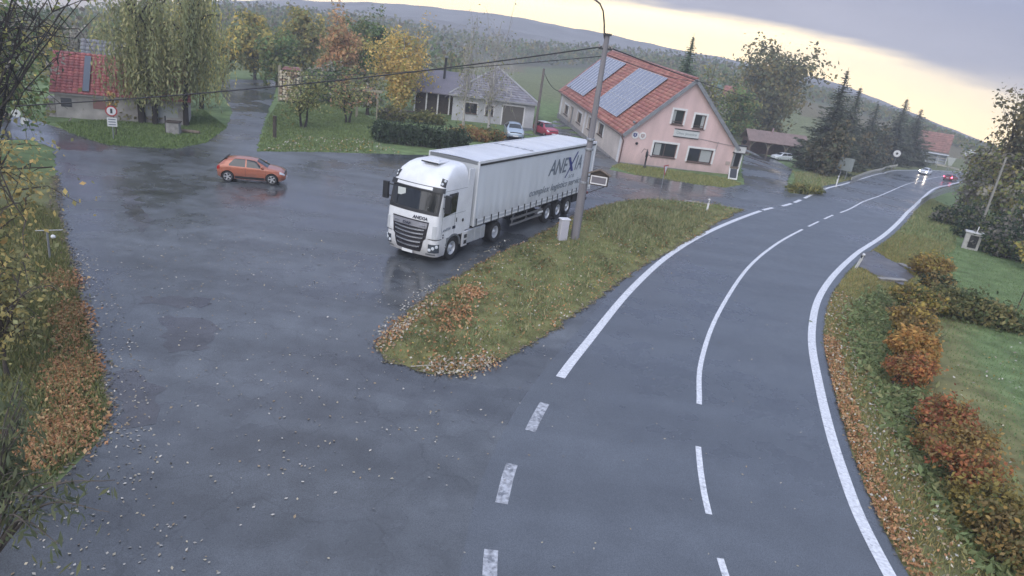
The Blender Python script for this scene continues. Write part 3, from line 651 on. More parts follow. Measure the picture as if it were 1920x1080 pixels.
for s_ in (-1, 1):
    MB().box(2.90, 16.5, s_ * 1.255 - .03, s_ * 1.255 + .03, 3.885, 4.01).obj('top_rail', M_white, lorry, bevel=.015)
    MB().box(2.95, 16.45, s_ * 1.262 - .02, s_ * 1.262 + .02, 3.80, 3.88).obj('top_seal', M_dark, lorry)
    MB().box(2.92, 16.5, s_ * 1.262 - .02, s_ * 1.262 + .02, 1.17, 1.31).obj('side_rail', M_alu, lorry)
    k = 0
    for x in np.arange(3.12, 16.3, .66):
        MB().box(x, x + .05, s_ * 1.285 - .012, s_ * 1.285 + .012, 1.16, 1.50).obj('curtain_strap', M_dark, lorry)
        if s_ < 0: MB().box(x + .12, x + .60, s_ * 1.281 - .006, s_ * 1.281 + .006, 1.375, 1.43).box(x + .10, x + .62, s_ * 1.289 - .005, s_ * 1.289 + .005, 1.21, 1.26).obj('reflective_strip', M_plate, lorry)
    MB().box(2.90, 2.99, s_ * 1.26 - .03, s_ * 1.26 + .03, 1.17, 3.98).box(16.38, 16.5, s_ * 1.26 - .03, s_ * 1.26 + .03, 1.17, 3.98).obj('corner_post', M_white, lorry, bevel=.01)
    sg_ = MB(); sg_.box(6.6, 10.1, s_ * 1.20 - .02, s_ * 1.20 + .02, .82, .92); sg_.box(6.6, 10.1, s_ * 1.20 - .02, s_ * 1.20 + .02, .54, .64)
    for x in (6.8, 8.3, 9.9): sg_.box(x, x + .06, s_ * 1.17 - .02, s_ * 1.17 + .02, .54, 1.2)
    sg_.obj('side_guard', mat('dull_aluminium', (.22, .22, .23), .5, metal=.4), lorry)
    MB().box(9.55, 10.15, s_ * 1.235 - .01, s_ * 1.235 + .01, .70, .80).obj('marker_plate', M_plate, lorry)
    MB().box(5.85, 6.0, s_ * .8 - .08, s_ * .8 + .08, .35, 1.2).box(5.8, 6.06, s_ * .8 - .13, s_ * .8 + .13, .30, .35).obj('landing_leg', M_grey, lorry)
    rearl = MB().box(16.44, 16.54, s_ * 1.0 - .2, s_ * 1.0 + .2, .86, 1.0).obj('tail_light', M_red, lorry)
MB().box(2.885, 2.915, -1.25, 1.25, 1.2, 3.95).obj('bulkhead', mat('bulkhead_grey', (.50, .52, .54), .5), lorry)
MB().box(2.87, 2.95, -1.2, 1.2, 3.84, 3.98).obj('front_header', M_grey, lorry, bevel=.01)
MB().box(16.50, 16.54, -1.22, -.01, 1.2, 3.9).box(16.50, 16.54, .01, 1.22, 1.2, 3.9).obj('rear_door', M_white, lorry)
un = MB(); un.box(4.4, 16.3, -.55, -.4, .85, 1.17); un.box(4.4, 16.3, .4, .55, .85, 1.17); un.box(3.0, 16.4, -1.2, 1.2, 1.1, 1.17)
for x in (10.85, 12.2, 13.5): un.tube([(x, -1.0, .515), (x, 1.0, .515)], .09, 8)
un.box(16.3, 16.42, -1.2, 1.2, .5, .64); un.box(16.3, 16.36, -.6, -.5, .5, 1.15); un.box(16.3, 16.36, .5, .6, .5, 1.15); un.obj('trailer_chassis', M_under, lorry)
for s_ in (-1, 1): MB().box(14.25, 15.6, s_ * .95 - .22, s_ * .95 + .22, .62, 1.08).obj('pallet_box', M_under, lorry)
# side lettering
by = -1.268
BS = lambda x, z: basis((x, by, z), (1, 0, 0), (0, 0, 1), (0, -1, 0))
me = text_mesh('ANE', 1.12, BS(10.15, 2.62), M_greyink, .002, shear=.35, bold=.012, sx=1.03); link('side_lettering', me, lorry)
xm = MB(); xm.prism([(12.55, 3.38), (12.85, 3.38), (13.42, 2.58), (13.10, 2.58)], by - .003, by + .001, f=lambda x, y, z: (x, z, y)); xm.prism([(12.36, 2.28), (12.48, 2.28), (13.86, 3.62), (13.68, 3.62)], by - .005, by - .0031, f=lambda x, y, z: (x, z, y)); xm.obj('side_emblem', M_blueink, lorry)
for ch_, x_ in (('I', 13.55), ('A', 13.86)): link('side_lettering', text_mesh(ch_, 1.12, BS(x_, 2.62), M_greyink, .002, shear=.35, bold=.012, sx=.86), lorry)
me = text_mesh('s.r.o.', .38, BS(12.9, 2.22), M_greyink, .002, shear=.3, sx=1.1); link('side_lettering', me, lorry)
me = text_mesh('complex logistics services', .50, BS(8.1, 1.78), M_greyink, .002, shear=.3, bold=.003, sx=1.36); link('side_lettering', me, lorry)
MB().lathe([(.075, 0), (.075, .004)], 20, axis='y', c=(2.05, -1.253, 1.62)).obj('door_emblem', M_dark, lorry)

# ------------------------------------------------------------------ cars
ST = dict(
    hatch=dict(L=4.1, xs=[-1.93, -1.88, -1.74, -1.56, -1.36, -.9, -.2, .35, .72, 1.02, 1.45, 1.80, 1.97, 2.05],
        zl=[.42, .34, .28, .26, .24, .22, .20, .20, .20, .20, .22, .24, .30, .40], zm=[.60, .62, .62, .62, .62, .62, .61, .60, .60, .60, .58, .54, .50, .50],
        zb=[.84, .94, 1.00, 1.01, 1.0, .98, .96, .945, .935, .925, .89, .82, .72, .60], zt=[.90, 1.02, 1.16, 1.32, 1.43, 1.49, 1.49, 1.42, 1.22, 1.03, .97, .89, .78, .64],
        wl=[.58, .74, .80, .82, .83, .84, .84, .84, .84, .84, .82, .78, .68, .52], wm=[.68, .82, .87, .89, .89, .89, .89, .89, .89, .89, .885, .85, .74, .56], wb=[.64, .77, .83, .86, .87, .87, .87, .87, .865, .86, .83, .77, .66, .50], wt=[.50, .60, .60, .58, .56, .56, .57, .59, .65, .70, .66, .58, .50, .40], side=(-1.22, .80), wsr=(.38, 1.0), rwr=(-1.84, -1.42), ax=(-1.30, 1.26), r=.335),
    estate=dict(L=4.5, xs=[-2.25, -2.2, -2.05, -1.85, -1.0, -.2, .30, .72, 1.02, 1.5, 1.95, 2.15, 2.25],
        zl=[.42, .32, .26, .24, .22, .20, .20, .20, .20, .22, .24, .30, .40], zm=[.60, .62, .62, .62, .62, .61, .60, .60, .60, .58, .54, .50, .50],
        zb=[.84, .93, .97, .97, .95, .94, .935, .93, .92, .86, .78, .68, .58], zt=[.90, 1.05, 1.30, 1.43, 1.46, 1.46, 1.42, 1.20, 1.0, .93, .84, .73, .62],
        wl=[.58, .74, .80, .82, .84, .84, .84, .84, .84, .82, .78, .68, .52], wm=[.68, .83, .88, .89, .89, .89, .89, .89, .89, .885, .85, .74, .56], wb=[.64, .79, .85, .87, .87, .87, .87, .865, .86, .83, .77, .66, .50], wt=[.52, .60, .60, .58, .57, .58, .60, .66, .70, .66, .58, .50, .40], side=(-1.95, .84), wsr=(.36, .98), rwr=(-2.18, -1.9), ax=(-1.36, 1.32), r=.32))
CARMESH = {}
def car(name, label, kind, paint, loc, rz, group=None, lights=None, detail=True):
    s = ST[kind]; xs = np.array(s['xs'])
    def crv(k, x): return np.interp(x, xs, s[k]) * .6 + .2 * (np.interp(x - .09, xs, s[k]) + np.interp(x + .09, xs, s[k]))
    def P(x, q):
        """q in -1..1 around the section from one sill over the roof to the other"""
        sg = 1 if q >= 0 else -1; a = 1 - abs(q)   # a: 0 sill .. 1 roof centre
        pts = [(crv('wl', x), crv('zl', x)), (crv('wm', x), crv('zm', x)), (crv('wb', x), crv('zb', x)), (crv('wt', x), crv('zt', x) - .055 * (1 if crv('zt', x) > 1.1 else .5)), (0.0, crv('zt', x))]
        kn = [0, .22, .48, .78, 1.0]
        y = np.interp(a, kn, [p[0] for p in pts]); z = np.interp(a, kn, [p[1] for p in pts])
        y2 = .5 * y + .25 * (np.interp(a - .035, kn, [p[0] for p in pts]) + np.interp(a + .035, kn, [p[0] for p in pts])); z2 = .5 * z + .25 * (np.interp(a - .035, kn, [p[1] for p in pts]) + np.interp(a + .035, kn, [p[1] for p in pts]))
        return (x, sg * y2, z2)
    root = thing(name, label, 'car', loc, rz, group)
    key = (kind,)
    CENTRE[:] = [0, 0, .6]
    nst = 46 if detail else 24
    xx = np.unique(np.concatenate([np.linspace(xs[0], xs[-1], nst), xs])); qq = np.concatenate([np.linspace(-1, -.02, 17), np.linspace(.02, 1, 17)])
    b = MB().loft([[P(x, q) for q in qq][::-1] for x in xx])
    body = b.obj('body', [paint, M_under], root)
    if detail:
        for axx in s['ax']:
            c_ = MB().lathe([(s['r'] + .055, -1.3), (s['r'] + .055, 1.3)], 32, axis='y', c=(axx, 0, s['r'])).obj('cutter', M_under)
            c_.parent = root
            bo = body.modifiers.new('arch', 'BOOLEAN'); bo.operation = 'DIFFERENCE'; bo.object = c_; bo.solver = 'EXACT'
        bpy.context.view_layer.update(); baked(body)
        for o in [o for o in root.children if o.name.startswith('cutter')]: bpy.data.objects.remove(o, do_unlink=True)
    body.data.polygons.foreach_set('use_smooth', np.ones(len(body.data.polygons), bool)); body.data.set_sharp_from_angle(angle=R(42))
    MB().box(s['ax'][0] - .45, s['ax'][1] + .45, -.62, .62, .22, .62).obj('floor_pan', M_under, root)
    x0, x1 = s['side']
    surf_patch(P, s['wsr'][0], s['wsr'][1], -.205, .205, 8, 11, .008, M_glass, 'windscreen', root)
    surf_patch(P, s['rwr'][0], s['rwr'][1], -.19, .19, 5, 11, .008, M_glass, 'rear_window', root)
    xm_ = (x0 + x1) / 2 - .05
    for sd_ in (-1, 1):
        def shp(xa, xb, la, lb):
            def f(p, q):
                x = xa + (xb - xa) * p; top = .245
                lim = (np.clip((x1 + .04 - x) / .52, 0, 1), np.clip((x - x0 + .06) / .34, 0, 1))
                hgt = min(lim); return x, sd_ * (.505 - (.505 - top) * hgt * q - .02 * q)
            return f
        surf_patch(P, 0, 1, 0, 1, 10, 6, .007, M_glass, 'side_window', root, shape=shp(x0, xm_ - .03, 0, 0))
        surf_patch(P, 0, 1, 0, 1, 10, 6, .007, M_glass, 'side_window', root, shape=shp(xm_ + .05, x1, 0, 0))
        hx = xs[-1]
        hd = surf_patch(P, hx - .34, hx - .05, sd_ * .50, sd_ * .64, 6, 5, .009, M_lens if not lights else mat('lit_headlight', (1, 1, 1), .2, emit=((1.0, .86, .68), 90.0)) if lights == 'front' else M_lens, 'headlight', root)
        surf_patch(P, xs[0] + .01, xs[0] + .20, sd_ * .49, sd_ * .66, 5, 5, .009, M_red if lights != 'rear' else mat('lit_tail_light', (.6, .02, .03), .3, emit=((1.0, .06, .12), 14.0)), 'tail_light', root)
        if detail:
            mm = MB().box(x1 - .18, x1 - .02, sd_ * .96 - .09, sd_ * .96 + .09, 1.0, 1.13); mm.obj('mirror', paint, root, bevel=.03)
            dl = MB()
            for xd in (xm_, x0 + .12, x1 + .12):
                pts = [np.array(P(xd - (.12 if xd < xm_ - .2 else 0) * (q > .7), sd_ * q)) + np.array([0, sd_ * .004, 0]) for q in np.linspace(.93, .53, 8)]; dl.tube(pts, .006, 4)
            dl.obj('door_seam', M_dark, root)
            for xd in (xm_ - .28, x1 - .78): MB().box(xd, xd + .18, sd_ * .885 - .012, sd_ * .885 + .012, .86, .89).obj('handle', paint, root, bevel=.008)
            surf_patch(P, s['ax'][0] + .42, s['ax'][1] - .42, sd_ * .97, sd_ * .89, 8, 3, .012, M_dark, 'sill', root)
    surf_patch(P, hx - .09, hx - .02, -.42, .42, 4, 11, .01, M_dark, 'grille', root)
    MB().box(hx - .02, hx + .015, -.26, .26, .36, .47).obj('number_plate', M_plate, root); MB().box(xs[0] - .02, xs[0] + .01, -.26, .26, .62, .73).obj('number_plate', M_plate, root)
    if kind not in CARMESH: CARMESH[kind] = wheel_meshes(s['r'], .21, s['r'] * .68, 5)
    tm, rm = CARMESH[kind]
    for axx in s['ax']:
        for sd_ in (-1, 1): add_wheel(root, tm, rm, axx, sd_ * .775, s['r'], sd_ < 0)
    if detail:
        MB().tube([(x0 + .05, 0, 1.46), (x0 - .08, 0, 1.58)], [.012, .006], 5).obj('aerial', M_dark, root)
        rsp = MB(); rsp.loft([[(xs[0] + .56, y, 1.40), (xs[0] + .40, y, 1.39), (xs[0] + .56, y, 1.445)] for y in (-.55, 0, .55)]); rsp.obj('spoiler', M_dark, root) if kind == 'hatch' else None
    return root
M_orange = mat('orange_paint', (.38, .12, .065), .3, coat=.8, metal=.25, var=.08, vscale=2, grime=((.13, .11, .10), .2, .62, .6))
a, b = G(429, 341), G(509, 347); d = b - a; c = (a + b) / 2; nrm = np.array([-d[1], d[0]]) / np.hypot(d[0], d[1])
car('hatchback_car', 'copper orange hatchback driving across the wet forecourt', 'hatch', M_orange, (c[0] + nrm[0] * .68, c[1] + nrm[1] * .68, 0.01), math.atan2(d[1], d[0])).scale = (.87, .87, .87)
M_cwhite = mat('car_white_paint', (.68, .70, .73), .3, coat=.6); M_cred = mat('car_red_paint', (.34, .03, .06), .3, coat=.6); M_cblue = mat('car_silver_blue_paint', (.36, .44, .52), .3, coat=.6, metal=.3); M_cgrey = mat('car_grey_paint', (.10, .10, .11), .3, coat=.6)
def park(u, v): p = G(u, v); return (p[0], p[1], float(T(p[0], p[1])) + .012)
car('parked_car', 'pale blue car parked before the garage door behind the lorry', 'hatch', M_cblue, park(962, 258), R(-82), 'cars parked by the bungalow', detail=False)
car('parked_car', 'red car with white roof parked beside the wooden pole by the bungalow', 'hatch', M_cred, park(1022, 253), R(-62), 'cars parked by the bungalow', detail=False).scale = (.86, .86, .86)
rc = [o for o in bpy.data.objects if o.get('label', '').startswith('red car with white roof')][0]
CENTRE[:] = [0, 0, .6]; MB().box(-1.35, .35, -.52, .52, 1.47, 1.53).obj('roof_panel', M_cwhite, rc, bevel=.03)
car('parked_car', 'white estate car parked in front of the open wooden shed', 'estate', M_cwhite, park(1464, 300), R(205), detail=False).scale = (.76, .76, .76)
car('oncoming_car', 'white car with lit headlights driving towards us on the road', 'hatch', M_cwhite, park(1734, 327), R(226), lights='front', detail=False).scale = (.78, .78, .78)
car('leaving_car', 'dark car with glowing tail lights, their red painted in, driving away round the bend', 'hatch', mat('car_tail_glow_paint', (.20, .03, .04), .3, coat=.6), park(1781, 339), R(40), lights='rear', detail=False).scale = (.78, .78, .78)  # red glow of the tail lights is put into the dark car's paint
# ================================================================== buildings
M_pink = mat('pink_render', (.62, .455, .44), .85, var=.13, vscale=1.1, bump=.2, bscale=50, streak=(1, 1, .3), grime=((.33, .27, .26), -.1, 1.0, .5))
M_cream = mat('cream_render', (.56, .50, .46), .85, var=.12, vscale=.8, bump=.15, bscale=60, grime=((.30, .27, .25), -.4, .7, .5))
M_trimw = mat('window_surround', (.70, .69, .69), .7, var=.06)
M_brown = mat('brown_window_frame', (.10, .07, .06), .5)
M_wing = mat('window_glass', (.03, .034, .04), .06, spec=.8)
M_zinc = mat('zinc_sheet', (.30, .31, .33), .45, metal=.5, var=.15)
M_tile = mat('roof_tile_red', (.4, .15, .12), .42, attr=True, var=.22, vscale=2.0, spec=.4)
M_gtile = mat('roof_tile_grey', (.16, .16, .18), .5, attr=True, var=.2, vscale=2.0)
M_wood = mat('weathered_wood', (.16, .125, .095), .8, var=.3, vscale=6, bump=.3, streak=(1, 1, .2))
M_dwood = mat('dark_stained_wood', (.055, .042, .034), .75, var=.3, vscale=6)
M_stone = mat('plinth_grey', (.25, .24, .24), .85, var=.25, vscale=2)
def wall(name, outline, holes, f, depth, mts, parent, rev=.14):
    """outline/holes in 2-D, f(a, b, d) -> 3-D with d the depth into the wall"""
    polys = [[Vector((a, b, 0)) for a, b in outline]] + [[Vector((a, b, 0)) for a, b in h] for h in holes]
    tri = tessellate_polygon(polys); flat = [(p.x, p.y) for q in polys for p in q]
    mb = MB(); V = [f(a, b, 0) for a, b in flat]; mb.add(V, [tuple(t) for t in tri]); 
    for h in holes:
        n = len(h); mb.add([f(a, b, 0) for a, b in h] + [f(a, b, rev) for a, b in h], [(i, (i + 1) % n, n + (i + 1) % n, n + i) for i in range(n)])
    n = len(outline); mb.add([f(a, b, 0) for a, b in outline] + [f(a, b, depth) for a, b in outline], [(i, (i + 1) % n, n + (i + 1) % n, n + i) for i in range(n)] + [tuple(range(n, 2 * n))])
    return mb.obj(name, mts, parent)
def rect(a0, a1, b0, b1): return [(a0, b0), (a1, b0), (a1, b1), (a0, b1)]
def window(parent, f, a0, a1, b0, b1, surround=.16, mull=1, trans=None, blind=None, rev=.12, sm=None, sill=True):
    """a framed window set in its opening; f(a, b, d), d > 0 into the wall"""
    def bx(mb, x0, x1, y0, y1, d0, d1):
        V = [f(x, y, d) for d in (d0, d1) for x, y in ((x0, y0), (x1, y0), (x1, y1), (x0, y1))]
        mb.add(V, [(0, 3, 2, 1), (4, 5, 6, 7), (0, 1, 5, 4), (1, 2, 6, 5), (2, 3, 7, 6), (3, 0, 4, 7)])
    fr = MB(); t = .07
    bx(fr, a0, a1, b1 - t, b1, rev - .05, rev); bx(fr, a0, a1, b0, b0 + t, rev - .05, rev); bx(fr, a0, a0 + t, b0 + t, b1 - t, rev - .05, rev); bx(fr, a1 - t, a1, b0 + t, b1 - t, rev - .05, rev)
    for k in range(mull): x = a0 + (a1 - a0) * (k + 1) / (mull + 1); bx(fr, x - .04, x + .04, b0 + t, b1 - t, rev - .05, rev)
    if trans: bx(fr, a0 + t, a1 - t, b0 + (b1 - b0) * trans - .03, b0 + (b1 - b0) * trans + .03, rev - .045, rev - .002)
    wo_ = fr.obj('window', M_brown, parent)
    g = MB(); bx(g, a0 + t * .5, a1 - t * .5, b0 + t * .5, b1 - t * .5, rev - .02, rev - .012); g.obj('pane', M_wing, wo_)
    if blind:
        g = MB(); bx(g, a0 + (a1 - a0) * blind[0], a0 + (a1 - a0) * blind[1], b0 + .1, b1 - .1, rev - .028, rev - .023); g.obj('curtain', mat('net_curtain', (.36, .38, .38), .8), wo_)
    if surround:
        s_ = MB(); e_ = surround
        bx(s_, a0 - e_, a1 + e_, b1, b1 + e_, -.03, .02); bx(s_, a0 - e_, a0, b0, b1, -.03, .02); bx(s_, a1, a1 + e_, b0, b1, -.03, .02)
        s_.obj('surround', sm or M_trimw, wo_)
    if sill:
        s_ = MB(); bx(s_, a0 - .06, a1 + .06, b0 - .07, b0, -.09, .1); s_.obj('sill', M_brown, wo_)
    return wo_
def tiled(name, P0, ud, vd, nd_, ulen, vlen, cs, rs, mt, parent, cols, seed=1, kind='stuff', wave=.05):
    """overlapping tile courses: P0 eave corner, ud along the eave, vd up the slope, nd_ normal"""
    r_ = np.random.default_rng(seed); P0, ud, vd, nd_ = map(np.asarray, (P0, ud, vd, nd_)); nc = int(round(ulen / cs)); nr = int(round(vlen / rs)); cs = ulen / nc; rs = vlen / nr
    V, F, C = [], [], []
    for j in range(nr):
        for i in range(nc):
            b = len(V); l = r_.normal(0, .006)
            for q, wv in ((0, 0), (.35, wave), (.75, wave * .9), (1, .0)):
                for vv, hh in ((0, .055 + l), (1.12, .012)):
                    V.append(P0 + ud * (i + q) * cs + vd * min((j + vv) * rs, vlen) + nd_ * (hh + wv + .02))
            for q in range(3): F.append((b + q * 2, b + q * 2 + 2, b + q * 2 + 3, b + q * 2 + 1)); 
            # front lip
            V += [V[b + 0] - nd_ * .045, V[b + 2] - nd_ * .045, V[b + 4] - nd_ * .045, V[b + 6] - nd_ * .045]
            for q in range(3): F.append((b + 8 + q, b + 9 + q, b + q * 2 + 2, b + q * 2))
            c = np.array(cols[r_.integers(len(cols))]) * r_.uniform(.88, 1.12); C += [c] * 6
    return tag(link(name, npmesh(name, V, F, mt, np.array(C)), parent), kind=kind)

# ------------------------------------------------------------------ the pink house
house = thing('village_house', 'pink gabled village house with red tile roof and solar panels', 'house')
house.matrix_world = basis(HO, Hu, Hv, Hw)
HW_, HL, HE, HR = 10.6, 26.2, 2.80, 7.95
sl = (HR - HE) / (HW_ / 2)
gf = lambda a, b, d: (a, d, b)             # front gable, d into the house
gwin = [(3.98, 5.05, 3.98, 5.22), (6.05, 7.12, 3.85, 5.06), (2.85, 5.08, 1.0, 2.22), (6.25, 8.62, .86, 2.1)]
gable = [(0, -1.0), (HW_, -1.0), (HW_, HE), (HW_ / 2, HR), (0, HE)]
wall('gable_wall', gable, [rect(*q) for q in gwin], gf, .4, M_pink, house, .18)
sfw = lambda a, b, d: (d, a, b)            # long side, d into the house (to +s)
swin = [(21.3, 23.3, .42, 1.52), (15.0, 16.9, .58, 1.72), (10.4, 12.2, .75, 1.95), (6.4, 8.3, 1.0, 2.12)]
sdoor = (18.95, 20.3, -.55, 1.72)
wall('side_wall', [(.4, -1.2), (HL, -1.2), (HL, HE), (.4, HE)], [rect(*q) for q in swin] + [rect(*sdoor)], sfw, .4, M_cream, house, .25)
wall('side_wall', [(.4, -1.2), (HL, -1.2), (HL, HE), (.4, HE)], [], lambda a, b, d: (HW_ - d, a, b), .4, M_cream, house)
wall('gable_wall', gable, [], lambda a, b, d: (a, HL - d - .002, b), .4, M_cream, house)
for k, q in enumerate(gwin): window(house, gf, *q, surround=.17, mull=0 if k < 2 else 1, blind=[(.06, .3), (.68, .94), (.08, .34), (.52, .95)][k], trans=None if k >= 2 else .18, rev=.16)
for q in swin: window(house, sfw, *q, surround=.2, mull=1, rev=.2, blind=(.06, .42))
dr = MB().box(.2, .25, sdoor[0], sdoor[1], sdoor[2], sdoor[3]).obj('door', mat('grey_door', (.22, .22, .24), .5), house)
MB().box(.17, .2, sdoor[0] + .12, sdoor[0] + .2, .3, .34).obj('handle', M_chrome, dr)
MB().box(-.9, .0, sdoor[0] - .3, sdoor[1] + .3, -.9, -.52).obj('door_step', mat('old_concrete', (.26, .25, .24), .85), house)
pl = MB(); pl.box(-.05, HW_ + .05, -.05, 0, -1.0, .12); pl.obj('plinth', M_stone, house)
MB().box(-.05, 0, 0.0, HL, -1.2, -.02).obj('plinth', M_stone, house)
# pilasters on the long side
for y0 in (24.9, 13.3, .45): MB().box(-.035, 0, y0, y0 + .55, -.02, HE - .02).obj('pilaster', M_trimw, house)
# roof
sn = np.hypot(1, sl); vl = np.array([1, 0, sl]) / sn; vr = np.array([-1, 0, sl]) / sn; nl = np.array([-sl, 0, 1]) / sn; nr = np.array([sl, 0, 1]) / sn
ov = .38; slope = (HW_ / 2) * sn + ov
rb = MB()
E0 = np.array([0, -.30, HE]) - vl * ov; E1 = np.array([HW_, -.30, HE]) - vr * ov; apex = np.array([HW_ / 2, -.30, HR])
prof = [E0, apex, E1, E1 - nr * .16, apex - np.array([0, 0, .2]), E0 - nl * .16]
rb.loft([[tuple(p + np.array([0, y, 0])) for p in prof] for y in (0, HL + .6)]); roof = rb.obj('roof', mat('roof_boards', (.30, .28, .27), .7), house)
RC = [(.30, .115, .09), (.36, .14, .11), (.27, .10, .085), (.35, .16, .12), (.40, .19, .14)]
tiled('roof_tiles', E0 - np.array([0, -HL - .6, 0]), (0, -1, 0), vl, nl, HL + .6, slope - .05, .30, .36, M_tile, roof, RC, 1)
tiled('roof_tiles', E1, (0, 1, 0), vr, nr, HL + .6, slope - .05, .30, .36, M_tile, roof, RC, 2)
rt_ = MB()
for k in range(72): y = -.28 + k * (HL + .5) / 72; rt_.lathe([(.14, 0), (.155, .35), (.13, .38)], 8, axis='y', c=(HW_ / 2, y, HR + .06), col=RC[k % 5])
rt_.obj('ridge_tiles', M_tile, roof, smooth=50, kind='stuff')
for e_, v_, n_ in ((E0, vl, nl), (E1, vr, nr)):
    for y0 in (-.06, HL + .6): 
        vg = MB(); pts = [e_ + np.array([0, y0, 0]), e_ + np.array([0, y0, 0]) + v_ * slope]; vg.loft([[p - n_ * .2, p - n_ * .2 + np.array([0, .08, 0]), p + n_ * .1 + np.array([0, .08, 0]), p + n_ * .1] for p in pts]); vg.obj('verge_board', M_zinc, house)
for e_, s_ in ((E0, -1), (E1, 1)):
    gt = MB(); P = [(e_[0] + s_ * .07, y, e_[2] - .03) for y in np.linspace(-.30, HL + .3, 3)]; gt.tube(P, .085, 8); gt.obj('gutter', mat('copper_brown_gutter', (.19, .12, .10), .4, metal=.4), house)
MB().tube([(E0[0] - .07, -.25, E0[2] - .05), (E0[0] + .02, -.22, E0[2] - .3), (-.07, -.12, HE - .75), (-.07, -.10, -.2)], .055, 8).obj('downpipe', MATS['copper_brown_gutter'], house, smooth=50)
MB().box(HW_ + .02, HW_ + .12, -.12, -.02, -.4, 2.5).obj('downpipe', M_zinc, house)
# solar arrays: each panel a part
M_pv = bpy.data.materials.new('solar_cells'); M_pv.use_nodes = True; n_ = M_pv.node_tree.nodes; l_ = M_pv.node_tree.links; bb = n_['Principled BSDF']
bb.inputs['Roughness'].default_value = .12; bb.inputs['Coat Weight'].default_value = .6
tcn = n_.new('ShaderNodeTexCoord'); br = n_.new('ShaderNodeTexBrick'); l_.new(tcn.outputs['Object'], br.inputs[0]); br.offset = 0; br.inputs['Scale'].default_value = 6.0; br.inputs['Mortar Size'].default_value = .02; br.inputs['Brick Width'].default_value = .5; br.inputs['Row Height'].default_value = .5
br.inputs['Color1'].default_value = (.13, .15, .21, 1); br.inputs['Color2'].default_value = (.15, .17, .23, 1); br.inputs['Mortar'].default_value = (.33, .35, .40, 1); l_.new(br.outputs[0], bb.inputs['Base Color'])
M_pvf = mat('panel_frame', (.58, .59, .61), .35, metal=.5)
pw, ph = 1.045, 1.93
pm = MB().box(0, pw - .02, 0, ph - .02, 0, .03).mesh('solar_panel', M_pv)
fm = MB(); fm.box(0, pw - .02, 0, .035, .031, .045); fm.box(0, pw - .02, ph - .055, ph - .02, .031, .045); fm.box(0, .035, .035, ph - .055, .031, .045); fm.box(pw - .055, pw - .02, .035, ph - .055, .031, .045); fme = fm.mesh('panel_frame', M_pvf)
for l0, l1, n in ((4.15, 12.55, 8), (17.0, 25.4, 8)):
    for r_ in range(3):
        for k in range(n):
            o = link('solar_panel', pm, house); org = np.array([0, l1 - k * pw, HE]) + vl * (.62 + r_ * ph) + nl * .20
            o.matrix_local = basis(org, (0, -1, 0), vl, nl); link('panel_frame', fme, o)
    rl = MB(); org = np.array([0, l0 - .06, HE])
    for q in (.9, 2.1, 2.9, 4.1, 4.9, 6.1): p = org + vl * q + nl * .11; rl.tube([p, p + np.array([0, l1 - l0 + .12, 0])], .03, 5)
    rl.obj('mounting_rail', M_dark, house)
# wall fittings
sgn = MB().box(4.42, 6.82, -.06, 0, 2.98, 3.58).obj('name_board', mat('board_pale', (.56, .58, .58), .6), house, bevel=.01)
MB().box(4.42, 6.82, -.10, 0.0, 3.58, 3.64).box(4.42, 6.82, -.10, 0, 2.92, 2.98).obj('board_trim', M_dark, sgn)
me = text_mesh('Obec Jesenice', .34, basis((5.62, -.066, 3.18), (1, 0, 0), (0, 0, 1), (0, -1, 0)), mat('faded_lettering', (.20, .24, .24), .6), .003, align='CENTER'); link('lettering', me, sgn)
for x, cc_, nm in ((.92, (.03, .045, .19), 'blue'), (1.62, (.40, .30, .28), 'pale')):
    o = MB().lathe([(.31, 0), (.33, .03), (.31, .05)], 24, axis='y', c=(x, -.05, 2.62)).obj('arms_plaque', M_trimw, house, smooth=50)
    sh = MB().prism([(-.17, .17), (.17, .17), (.17, -.05), (0, -.2), (-.17, -.05)], -.062, -.051, f=lambda a, b, d: (x + a, d, 2.62 + b)); sh.obj('shield', mat('shield_' + nm, cc_, .4), o)
    MB().lathe([(.07, 0), (.07, .012)], 8, axis='y', c=(x, -.077, 2.64)).obj('emblem', mat('emblem_pale', (.5, .5, .55), .4), o)
MB().lathe([(.12, 0), (.12, .09)], 12, axis='y', c=(1.22, -.09, 1.92)).obj('wall_vent', M_dark, house)
for x, z in ((.55, 3.72), ): MB().lathe([(.05, -.28), (.11, -.2), (.11, -.02), (.05, 0)], 10, axis='y', c=(x, 0, z)).obj('wall_lamp', M_grey, house, smooth=40)
MB().box(10.05, 10.45, -.07, 0, 1.0, 1.3).obj('meter_box', mat('meter_box_beige', (.40, .33, .30), .6), house)
cbx = MB(); cbx.tube([(8.75, -.03, 2.05), (8.82, -.03, 2.95)], .018, 5); cbx.tube([(6.7, -.03, 3.02), (8.6, -.03, 2.85), (10.5, -.03, 2.72)], .016, 5); cbx.obj('wall_cable', M_grey, house)
# entrance porch on the right end of the gable
pc = MB(); pc.box(HW_ + .12, HW_ + .24, .05, .17, -.4, 2.2); pc.box(HW_ + .85, HW_ + .97, .05, .17, -.4, 2.2); pc.obj('porch_post', M_trimw, house)
MB().box(HW_ + .22, HW_ + .86, .18, .24, -.4, 2.15).obj('porch_door', M_dark, house)
lb = MB().box(HW_ - .1, HW_ + .95, -.28, .05, 2.22, 2.82).obj('porch_lightbox', mat('lightbox_pale', (.55, .55, .54), .5), house, bevel=.02)
MB().box(HW_ - .12, HW_ + .97, -.32, .06, 2.82, 2.90).box(HW_ - .12, HW_ + .97, -.32, .06, 2.14, 2.22).obj('lightbox_trim', M_dark, lb)
MB().prism([(HW_ + .1, 2.78), (HW_ + 2.6, 2.15), (HW_ + 2.6, 2.05), (HW_ + .1, 2.62)], .1, 2.2, f=lambda a, b, d: (a, d, b)).obj('porch_roof', M_zinc, house)
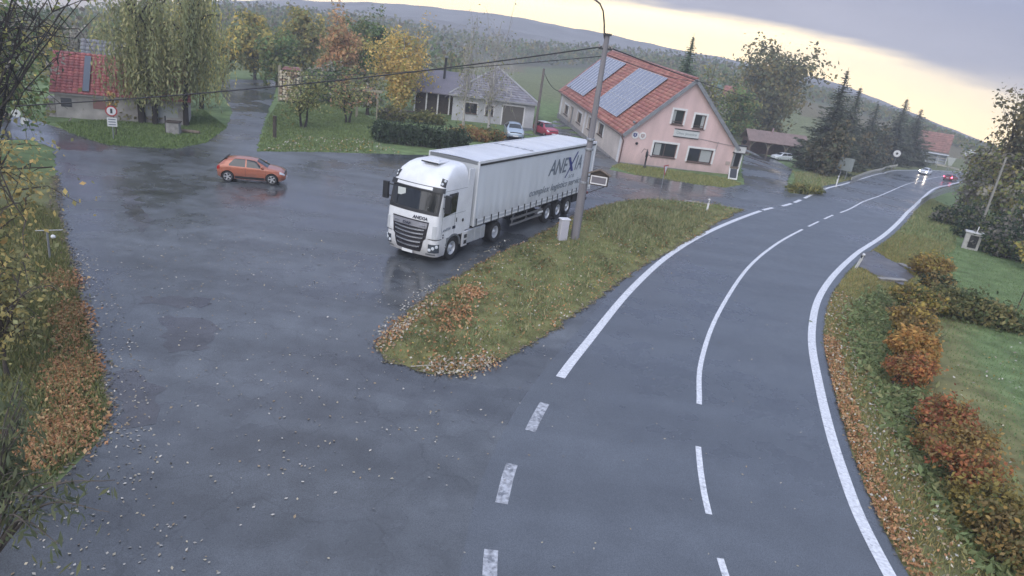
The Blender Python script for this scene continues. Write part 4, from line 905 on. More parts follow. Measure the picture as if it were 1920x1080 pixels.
MB().lathe([(.05, 0), (.19, .02), (.19, .16), (.13, .2)], 12, axis='y', c=(HW_ + .62, -.3, 3.25)).tube([(HW_ + .62, -.1, 3.25), (HW_ + .3, .1, 3.15)], .03, 5).obj('floodlight', M_dark, house, smooth=40)
# A-board chalkboard leaning by the porch
p = G(1373, 337); ab = thing('chalkboard_stand', 'white framed chalkboard standing at the right corner of the pink house', 'chalkboard', (p[0], p[1], 0), R(8))
MB().box(-.42, .42, -.03, .02, .02, 1.15, M=Matrix.Rotation(R(-12), 4, 'X')).obj('frame', M_trimw, ab, bevel=.01)
MB().box(-.31, .31, -.045, -.032, .16, .95, M=Matrix.Rotation(R(-12), 4, 'X')).obj('board', mat('chalkboard_slate', (.05, .055, .07), .6), ab)
MB().box(-.38, .38, .30, .34, .0, 1.1, M=Matrix.Rotation(R(8), 4, 'X')).obj('rear_leg', M_wood, ab)
# hand pump
p = HP(1.98, -1.2, 0); hp = thing('hand_pump', 'black cast hand water pump in front of the pink gable wall', 'water pump', (p[0], p[1], 0))
MB().lathe([(.16, 0), (.16, .08), (.085, .14), (.075, .9), (.11, .95), (.11, 1.35), (.06, 1.45), (.03, 1.62), (.0001, 1.66)], 14).obj('body', M_dark, hp, smooth=50)
MB().tube([(0, 0, 1.15), (.28, -.1, 1.12), (.40, -.15, .98)], .035, 8).obj('spout', M_dark, hp, smooth=50)
MB().tube([(0, 0, 1.5), (-.30, .05, 1.62), (-.5, .1, 1.25)], .022, 6).obj('handle', M_dark, hp)

# ------------------------------------------------------------------ generic small house
def hut(name, label, cat, org, a, Wd, Ln, he, hr, wmat, tmat, cols, cs=.32, rs=.38, hip=False, ov=.3, group=None, base=-.6):
    """x along the eave front (length Wd), y depth Ln; ridge parallel to x"""
    t = thing(name, label, cat, org, a, group)
    w_ = MB(); w_.box(0, Wd, 0, Ln, base, he)
    if not hip:
        w_.prism([(0.002, he), (Ln - .002, he), (Ln / 2, hr)], 0.001, Wd - .001, f=lambda y, z, x: (x, y, z))
    wall_ = w_.obj('wall', wmat, t)
    s_ = (hr - he) / (Ln / 2); sn_ = np.hypot(1, s_); vf = np.array([0, 1, s_]) / sn_; nf = np.array([0, -s_, 1]) / sn_; vb = np.array([0, -1, s_]) / sn_; nb_ = np.array([0, s_, 1]) / sn_
    sl_ = Ln / 2 * sn_ + ov
    if hip:
        r_ = MB(); rd = min(Wd, Ln) / 2; e_ = ov; zc = he - e_ * s_
        q = [(-e_, -e_, zc), (Wd + e_, -e_, zc), (Wd + e_, Ln + e_, zc), (-e_, Ln + e_, zc)]
        if Wd >= Ln: ra, rb2 = (rd, Ln / 2, hr), (Wd - rd, Ln / 2, hr); fs = [(0, 1, 5, 4), (1, 2, 5), (2, 3, 4, 5), (3, 0, 4)]
        else: ra, rb2 = (Wd / 2, rd, hr), (Wd / 2, Ln - rd, hr); fs = [(0, 1, 4), (1, 2, 5, 4), (2, 3, 5), (3, 0, 4, 5)]
        r_.add(q + [ra, rb2], fs + [(3, 2, 1, 0)]); rf = r_.obj('roof', tmat, t)
        return t, rf
    rf = MB().prism([(-ov * 0 + 0, 0)] and [(-ov / sn_, he - ov / sn_ * s_), (Ln / 2, hr), (Ln + ov / sn_, he - ov / sn_ * s_), (Ln + ov / sn_, he - ov / sn_ * s_ - .1), (Ln / 2, hr - .12), (-ov / sn_, he - ov / sn_ * s_ - .1)], -.25, Wd + .25, f=lambda y, z, x: (x, y, z + .1)).obj('roof', mat('roof_boards', (.2, .2, .2), .8), t)
    P0 = np.array([-.25, 0, he + .1]) - vf * ov; tiled('roof_tiles', P0, (1, 0, 0), vf, nf, Wd + .5, sl_, cs, rs, tmat, rf, cols, 5)
    P0 = np.array([Wd + .25, Ln, he + .1]) - vb * ov; tiled('roof_tiles', P0, (-1, 0, 0), vb, nb_, Wd + .5, sl_, cs, rs, tmat, rf, cols, 6)
    return t, rf
# left house with the red roof: front (eave) wall faces us
p0 = G(106, 219); p1 = G(205, 200); a = R(24); cl_ = float(np.hypot(*(p1 - p0)[:2])) * 1.12
LC = [(.36, .11, .11), (.33, .095, .10), (.40, .13, .12), (.30, .10, .10)]
lh, lr = hut('old_cottage', 'old cottage with red ribbed tile roof beside the willow', 'house', (p0[0], p0[1], 0), a, cl_, 4.6, 1.8, 4.2, mat('old_plaster', (.36, .34, .32), .9, var=.3, vscale=1.2, bump=.3), M_tile, LC, .34, .24)
for x0, x1, z0, z1 in ((.35, 1.0, .75, 1.35), (cl_ * .62, cl_ * .92, .5, 1.25)): MB().box(x0, x1, -.03, .01, z0, z1).obj('window', M_wing if x0 < 1 else mat('pale_shutter', (.40, .42, .41), .7), lh)
MB().box(2.3, 3.1, -.03, .01, .75, 1.4).obj('shutter', mat('faded_red_wood', (.24, .13, .12), .8), lh)
MB().box(cl_ * .7, cl_ * .7 + .5, 2.3, 2.8, 3.9, 4.75).box(cl_ * .7 - .08, cl_ * .7 + .58, 2.22, 2.88, 4.75, 4.84).obj('chimney', mat('old_plaster', (.36, .34, .32), .9), lh)
MB().box(1.75, 2.15, 0, 3.1, 0, .04, M=Matrix.Translation((0, -.15, 1.78)) @ Matrix.Rotation(math.atan2(2.4, 2.3), 4, 'X') @ Matrix.Translation((0, .05, .17))).obj('sheet_strip', mat('slate_blue_sheet', (.10, .12, .16), .4), lh)
MB().box(-.62, -.05, .1, 1.6, -.6, 1.25).obj('annex_wall', mat('rough_stone', (.30, .28, .26), .9, var=.45, vscale=5, bump=.6, bscale=8), lh)
q = G(118, 168); gs, gr_ = hut('grey_roofed_barn', 'barn with a grey roof half hidden behind the old cottage', 'barn', (p0[0] - 3.2, p0[1] + 8.0, -.2), a, 5.4, 5, 2.2, 4.9, MATS['old_plaster'], M_gtile, [(.15, .16, .18), (.17, .17, .19)], .4, .4)
# bungalow with the garage
p0 = G(846, 225); p1 = G(998, 241)
ga = math.atan2(p1[1] - p0[1], p1[0] - p0[0]); gl = float(np.hypot(*(p1 - p0)[:2]))
GB = [(.19, .18, .20), (.22, .21, .23), (.17, .165, .19)]
M_bung = mat('bungalow_render', (.44, .44, .46), .85, var=.15, vscale=.8)
bg_, br_ = hut('garage_bungalow', 'grey bungalow with hipped tile roof and a garage door', 'bungalow', (p0[0], p0[1], float(T(p0[0], p0[1])) + .05), ga, gl, 9.0, 2.95, 5.75, M_bung, M_gtile, GB, hip=True, ov=.45)
# tile courses on the visible hip faces
hp_ = MB(); cz = 5.75; e_ = .45; s_ = (5.75 - 2.95) / 4.5; zc = 2.95 - e_ * s_; rg = np.random.default_rng(3); rd_ = min(gl, 9.0) / 2
for j in range(14):
    f0, f1 = j / 14, (j + 1) / 14; za, zb_ = zc + (5.75 - zc) * f0, zc + (5.75 - zc) * f1
    xa0, xa1 = -e_ + (rd_ + e_) * f0, gl + e_ - (rd_ + e_) * f0; xb0, xb1 = -e_ + (rd_ + e_) * f1, gl + e_ - (rd_ + e_) * f1; ya, yb = -e_ + (rd_ + e_) * f0, -e_ + (rd_ + e_) * f1
    n = 26
    for k in range(n):
        u0, u1 = k / n, (k + 1) / n; c = tuple(np.array(GB[rg.integers(3)]) * rg.uniform(.85, 1.15))
        A0, A1 = xa0 + (xa1 - xa0) * u0, xa0 + (xa1 - xa0) * u1; B0, B1 = xb0 + (xb1 - xb0) * u0, xb0 + (xb1 - xb0) * u1
        hp_.add([(A0, ya - .03, za + .07), (A1, ya - .03, za + .07), (B1, yb, zb_ + .02), (B0, yb, zb_ + .02), (A0, ya - .03, za + .01), (A1, ya - .03, za + .01)], [(0, 1, 2, 3), (4, 5, 1, 0)], 0, c)
hp_.obj('roof_tiles', M_gtile, br_, kind='stuff')
M_tim = mat('ridge_strip', (.30, .30, .31), .7)
rs_ = MB(); zc2 = zc + .08
rs_.tube([(-e_, -e_, zc2), (rd_, min(gl, 9.) / 2, 5.83)], .12, 6); rs_.tube([(gl + e_, -e_, zc2), (gl - rd_, min(gl, 9.) / 2, 5.83)], .12, 6); rs_.obj('hip_tiles', M_tim, br_)
MB().box(-.5, gl + .5, -.5, -.40, 2.56, 2.72).obj('fascia', M_tim, bg_)
gd = MB().box(gl * .615, gl * .87, -.02, .06, -.3, 2.2).obj('garage_door', mat('garage_door_brown', (.11, .10, .09), .6), bg_)
for k in range(4): MB().box(gl * .615 + .05, gl * .87 - .05, -.035, -.021, -.2 + k * .6, .34 + k * .6).obj('door_panel', MATS['garage_door_brown'], gd)
MB().box(gl * .60, gl * .615, -.05, 0, -.3, 2.3).box(gl * .87, gl * .885, -.05, 0, -.3, 2.3).box(gl * .60, gl * .885, -.05, 0, 2.2, 2.34).obj('door_surround', M_trimw, bg_)
window(bg_, lambda a, b, d: (a, d, b), gl * .14, gl * .30, .9, 2.0, surround=.1, rev=-.01)
window(bg_, lambda a, b, d: (a, d, b), gl * .40, gl * .50, .9, 2.0, surround=.1, rev=-.01)
MB().box(-1.0, -.9, .6, 4.6, 2.1, 2.2).obj('shutter_rail', M_dwood, bg_)
for k in range(5): MB().box(-.06, .0, .8 + k * 1.0, 1.35 + k * 1.0, .4, 2.1).obj('window', M_wing, bg_)
wing = MB(); wing.box(-4.6, -.3, 4.6, 10.4, -.4, 2.5); wing.obj('wing_wall', M_dwood, bg_)
MB().prism([(3.6, 2.3), (7.5, 4.6), (11.4, 2.3), (11.4, 2.18), (7.5, 4.42), (3.6, 2.18)], -5.1, 2.5, f=lambda y, z, x: (x, y, z)).obj('wing_roof', mat('slate_sheet_roof', (.135, .125, .15), .5, var=.15, vscale=1), bg_)
for k in range(4): MB().box(-4.6 + k * 1.3, -4.45 + k * 1.3, 4.0, 4.15, -.4, 2.4).obj('porch_post', M_trimw, bg_)
MB().tube([(-1.6, 6.2, 3.6), (-1.55, 6.2, 6.1)], .14, 10).obj('chimney', M_dark, bg_, smooth=50); MB().tube([(-1.55, 6.2, 6.1), (-1.55, 6.2, 6.3)], .2, 10).obj('chimney_cap', M_zinc, bg_)
# woodshed and its red roof behind the white estate car
p = G(1407, 290); p2 = G(1502, 306); a = math.atan2(p2[1] - p[1], p2[0] - p[0])
ws_ = thing('wood_shed', 'open timber shed with brown roof and arched braces', 'shed', (p[0], p[1] + 1.0, float(T(p[0] + 3, p[1] + 1))), a); wl = 8.2
for k in range(4): MB().box(k * wl / 3 - .09, k * wl / 3 + .09, -.09, .09, 0, 2.25).obj('post', M_wood, ws_)
for k in range(3):
    br2 = MB()
    for sg in (0, 1):
        x0 = k * wl / 3 if sg == 0 else (k + 1) * wl / 3; d_ = 1 if sg == 0 else -1
        br2.tube([(x0 + d_ * .05, 0, 1.2), (x0 + d_ * .3, 0, 1.8), (x0 + d_ * .95, 0, 2.2)], .07, 5)
    br2.obj('arch_brace', mat('pale_timber', (.30, .27, .20), .8), ws_)
MB().box(-.2, wl + .2, 3.4, 3.5, 0, 2.4).box(-.05, .05, .1, 3.4, 0, 2.4).box(wl - .05, wl + .05, .1, 3.4, 0, 2.4).obj('back_wall', mat('dull_red_boards', (.16, .10, .09), .8, var=.2), ws_)
MB().prism([(-.5, 2.2), (1.75, 3.7), (4.0, 2.2), (4.0, 2.1), (1.75, 3.55), (-.5, 2.1)], -.6, wl + .6, f=lambda y, z, x: (x, y, z)).obj('roof', mat('brown_tin_roof', (.20, .14, .125), .55, var=.2, vscale=1.5), ws_)
MB().lathe([(.13, 2.9), (.13, 4.2)], 8, c=(wl * .42, 1.6, 0)).obj('chimney', mat('faded_pink_pipe', (.36, .25, .27), .7), ws_)
# far right house and white shelter at the bend, small far roofs
p = G(1712, 292); fs_ = ppm(p); fh, _ = hut('far_house', 'small house with a dull red roof above the road bend', 'house', (p[0], p[1], p[2]), R(-30), 52 / fs_, 34 / fs_, 15 / fs_, 46 / fs_, mat('far_render', (.45, .41, .38), .85, var=.1), M_tile, [(.30, .16, .14), (.33, .17, .15)], .5, .5)
for k in range(3): MB().box((8 + k * 15) / fs_, (14 + k * 15) / fs_, -.03, .01, 4 / fs_, 11 / fs_).obj('window', M_wing, fh)
p = G(1712, 303); sh_ = thing('bus_shelter', 'white glazed bus shelter on the grass by the bend', 'bus shelter', (p[0], p[1], float(T(p[0], p[1]))), R(-28))
for x in (0, 2.1, 4.2, 5.6): MB().box(x, x + .1, -.05, .05, 0, 2.2).obj('post', M_trimw, sh_)
for k in range(3): MB().box(.1, 5.6, 1.2, 1.26, .25 + k * .66, .78 + k * .66).obj('panel', mat('shelter_panel', (.52, .55, .62), .4), sh_)
MB().box(-.3, 5.9, -.4, 1.5, 2.2, 2.34).obj('roof', mat('shelter_roof', (.50, .52, .55), .5), sh_, bevel=.03)
MB().box(3.9, 4.0, 0, 1.2, .1, 2.1).box(5.6, 5.66, 0, 1.2, .1, 2.1).obj('side_panel', MATS['shelter_panel'], sh_)
q = at_depth(1343, 190, 112)
fb, _ = hut('green_garden_house', 'small pale green gabled garden house among trees behind the pink house', 'garden house', (q[0], q[1], q[2]), R(62), 2.4, 2.2, 1.9, 3.4, mat('mint_boards', (.30, .46, .40), .8, var=.1), M_gtile, [(.24, .34, .30), (.26, .36, .32)], .5, .5, base=-2)
q = at_depth(1354, 196, 126)
rf2, _ = hut('far_red_house', 'distant red roofed house beside the pale green garden house', 'house', (q[0], q[1], q[2]), R(-15), 3.6, 3.2, 1.6, 3.3, MATS['far_render'], M_tile, [(.34, .15, .13), (.30, .13, .12)], .6, .6, base=-2)

# ================================================================== street furniture
M_conc = mat('pole_concrete', (.20, .19, .20), .85, var=.18, vscale=3, bump=.2, streak=(1, 1, .15))
pb = G(1076, 456); 
pd = depth(pb); 
def on_axis(p, v):
    """height above p whose projection has row v"""
    lo, hi = 0, 25
    for _ in range(50):
        m_ = (lo + hi) / 2
        if proj((p[0], p[1], p[2] + m_))[1] > v: lo = m_
        else: hi = m_
    return lo
PH = on_axis(pb, 66)
pole = thing('utility_pole', 'tall concrete utility pole with street lamp behind the white cabinet', 'utility pole', tuple(pb))
MB().tube([(0, 0, -.3), (0, 0, 3.0)], [.215, .20], 12).tube([(0, 0, 3.0), (0, 0, PH)], [.165, .115], 10).obj('shaft', M_conc, pole, smooth=40)
MB().box(-.18, .18, -.16, .16, PH - .02, PH + .07).obj('cap', M_dark, pole)
for z in (2.98, 4.55, 5.0): MB().lathe([(.19, z), (.205, z + .02), (.205, z + .09), (.19, z + .11)], 12).obj('band', M_zinc, pole)
LP = [np.array([0, 0, PH - .35]), np.array([-.12, 0, PH - .1]), np.array([-.22, -.05, PH + .45]), np.array([-.36, -.1, PH + .95]), np.array([-.55, -.15, PH + 1.22]), np.array([-.78, -.2, PH + 1.34])]
MB().tube(LP, .035, 8).obj('lamp_arm', M_dwood, pole, smooth=50)
lo_ = MB(); lo_.loft([[(x, -.21 + .02 + y * wd_, PH + 1.34 + (-.78 - x) * .28 + z * hd) for y, z in ((-1, 0), (-.7, .8), (0, 1), (.7, .8), (1, 0), (.6, -.5), (-.6, -.5))] for x, wd_, hd in ((-.74, .05, .04), (-.8, .09, .06), (-1.05, .11, .06), (-1.25, .07, .04))]); lo_.obj('lamp_head', M_grey, pole, smooth=40)
MB().box(-.30, .30, -.05, .05, PH - .62, PH - .54).obj('crossarm', M_dark, pole)
for x in (-.28, -.1, .12, .28): MB().lathe([(.03, 0), (.055, .03), (.03, .07), (.055, .1), (.02, .14)], 8, c=(x, 0, PH - .54)).obj('insulator', mat('porcelain', (.35, .32, .30), .3), pole, smooth=40)
# bracketed roofed notice board on the pole
nbz = on_axis(pb, 335) + .05
nb_ = thing('notice_board', 'small dark roofed notice board bracketed to the concrete pole', 'notice board', (pb[0], pb[1], pb[2]), R(-12))
MB().box(.26, 1.14, -.10, .06, nbz - .26, nbz + .26).obj('case', M_dwood, nb_, bevel=.01)
fr = MB(); z0, z1 = nbz - .20, nbz + .20
fr.box(.31, 1.09, -.125, -.10, z1 - .05, z1); fr.box(.31, 1.09, -.125, -.10, z0, z0 + .05); fr.box(.31, .36, -.125, -.10, z0 + .05, z1 - .05); fr.box(1.04, 1.09, -.125, -.10, z0 + .05, z1 - .05); fr.obj('frame', M_trimw, nb_)
MB().box(.36, 1.04, -.11, -.101, z0 + .05, z1 - .05).obj('sheet', mat('notice_grey', (.16, .15, .17), .5), nb_)
MB().prism([(.16, nbz + .25), (.70, nbz + .48), (1.24, nbz + .25), (1.24, nbz + .29), (.70, nbz + .53), (.16, nbz + .29)], -.22, .14, f=lambda x, z, y: (x, y, z)).obj('roof', M_wood, nb_)
MB().prism([(.26, nbz + .26), (1.14, nbz + .26), (.70, nbz + .46)], -.09, .05, f=lambda x, z, y: (x, y, z)).obj('gable', M_dwood, nb_)
MB().tube([(.15, 0, nbz - .75), (1.0, 0, nbz - .28)], .022, 6).tube([(.1, 0, nbz + .1), (.3, 0, nbz + .1)], .03, 6).obj('strut', M_dark, nb_)
# electricity pillar
p = G(1052, 457); cbn = thing('electricity_pillar', 'white electricity cabinet pillar standing at the foot of the concrete pole', 'electricity cabinet', tuple(p), R(24)); hh = on_axis(p, 412)
MB().box(-.21, .21, -.15, .15, -.1, hh).obj('cabinet', mat('cabinet_pale', (.55, .54, .58), .5, var=.06), cbn, bevel=.015)
MB().box(-.25, .25, -.19, .19, hh, hh + .07).obj('lid', mat('cabinet_lid', (.66, .66, .70), .5), cbn, bevel=.02)
MB().box(-.17, .17, -.165, -.152, .12, hh - .08).obj('door', mat('cabinet_door', (.47, .46, .51), .5), cbn, bevel=.004)
MB().box(-.24, .24, -.18, .18, -.1, .06).obj('base', M_stone, cbn)
# signs
def sign_post(name, label, p, hpost, rz, group=None, r=.03):
    t = thing(name, label, 'road sign', tuple(p), rz, group); MB().tube([(0, 0, -.2), (0, 0, hpost)], r, 8).obj('post', M_zinc, t, smooth=50); return t
M_signred = mat('sign_red', (.42, .03, .035), .4); M_signw = mat('sign_white', (.70, .70, .70), .4); M_signback = mat('sign_back_grey', (.24, .27, .27), .5, metal=.3)
def disc(t, z, r, ring=.22, mcenter=None):
    o = MB().lathe([(r, -.02), (r, .0)], 28, axis='y', c=(0, -.035, z)).obj('disc', M_signred, t)
    MB().lathe([(r * (1 - ring), -.006), (r * (1 - ring), 0)], 28, axis='y', c=(0, -.056, z)).obj('face', M_signw, o)
    return o
p = G(213, 262); z1 = on_axis(p, 208)
sg1 = sign_post('prohibition_sign', 'round red bordered sign with a white plate below it by the old cottage', p, z1 + .3, R(25))
o = disc(sg1, z1, .33); MB().box(-.06, .06, -.07, -.063, z1 - .14, z1 + .14).obj('symbol', M_dark, o)
MB().box(-.27, .27, -.06, -.035, z1 - .95, z1 - .40).obj('plate', M_signw, sg1)
for k in range(3): MB().box(-.2, .2, -.066, -.061, z1 - .86 + k * .16, z1 - .80 + k * .16).obj('text_bar', M_greyink, sg1)
p = G(1240, 352); z1 = on_axis(p, 316); gw = sign_post('give_way_sign', 'give way triangle seen edge-on before the pink house', p, z1 + .2, R(58))
def tri(s, d0, d1, mt, nm, par, c): return MB().prism([(-s, s * .577), (s, s * .577), (0, -s * 1.155)], d0, d1, f=lambda x, z, y: (x, y, z + c)).obj(nm, mt, par)
o = tri(.46, -.055, -.035, M_signred, 'triangle', gw, z1); tri(.31, -.062, -.056, M_signw, 'face', o, z1)
# small stub delineators etc
def delineator(p, label, lean=0.0, az_=0.0, hgt=.95, group='white reflector posts beside the road'):
    t = thing('reflector_post', label, 'reflector post', tuple(p), 0, group); t.rotation_euler = (lean * math.sin(az_), lean * math.cos(az_), 0)
    MB().prism([(-.06, -.05), (.06, -.05), (.05, .05), (-.05, .05)], -.1, hgt, f=lambda x, y, z: (x, y, z)).obj('post', M_signw, t, bevel=.008)
    MB().prism([(-.062, -.052), (.062, -.052), (.052, .052), (-.052, .052)], hgt * .74, hgt * .90, f=lambda x, y, z: (x, y, z)).obj('black_band', M_dark, t)
    MB().box(-.03, .03, -.06, -.053, hgt * .76, hgt * .87).obj('reflector', M_plate, t)
delineator(G(1604, 503), 'leaning white reflector post beside the driveway on the right', R(20), R(90) * .9)
delineator(G(1324, 401), 'white reflector post on the tip of the grass island', hgt=1.0)
delineator(G(1567, 350), 'white reflector post left of the direction sign', hgt=1.1)
# concrete slab and pipe stub on the island tip
p = G(1310, 385); sbx = thing('concrete_pipe_end', 'white concrete pipe head beside the reflector post on the island tip', 'pipe head', tuple(p), R(-10)); MB().box(-1.0, .9, -.06, .06, .0, .22).obj('coping', mat('old_concrete', (.26, .25, .24), .85), sbx, bevel=.02); MB().box(-.85, .1, -.09, -.062, -.05, .16).obj('mouth', mat('black_void', (.006, .006, .007), .9), sbx)
# direction sign seen from behind
p = G(1578, 336); z1 = on_axis(p, 308); ds = thing('direction_sign', 'square direction sign seen from behind on two posts', 'road sign', tuple(p), R(-35))
for x in (-.35, .35): MB().tube([(x, 0, -.2), (x, 0, z1 + .6)], .045, 8).obj('post', M_zinc, ds, smooth=50)
MB().box(-.85, .85, -.09, -.05, z1 - .75, z1 + .75).obj('panel', M_signback, ds, bevel=.02)
for k in range(3): MB().box(-1.05, .82, -.05, -.02, z1 - .5 + k * .45, z1 - .44 + k * .45).obj('stiffener', M_signback, ds)
p = G(1672, 320); z1 = on_axis(p, 288); s3 = sign_post('prohibition_sign', 'round white sign with dark ring beside the far guard rail', p, z1 + .3, R(-35)); o = MB().lathe([(.80, -.02), (.80, 0)], 28, axis='y', c=(0, -.035, z1)).obj('disc', M_dark, s3); MB().lathe([(.58, -.006), (.58, 0)], 24, axis='y', c=(0, -.056, z1)).obj('face', M_signw, o); MB().lathe([(.2, -.006), (.2, 0)], 12, axis='y', c=(0, -.063, z1)).obj('symbol', M_dark, o)
p = G(1778, 318); z1 = on_axis(p, 303); s4 = thing('give_way_sign', 'pale give way sign seen from behind at the road bend', 'road sign', tuple(p), R(-40)); MB().tube([(0, 0, -.2), (0, 0, z1 + .9)], .05, 8).obj('post', M_zinc, s4); MB().prism([(-.75, .75), (.75, .75), (.28, -.8), (-.28, -.8)], -.06, -.03, f=lambda x, z, y: (x, y, z + z1)).obj('panel', mat('sign_back_pale', (.42, .44, .41), .5), s4, bevel=.02)
p = G(1806, 318); z1 = on_axis(p, 286); s5 = thing('place_sign', 'white place name sign tilted among the bushes by the bend', 'road sign', (p[0] + 2, p[1] + 2.5, p[2] - .2), R(-40)); 
for k, zc in enumerate((z1 + .35, z1 - .4)): MB().box(-.75 - .3 * k, .75 - .3 * k, -.06, -.03, zc - .28, zc + .28, M=Matrix.Rotation(R(-18), 4, 'Y') if False else None).obj('panel', M_signw, s5, bevel=.01); MB().box(-.6 - .3 * k, .5 - .3 * k, -.068, -.061, zc - .1, zc + .1).obj('text_bar', M_greyink, s5)
for x in (-.5, .4): MB().tube([(x, 0, -.2), (x, 0, z1 + .6)], .04, 6).obj('post', M_zinc, s5)
# guard rails
def guard(name, label, P, hgt, mt, sp=2.0, side=1):
    P = spline([np.array(p[:2]) for p in P], .5); t = thing(name, label, 'guard rail', (0, 0, 0), 0)
    z = T(P[:, 0], P[:, 1]); d = np.gradient(P, axis=0); d /= np.linalg.norm(d, axis=1)[:, None]; n_ = np.stack([-d[:, 1], d[:, 0]], 1) * side
    prof = [(.0, -.16), (.05, -.12), (.05, -.04), (.0, 0), (.05, .04), (.05, .12), (0, .16), (-.02, .16), (-.02, -.16)]
    MB().loft([[(P[i, 0] + n_[i, 0] * a, P[i, 1] + n_[i, 1] * a, z[i] + hgt + b) for a, b in prof] for i in range(len(P))]).obj('rail', mt, t, smooth=50)
    s_ = np.concatenate([[0], np.cumsum(np.linalg.norm(np.diff(P, axis=0), axis=1))])
    for q in np.arange(.3, s_[-1], sp):
        x, y = np.interp(q, s_, P[:, 0]), np.interp(q, s_, P[:, 1]); zz_ = float(T(x, y)); MB().box(x - .05, x + .05, y - .04, y + .04, zz_ - .3, zz_ + hgt + .1).obj('post', M_zinc, t)
    return t
guard('guard_rail', 'beige guard rail along the left edge of the far road', [G(1594, 345), G(1625, 331), G(1655, 322), G(1681, 316)], .62, mat('beige_rail', (.48, .46, .38), .5, var=.15))
guard('guard_rail', 'grey guard rail along the right edge of the far road', [G(1724, 388), G(1746, 373), G(1770, 362), G(1797, 356)], .62, mat('galvanised_rail', (.36, .37, .38), .45, metal=.5))
guard('guard_rail', 'pale guard rail round the outside of the road bend', [G(1752, 314), G(1772, 318), G(1800, 325), G(1830, 331)], .65, MATS['beige_rail'])
# lawn utility box, stakes, posts on the left
p = G(1817, 466); hb_ = on_axis(p, 437); t = thing('meter_kiosk', 'pale concrete meter kiosk with dark hatch on the lawn at right', 'kiosk', tuple(p), R(-30))
MB().box(-.45, .45, -.3, .3, -.1, hb_).obj('body', mat('kiosk_render', (.40, .39, .37), .8, var=.15), t, bevel=.02); MB().box(-.52, .52, -.37, .37, hb_, hb_ + .08).obj('lid', mat('kiosk_lid', (.46, .46, .46), .7), t, bevel=.02); MB().box(-.18, .30, -.33, -.301, .12, hb_ - .12).obj('hatch', M_dark, t); MB().tube([(.1, 0, hb_), (.12, 0, hb_ + .45)], .03, 6).obj('vent_pipe', M_trimw, t)
p = G(1907, 578); t = thing('garden_stake', 'thin dark stake standing on the right lawn', 'stake', tuple(p)); MB().tube([(0, 0, -.2), (.05, 0, 1.55)], .025, 6).obj('stake', M_dwood, t)
p = G(515, 258); t = thing('wooden_post', 'dark wooden post beside the path near the forecourt', 'post', tuple(p)); MB().box(-.11, .11, -.11, .11, -.2, on_axis(p, 217)).obj('post', M_dwood, t, bevel=.02)
p = G(94, 486); z1 = on_axis(p, 432); t = thing('metal_post', 'thin grey T-topped metal post among the yellow leaves', 'post', tuple(p), R(10)); MB().tube([(0, 0, -.2), (0, 0, z1)], .035, 8).obj('post', M_zinc, t); MB().tube([(-.35, 0, z1 - .04), (0, 0, z1), (.5, 0, z1 + .06)], .018, 6).obj('crossbar', M_zinc, t); MB().lathe([(.05, 0), (.07, .05), (.04, .12)], 8, axis='x', c=(.12, 0, z1 - .2)).obj('tap', M_plate, t)
p = G(50, 262); z1 = on_axis(p, 213); t = sign_post('bus_stop_sign', 'small round white sign in the shade on the left', (p[0], p[1], p[2]), z1 + .2, R(30)); MB().lathe([(.22, -.02), (.22, 0)], 20, axis='y', c=(-.35, -.03, z1)).obj('disc', M_signw, t); MB().lathe([(.07, -.006), (.07, 0)], 10, axis='y', c=(-.35, -.053, z1)).obj('symbol', M_dark, t); MB().box(-.18, .18, -.05, -.03, z1 - .60, z1 - .22).obj('plate', M_signw, t)
p = G(326, 250); t = thing('stone_trough', 'grey stone block with dark lid under the willow', 'stone block', tuple(p), R(15)); MB().box(-.42, .42, -.4, .4, -.1, .78).obj('block', mat('old_concrete', (.26, .25, .24), .85), t, bevel=.05); MB().box(-.46, .46, -.44, .44, .78, .84).obj('lid', M_dwood, t); MB().tube([(-.5, 0, 0), (-.52, 0, 1.15)], .05, 6).obj('pipe', M_dark, t)
p = G(352, 250); t = thing('fallen_log', 'short weathered log lying on the grass beside the stone block', 'log', tuple(p), R(8)); MB().tube([(-.75, 0, .13), (.8, .05, .14)], [.14, .12], 8).obj('log', M_wood, t, smooth=50)
# second pole and firewood tower, arbour, garden things
p2 = G(1002, 250); z2 = on_axis(p2, 128); wpole = thing('wooden_pole', 'leaning wooden cable pole beside the bungalow', 'utility pole', tuple(p2)); wpole.rotation_euler = (0, R(1.0), 0)
MB().tube([(0, 0, -.3), (0, 0, z2)], [.17, .12], 10).obj('shaft', mat('old_pole_wood', (.15, .13, .12), .85, var=.25, vscale=4), wpole, smooth=50); MB().tube([(0, 0, z2), (0, 0, z2 + .08)], [.14, .05], 8).obj('cap', M_zinc, wpole)
wd_ = ray(544, 168); fp = G(544, 168); fp = O3 + wd_ * (72.0 / (wd_ @ fw)); fp[2] = 0; 
t = thing('firewood_tower', 'tall framed stack of cut firewood beside the path', 'firewood stack', (fp[0], fp[1], float(T(fp[0], fp[1]))), R(12))
wS = 2.1; hS = 3.3; cb_ = MB(); rg = np.random.default_rng(5); zq = .35
while zq < hS:
    xq = -wS / 2 + .12 + rg.uniform(0, .1)
    while xq < wS / 2 - .1:
        r0 = rg.uniform(.10, .17); col = (.62, .54, .40) if rg.random() < .6 else ((.42, .31, .2) if rg.random() < .5 else (.2, .13, .09)); 
        cb_.lathe([(r0, -.55 + rg.uniform(-.06, .06)), (r0, .5)], 7, axis='y', c=(xq, 0, zq + rg.uniform(-.03, .03)), col=col); xq += 2 * r0 + .02
    zq += .27
cb_.obj('logs', mat('cut_wood', (.4, .3, .2), .8, attr=True), t, kind='stuff')
for x in (-wS / 2 - .06, wS / 2 + .06):
    for y in (-.45, .45): MB().box(x - .06, x + .06, y - .06, y + .06, 0, hS + .35).obj('frame_post', mat('pale_timber', (.30, .27, .20), .8), t)
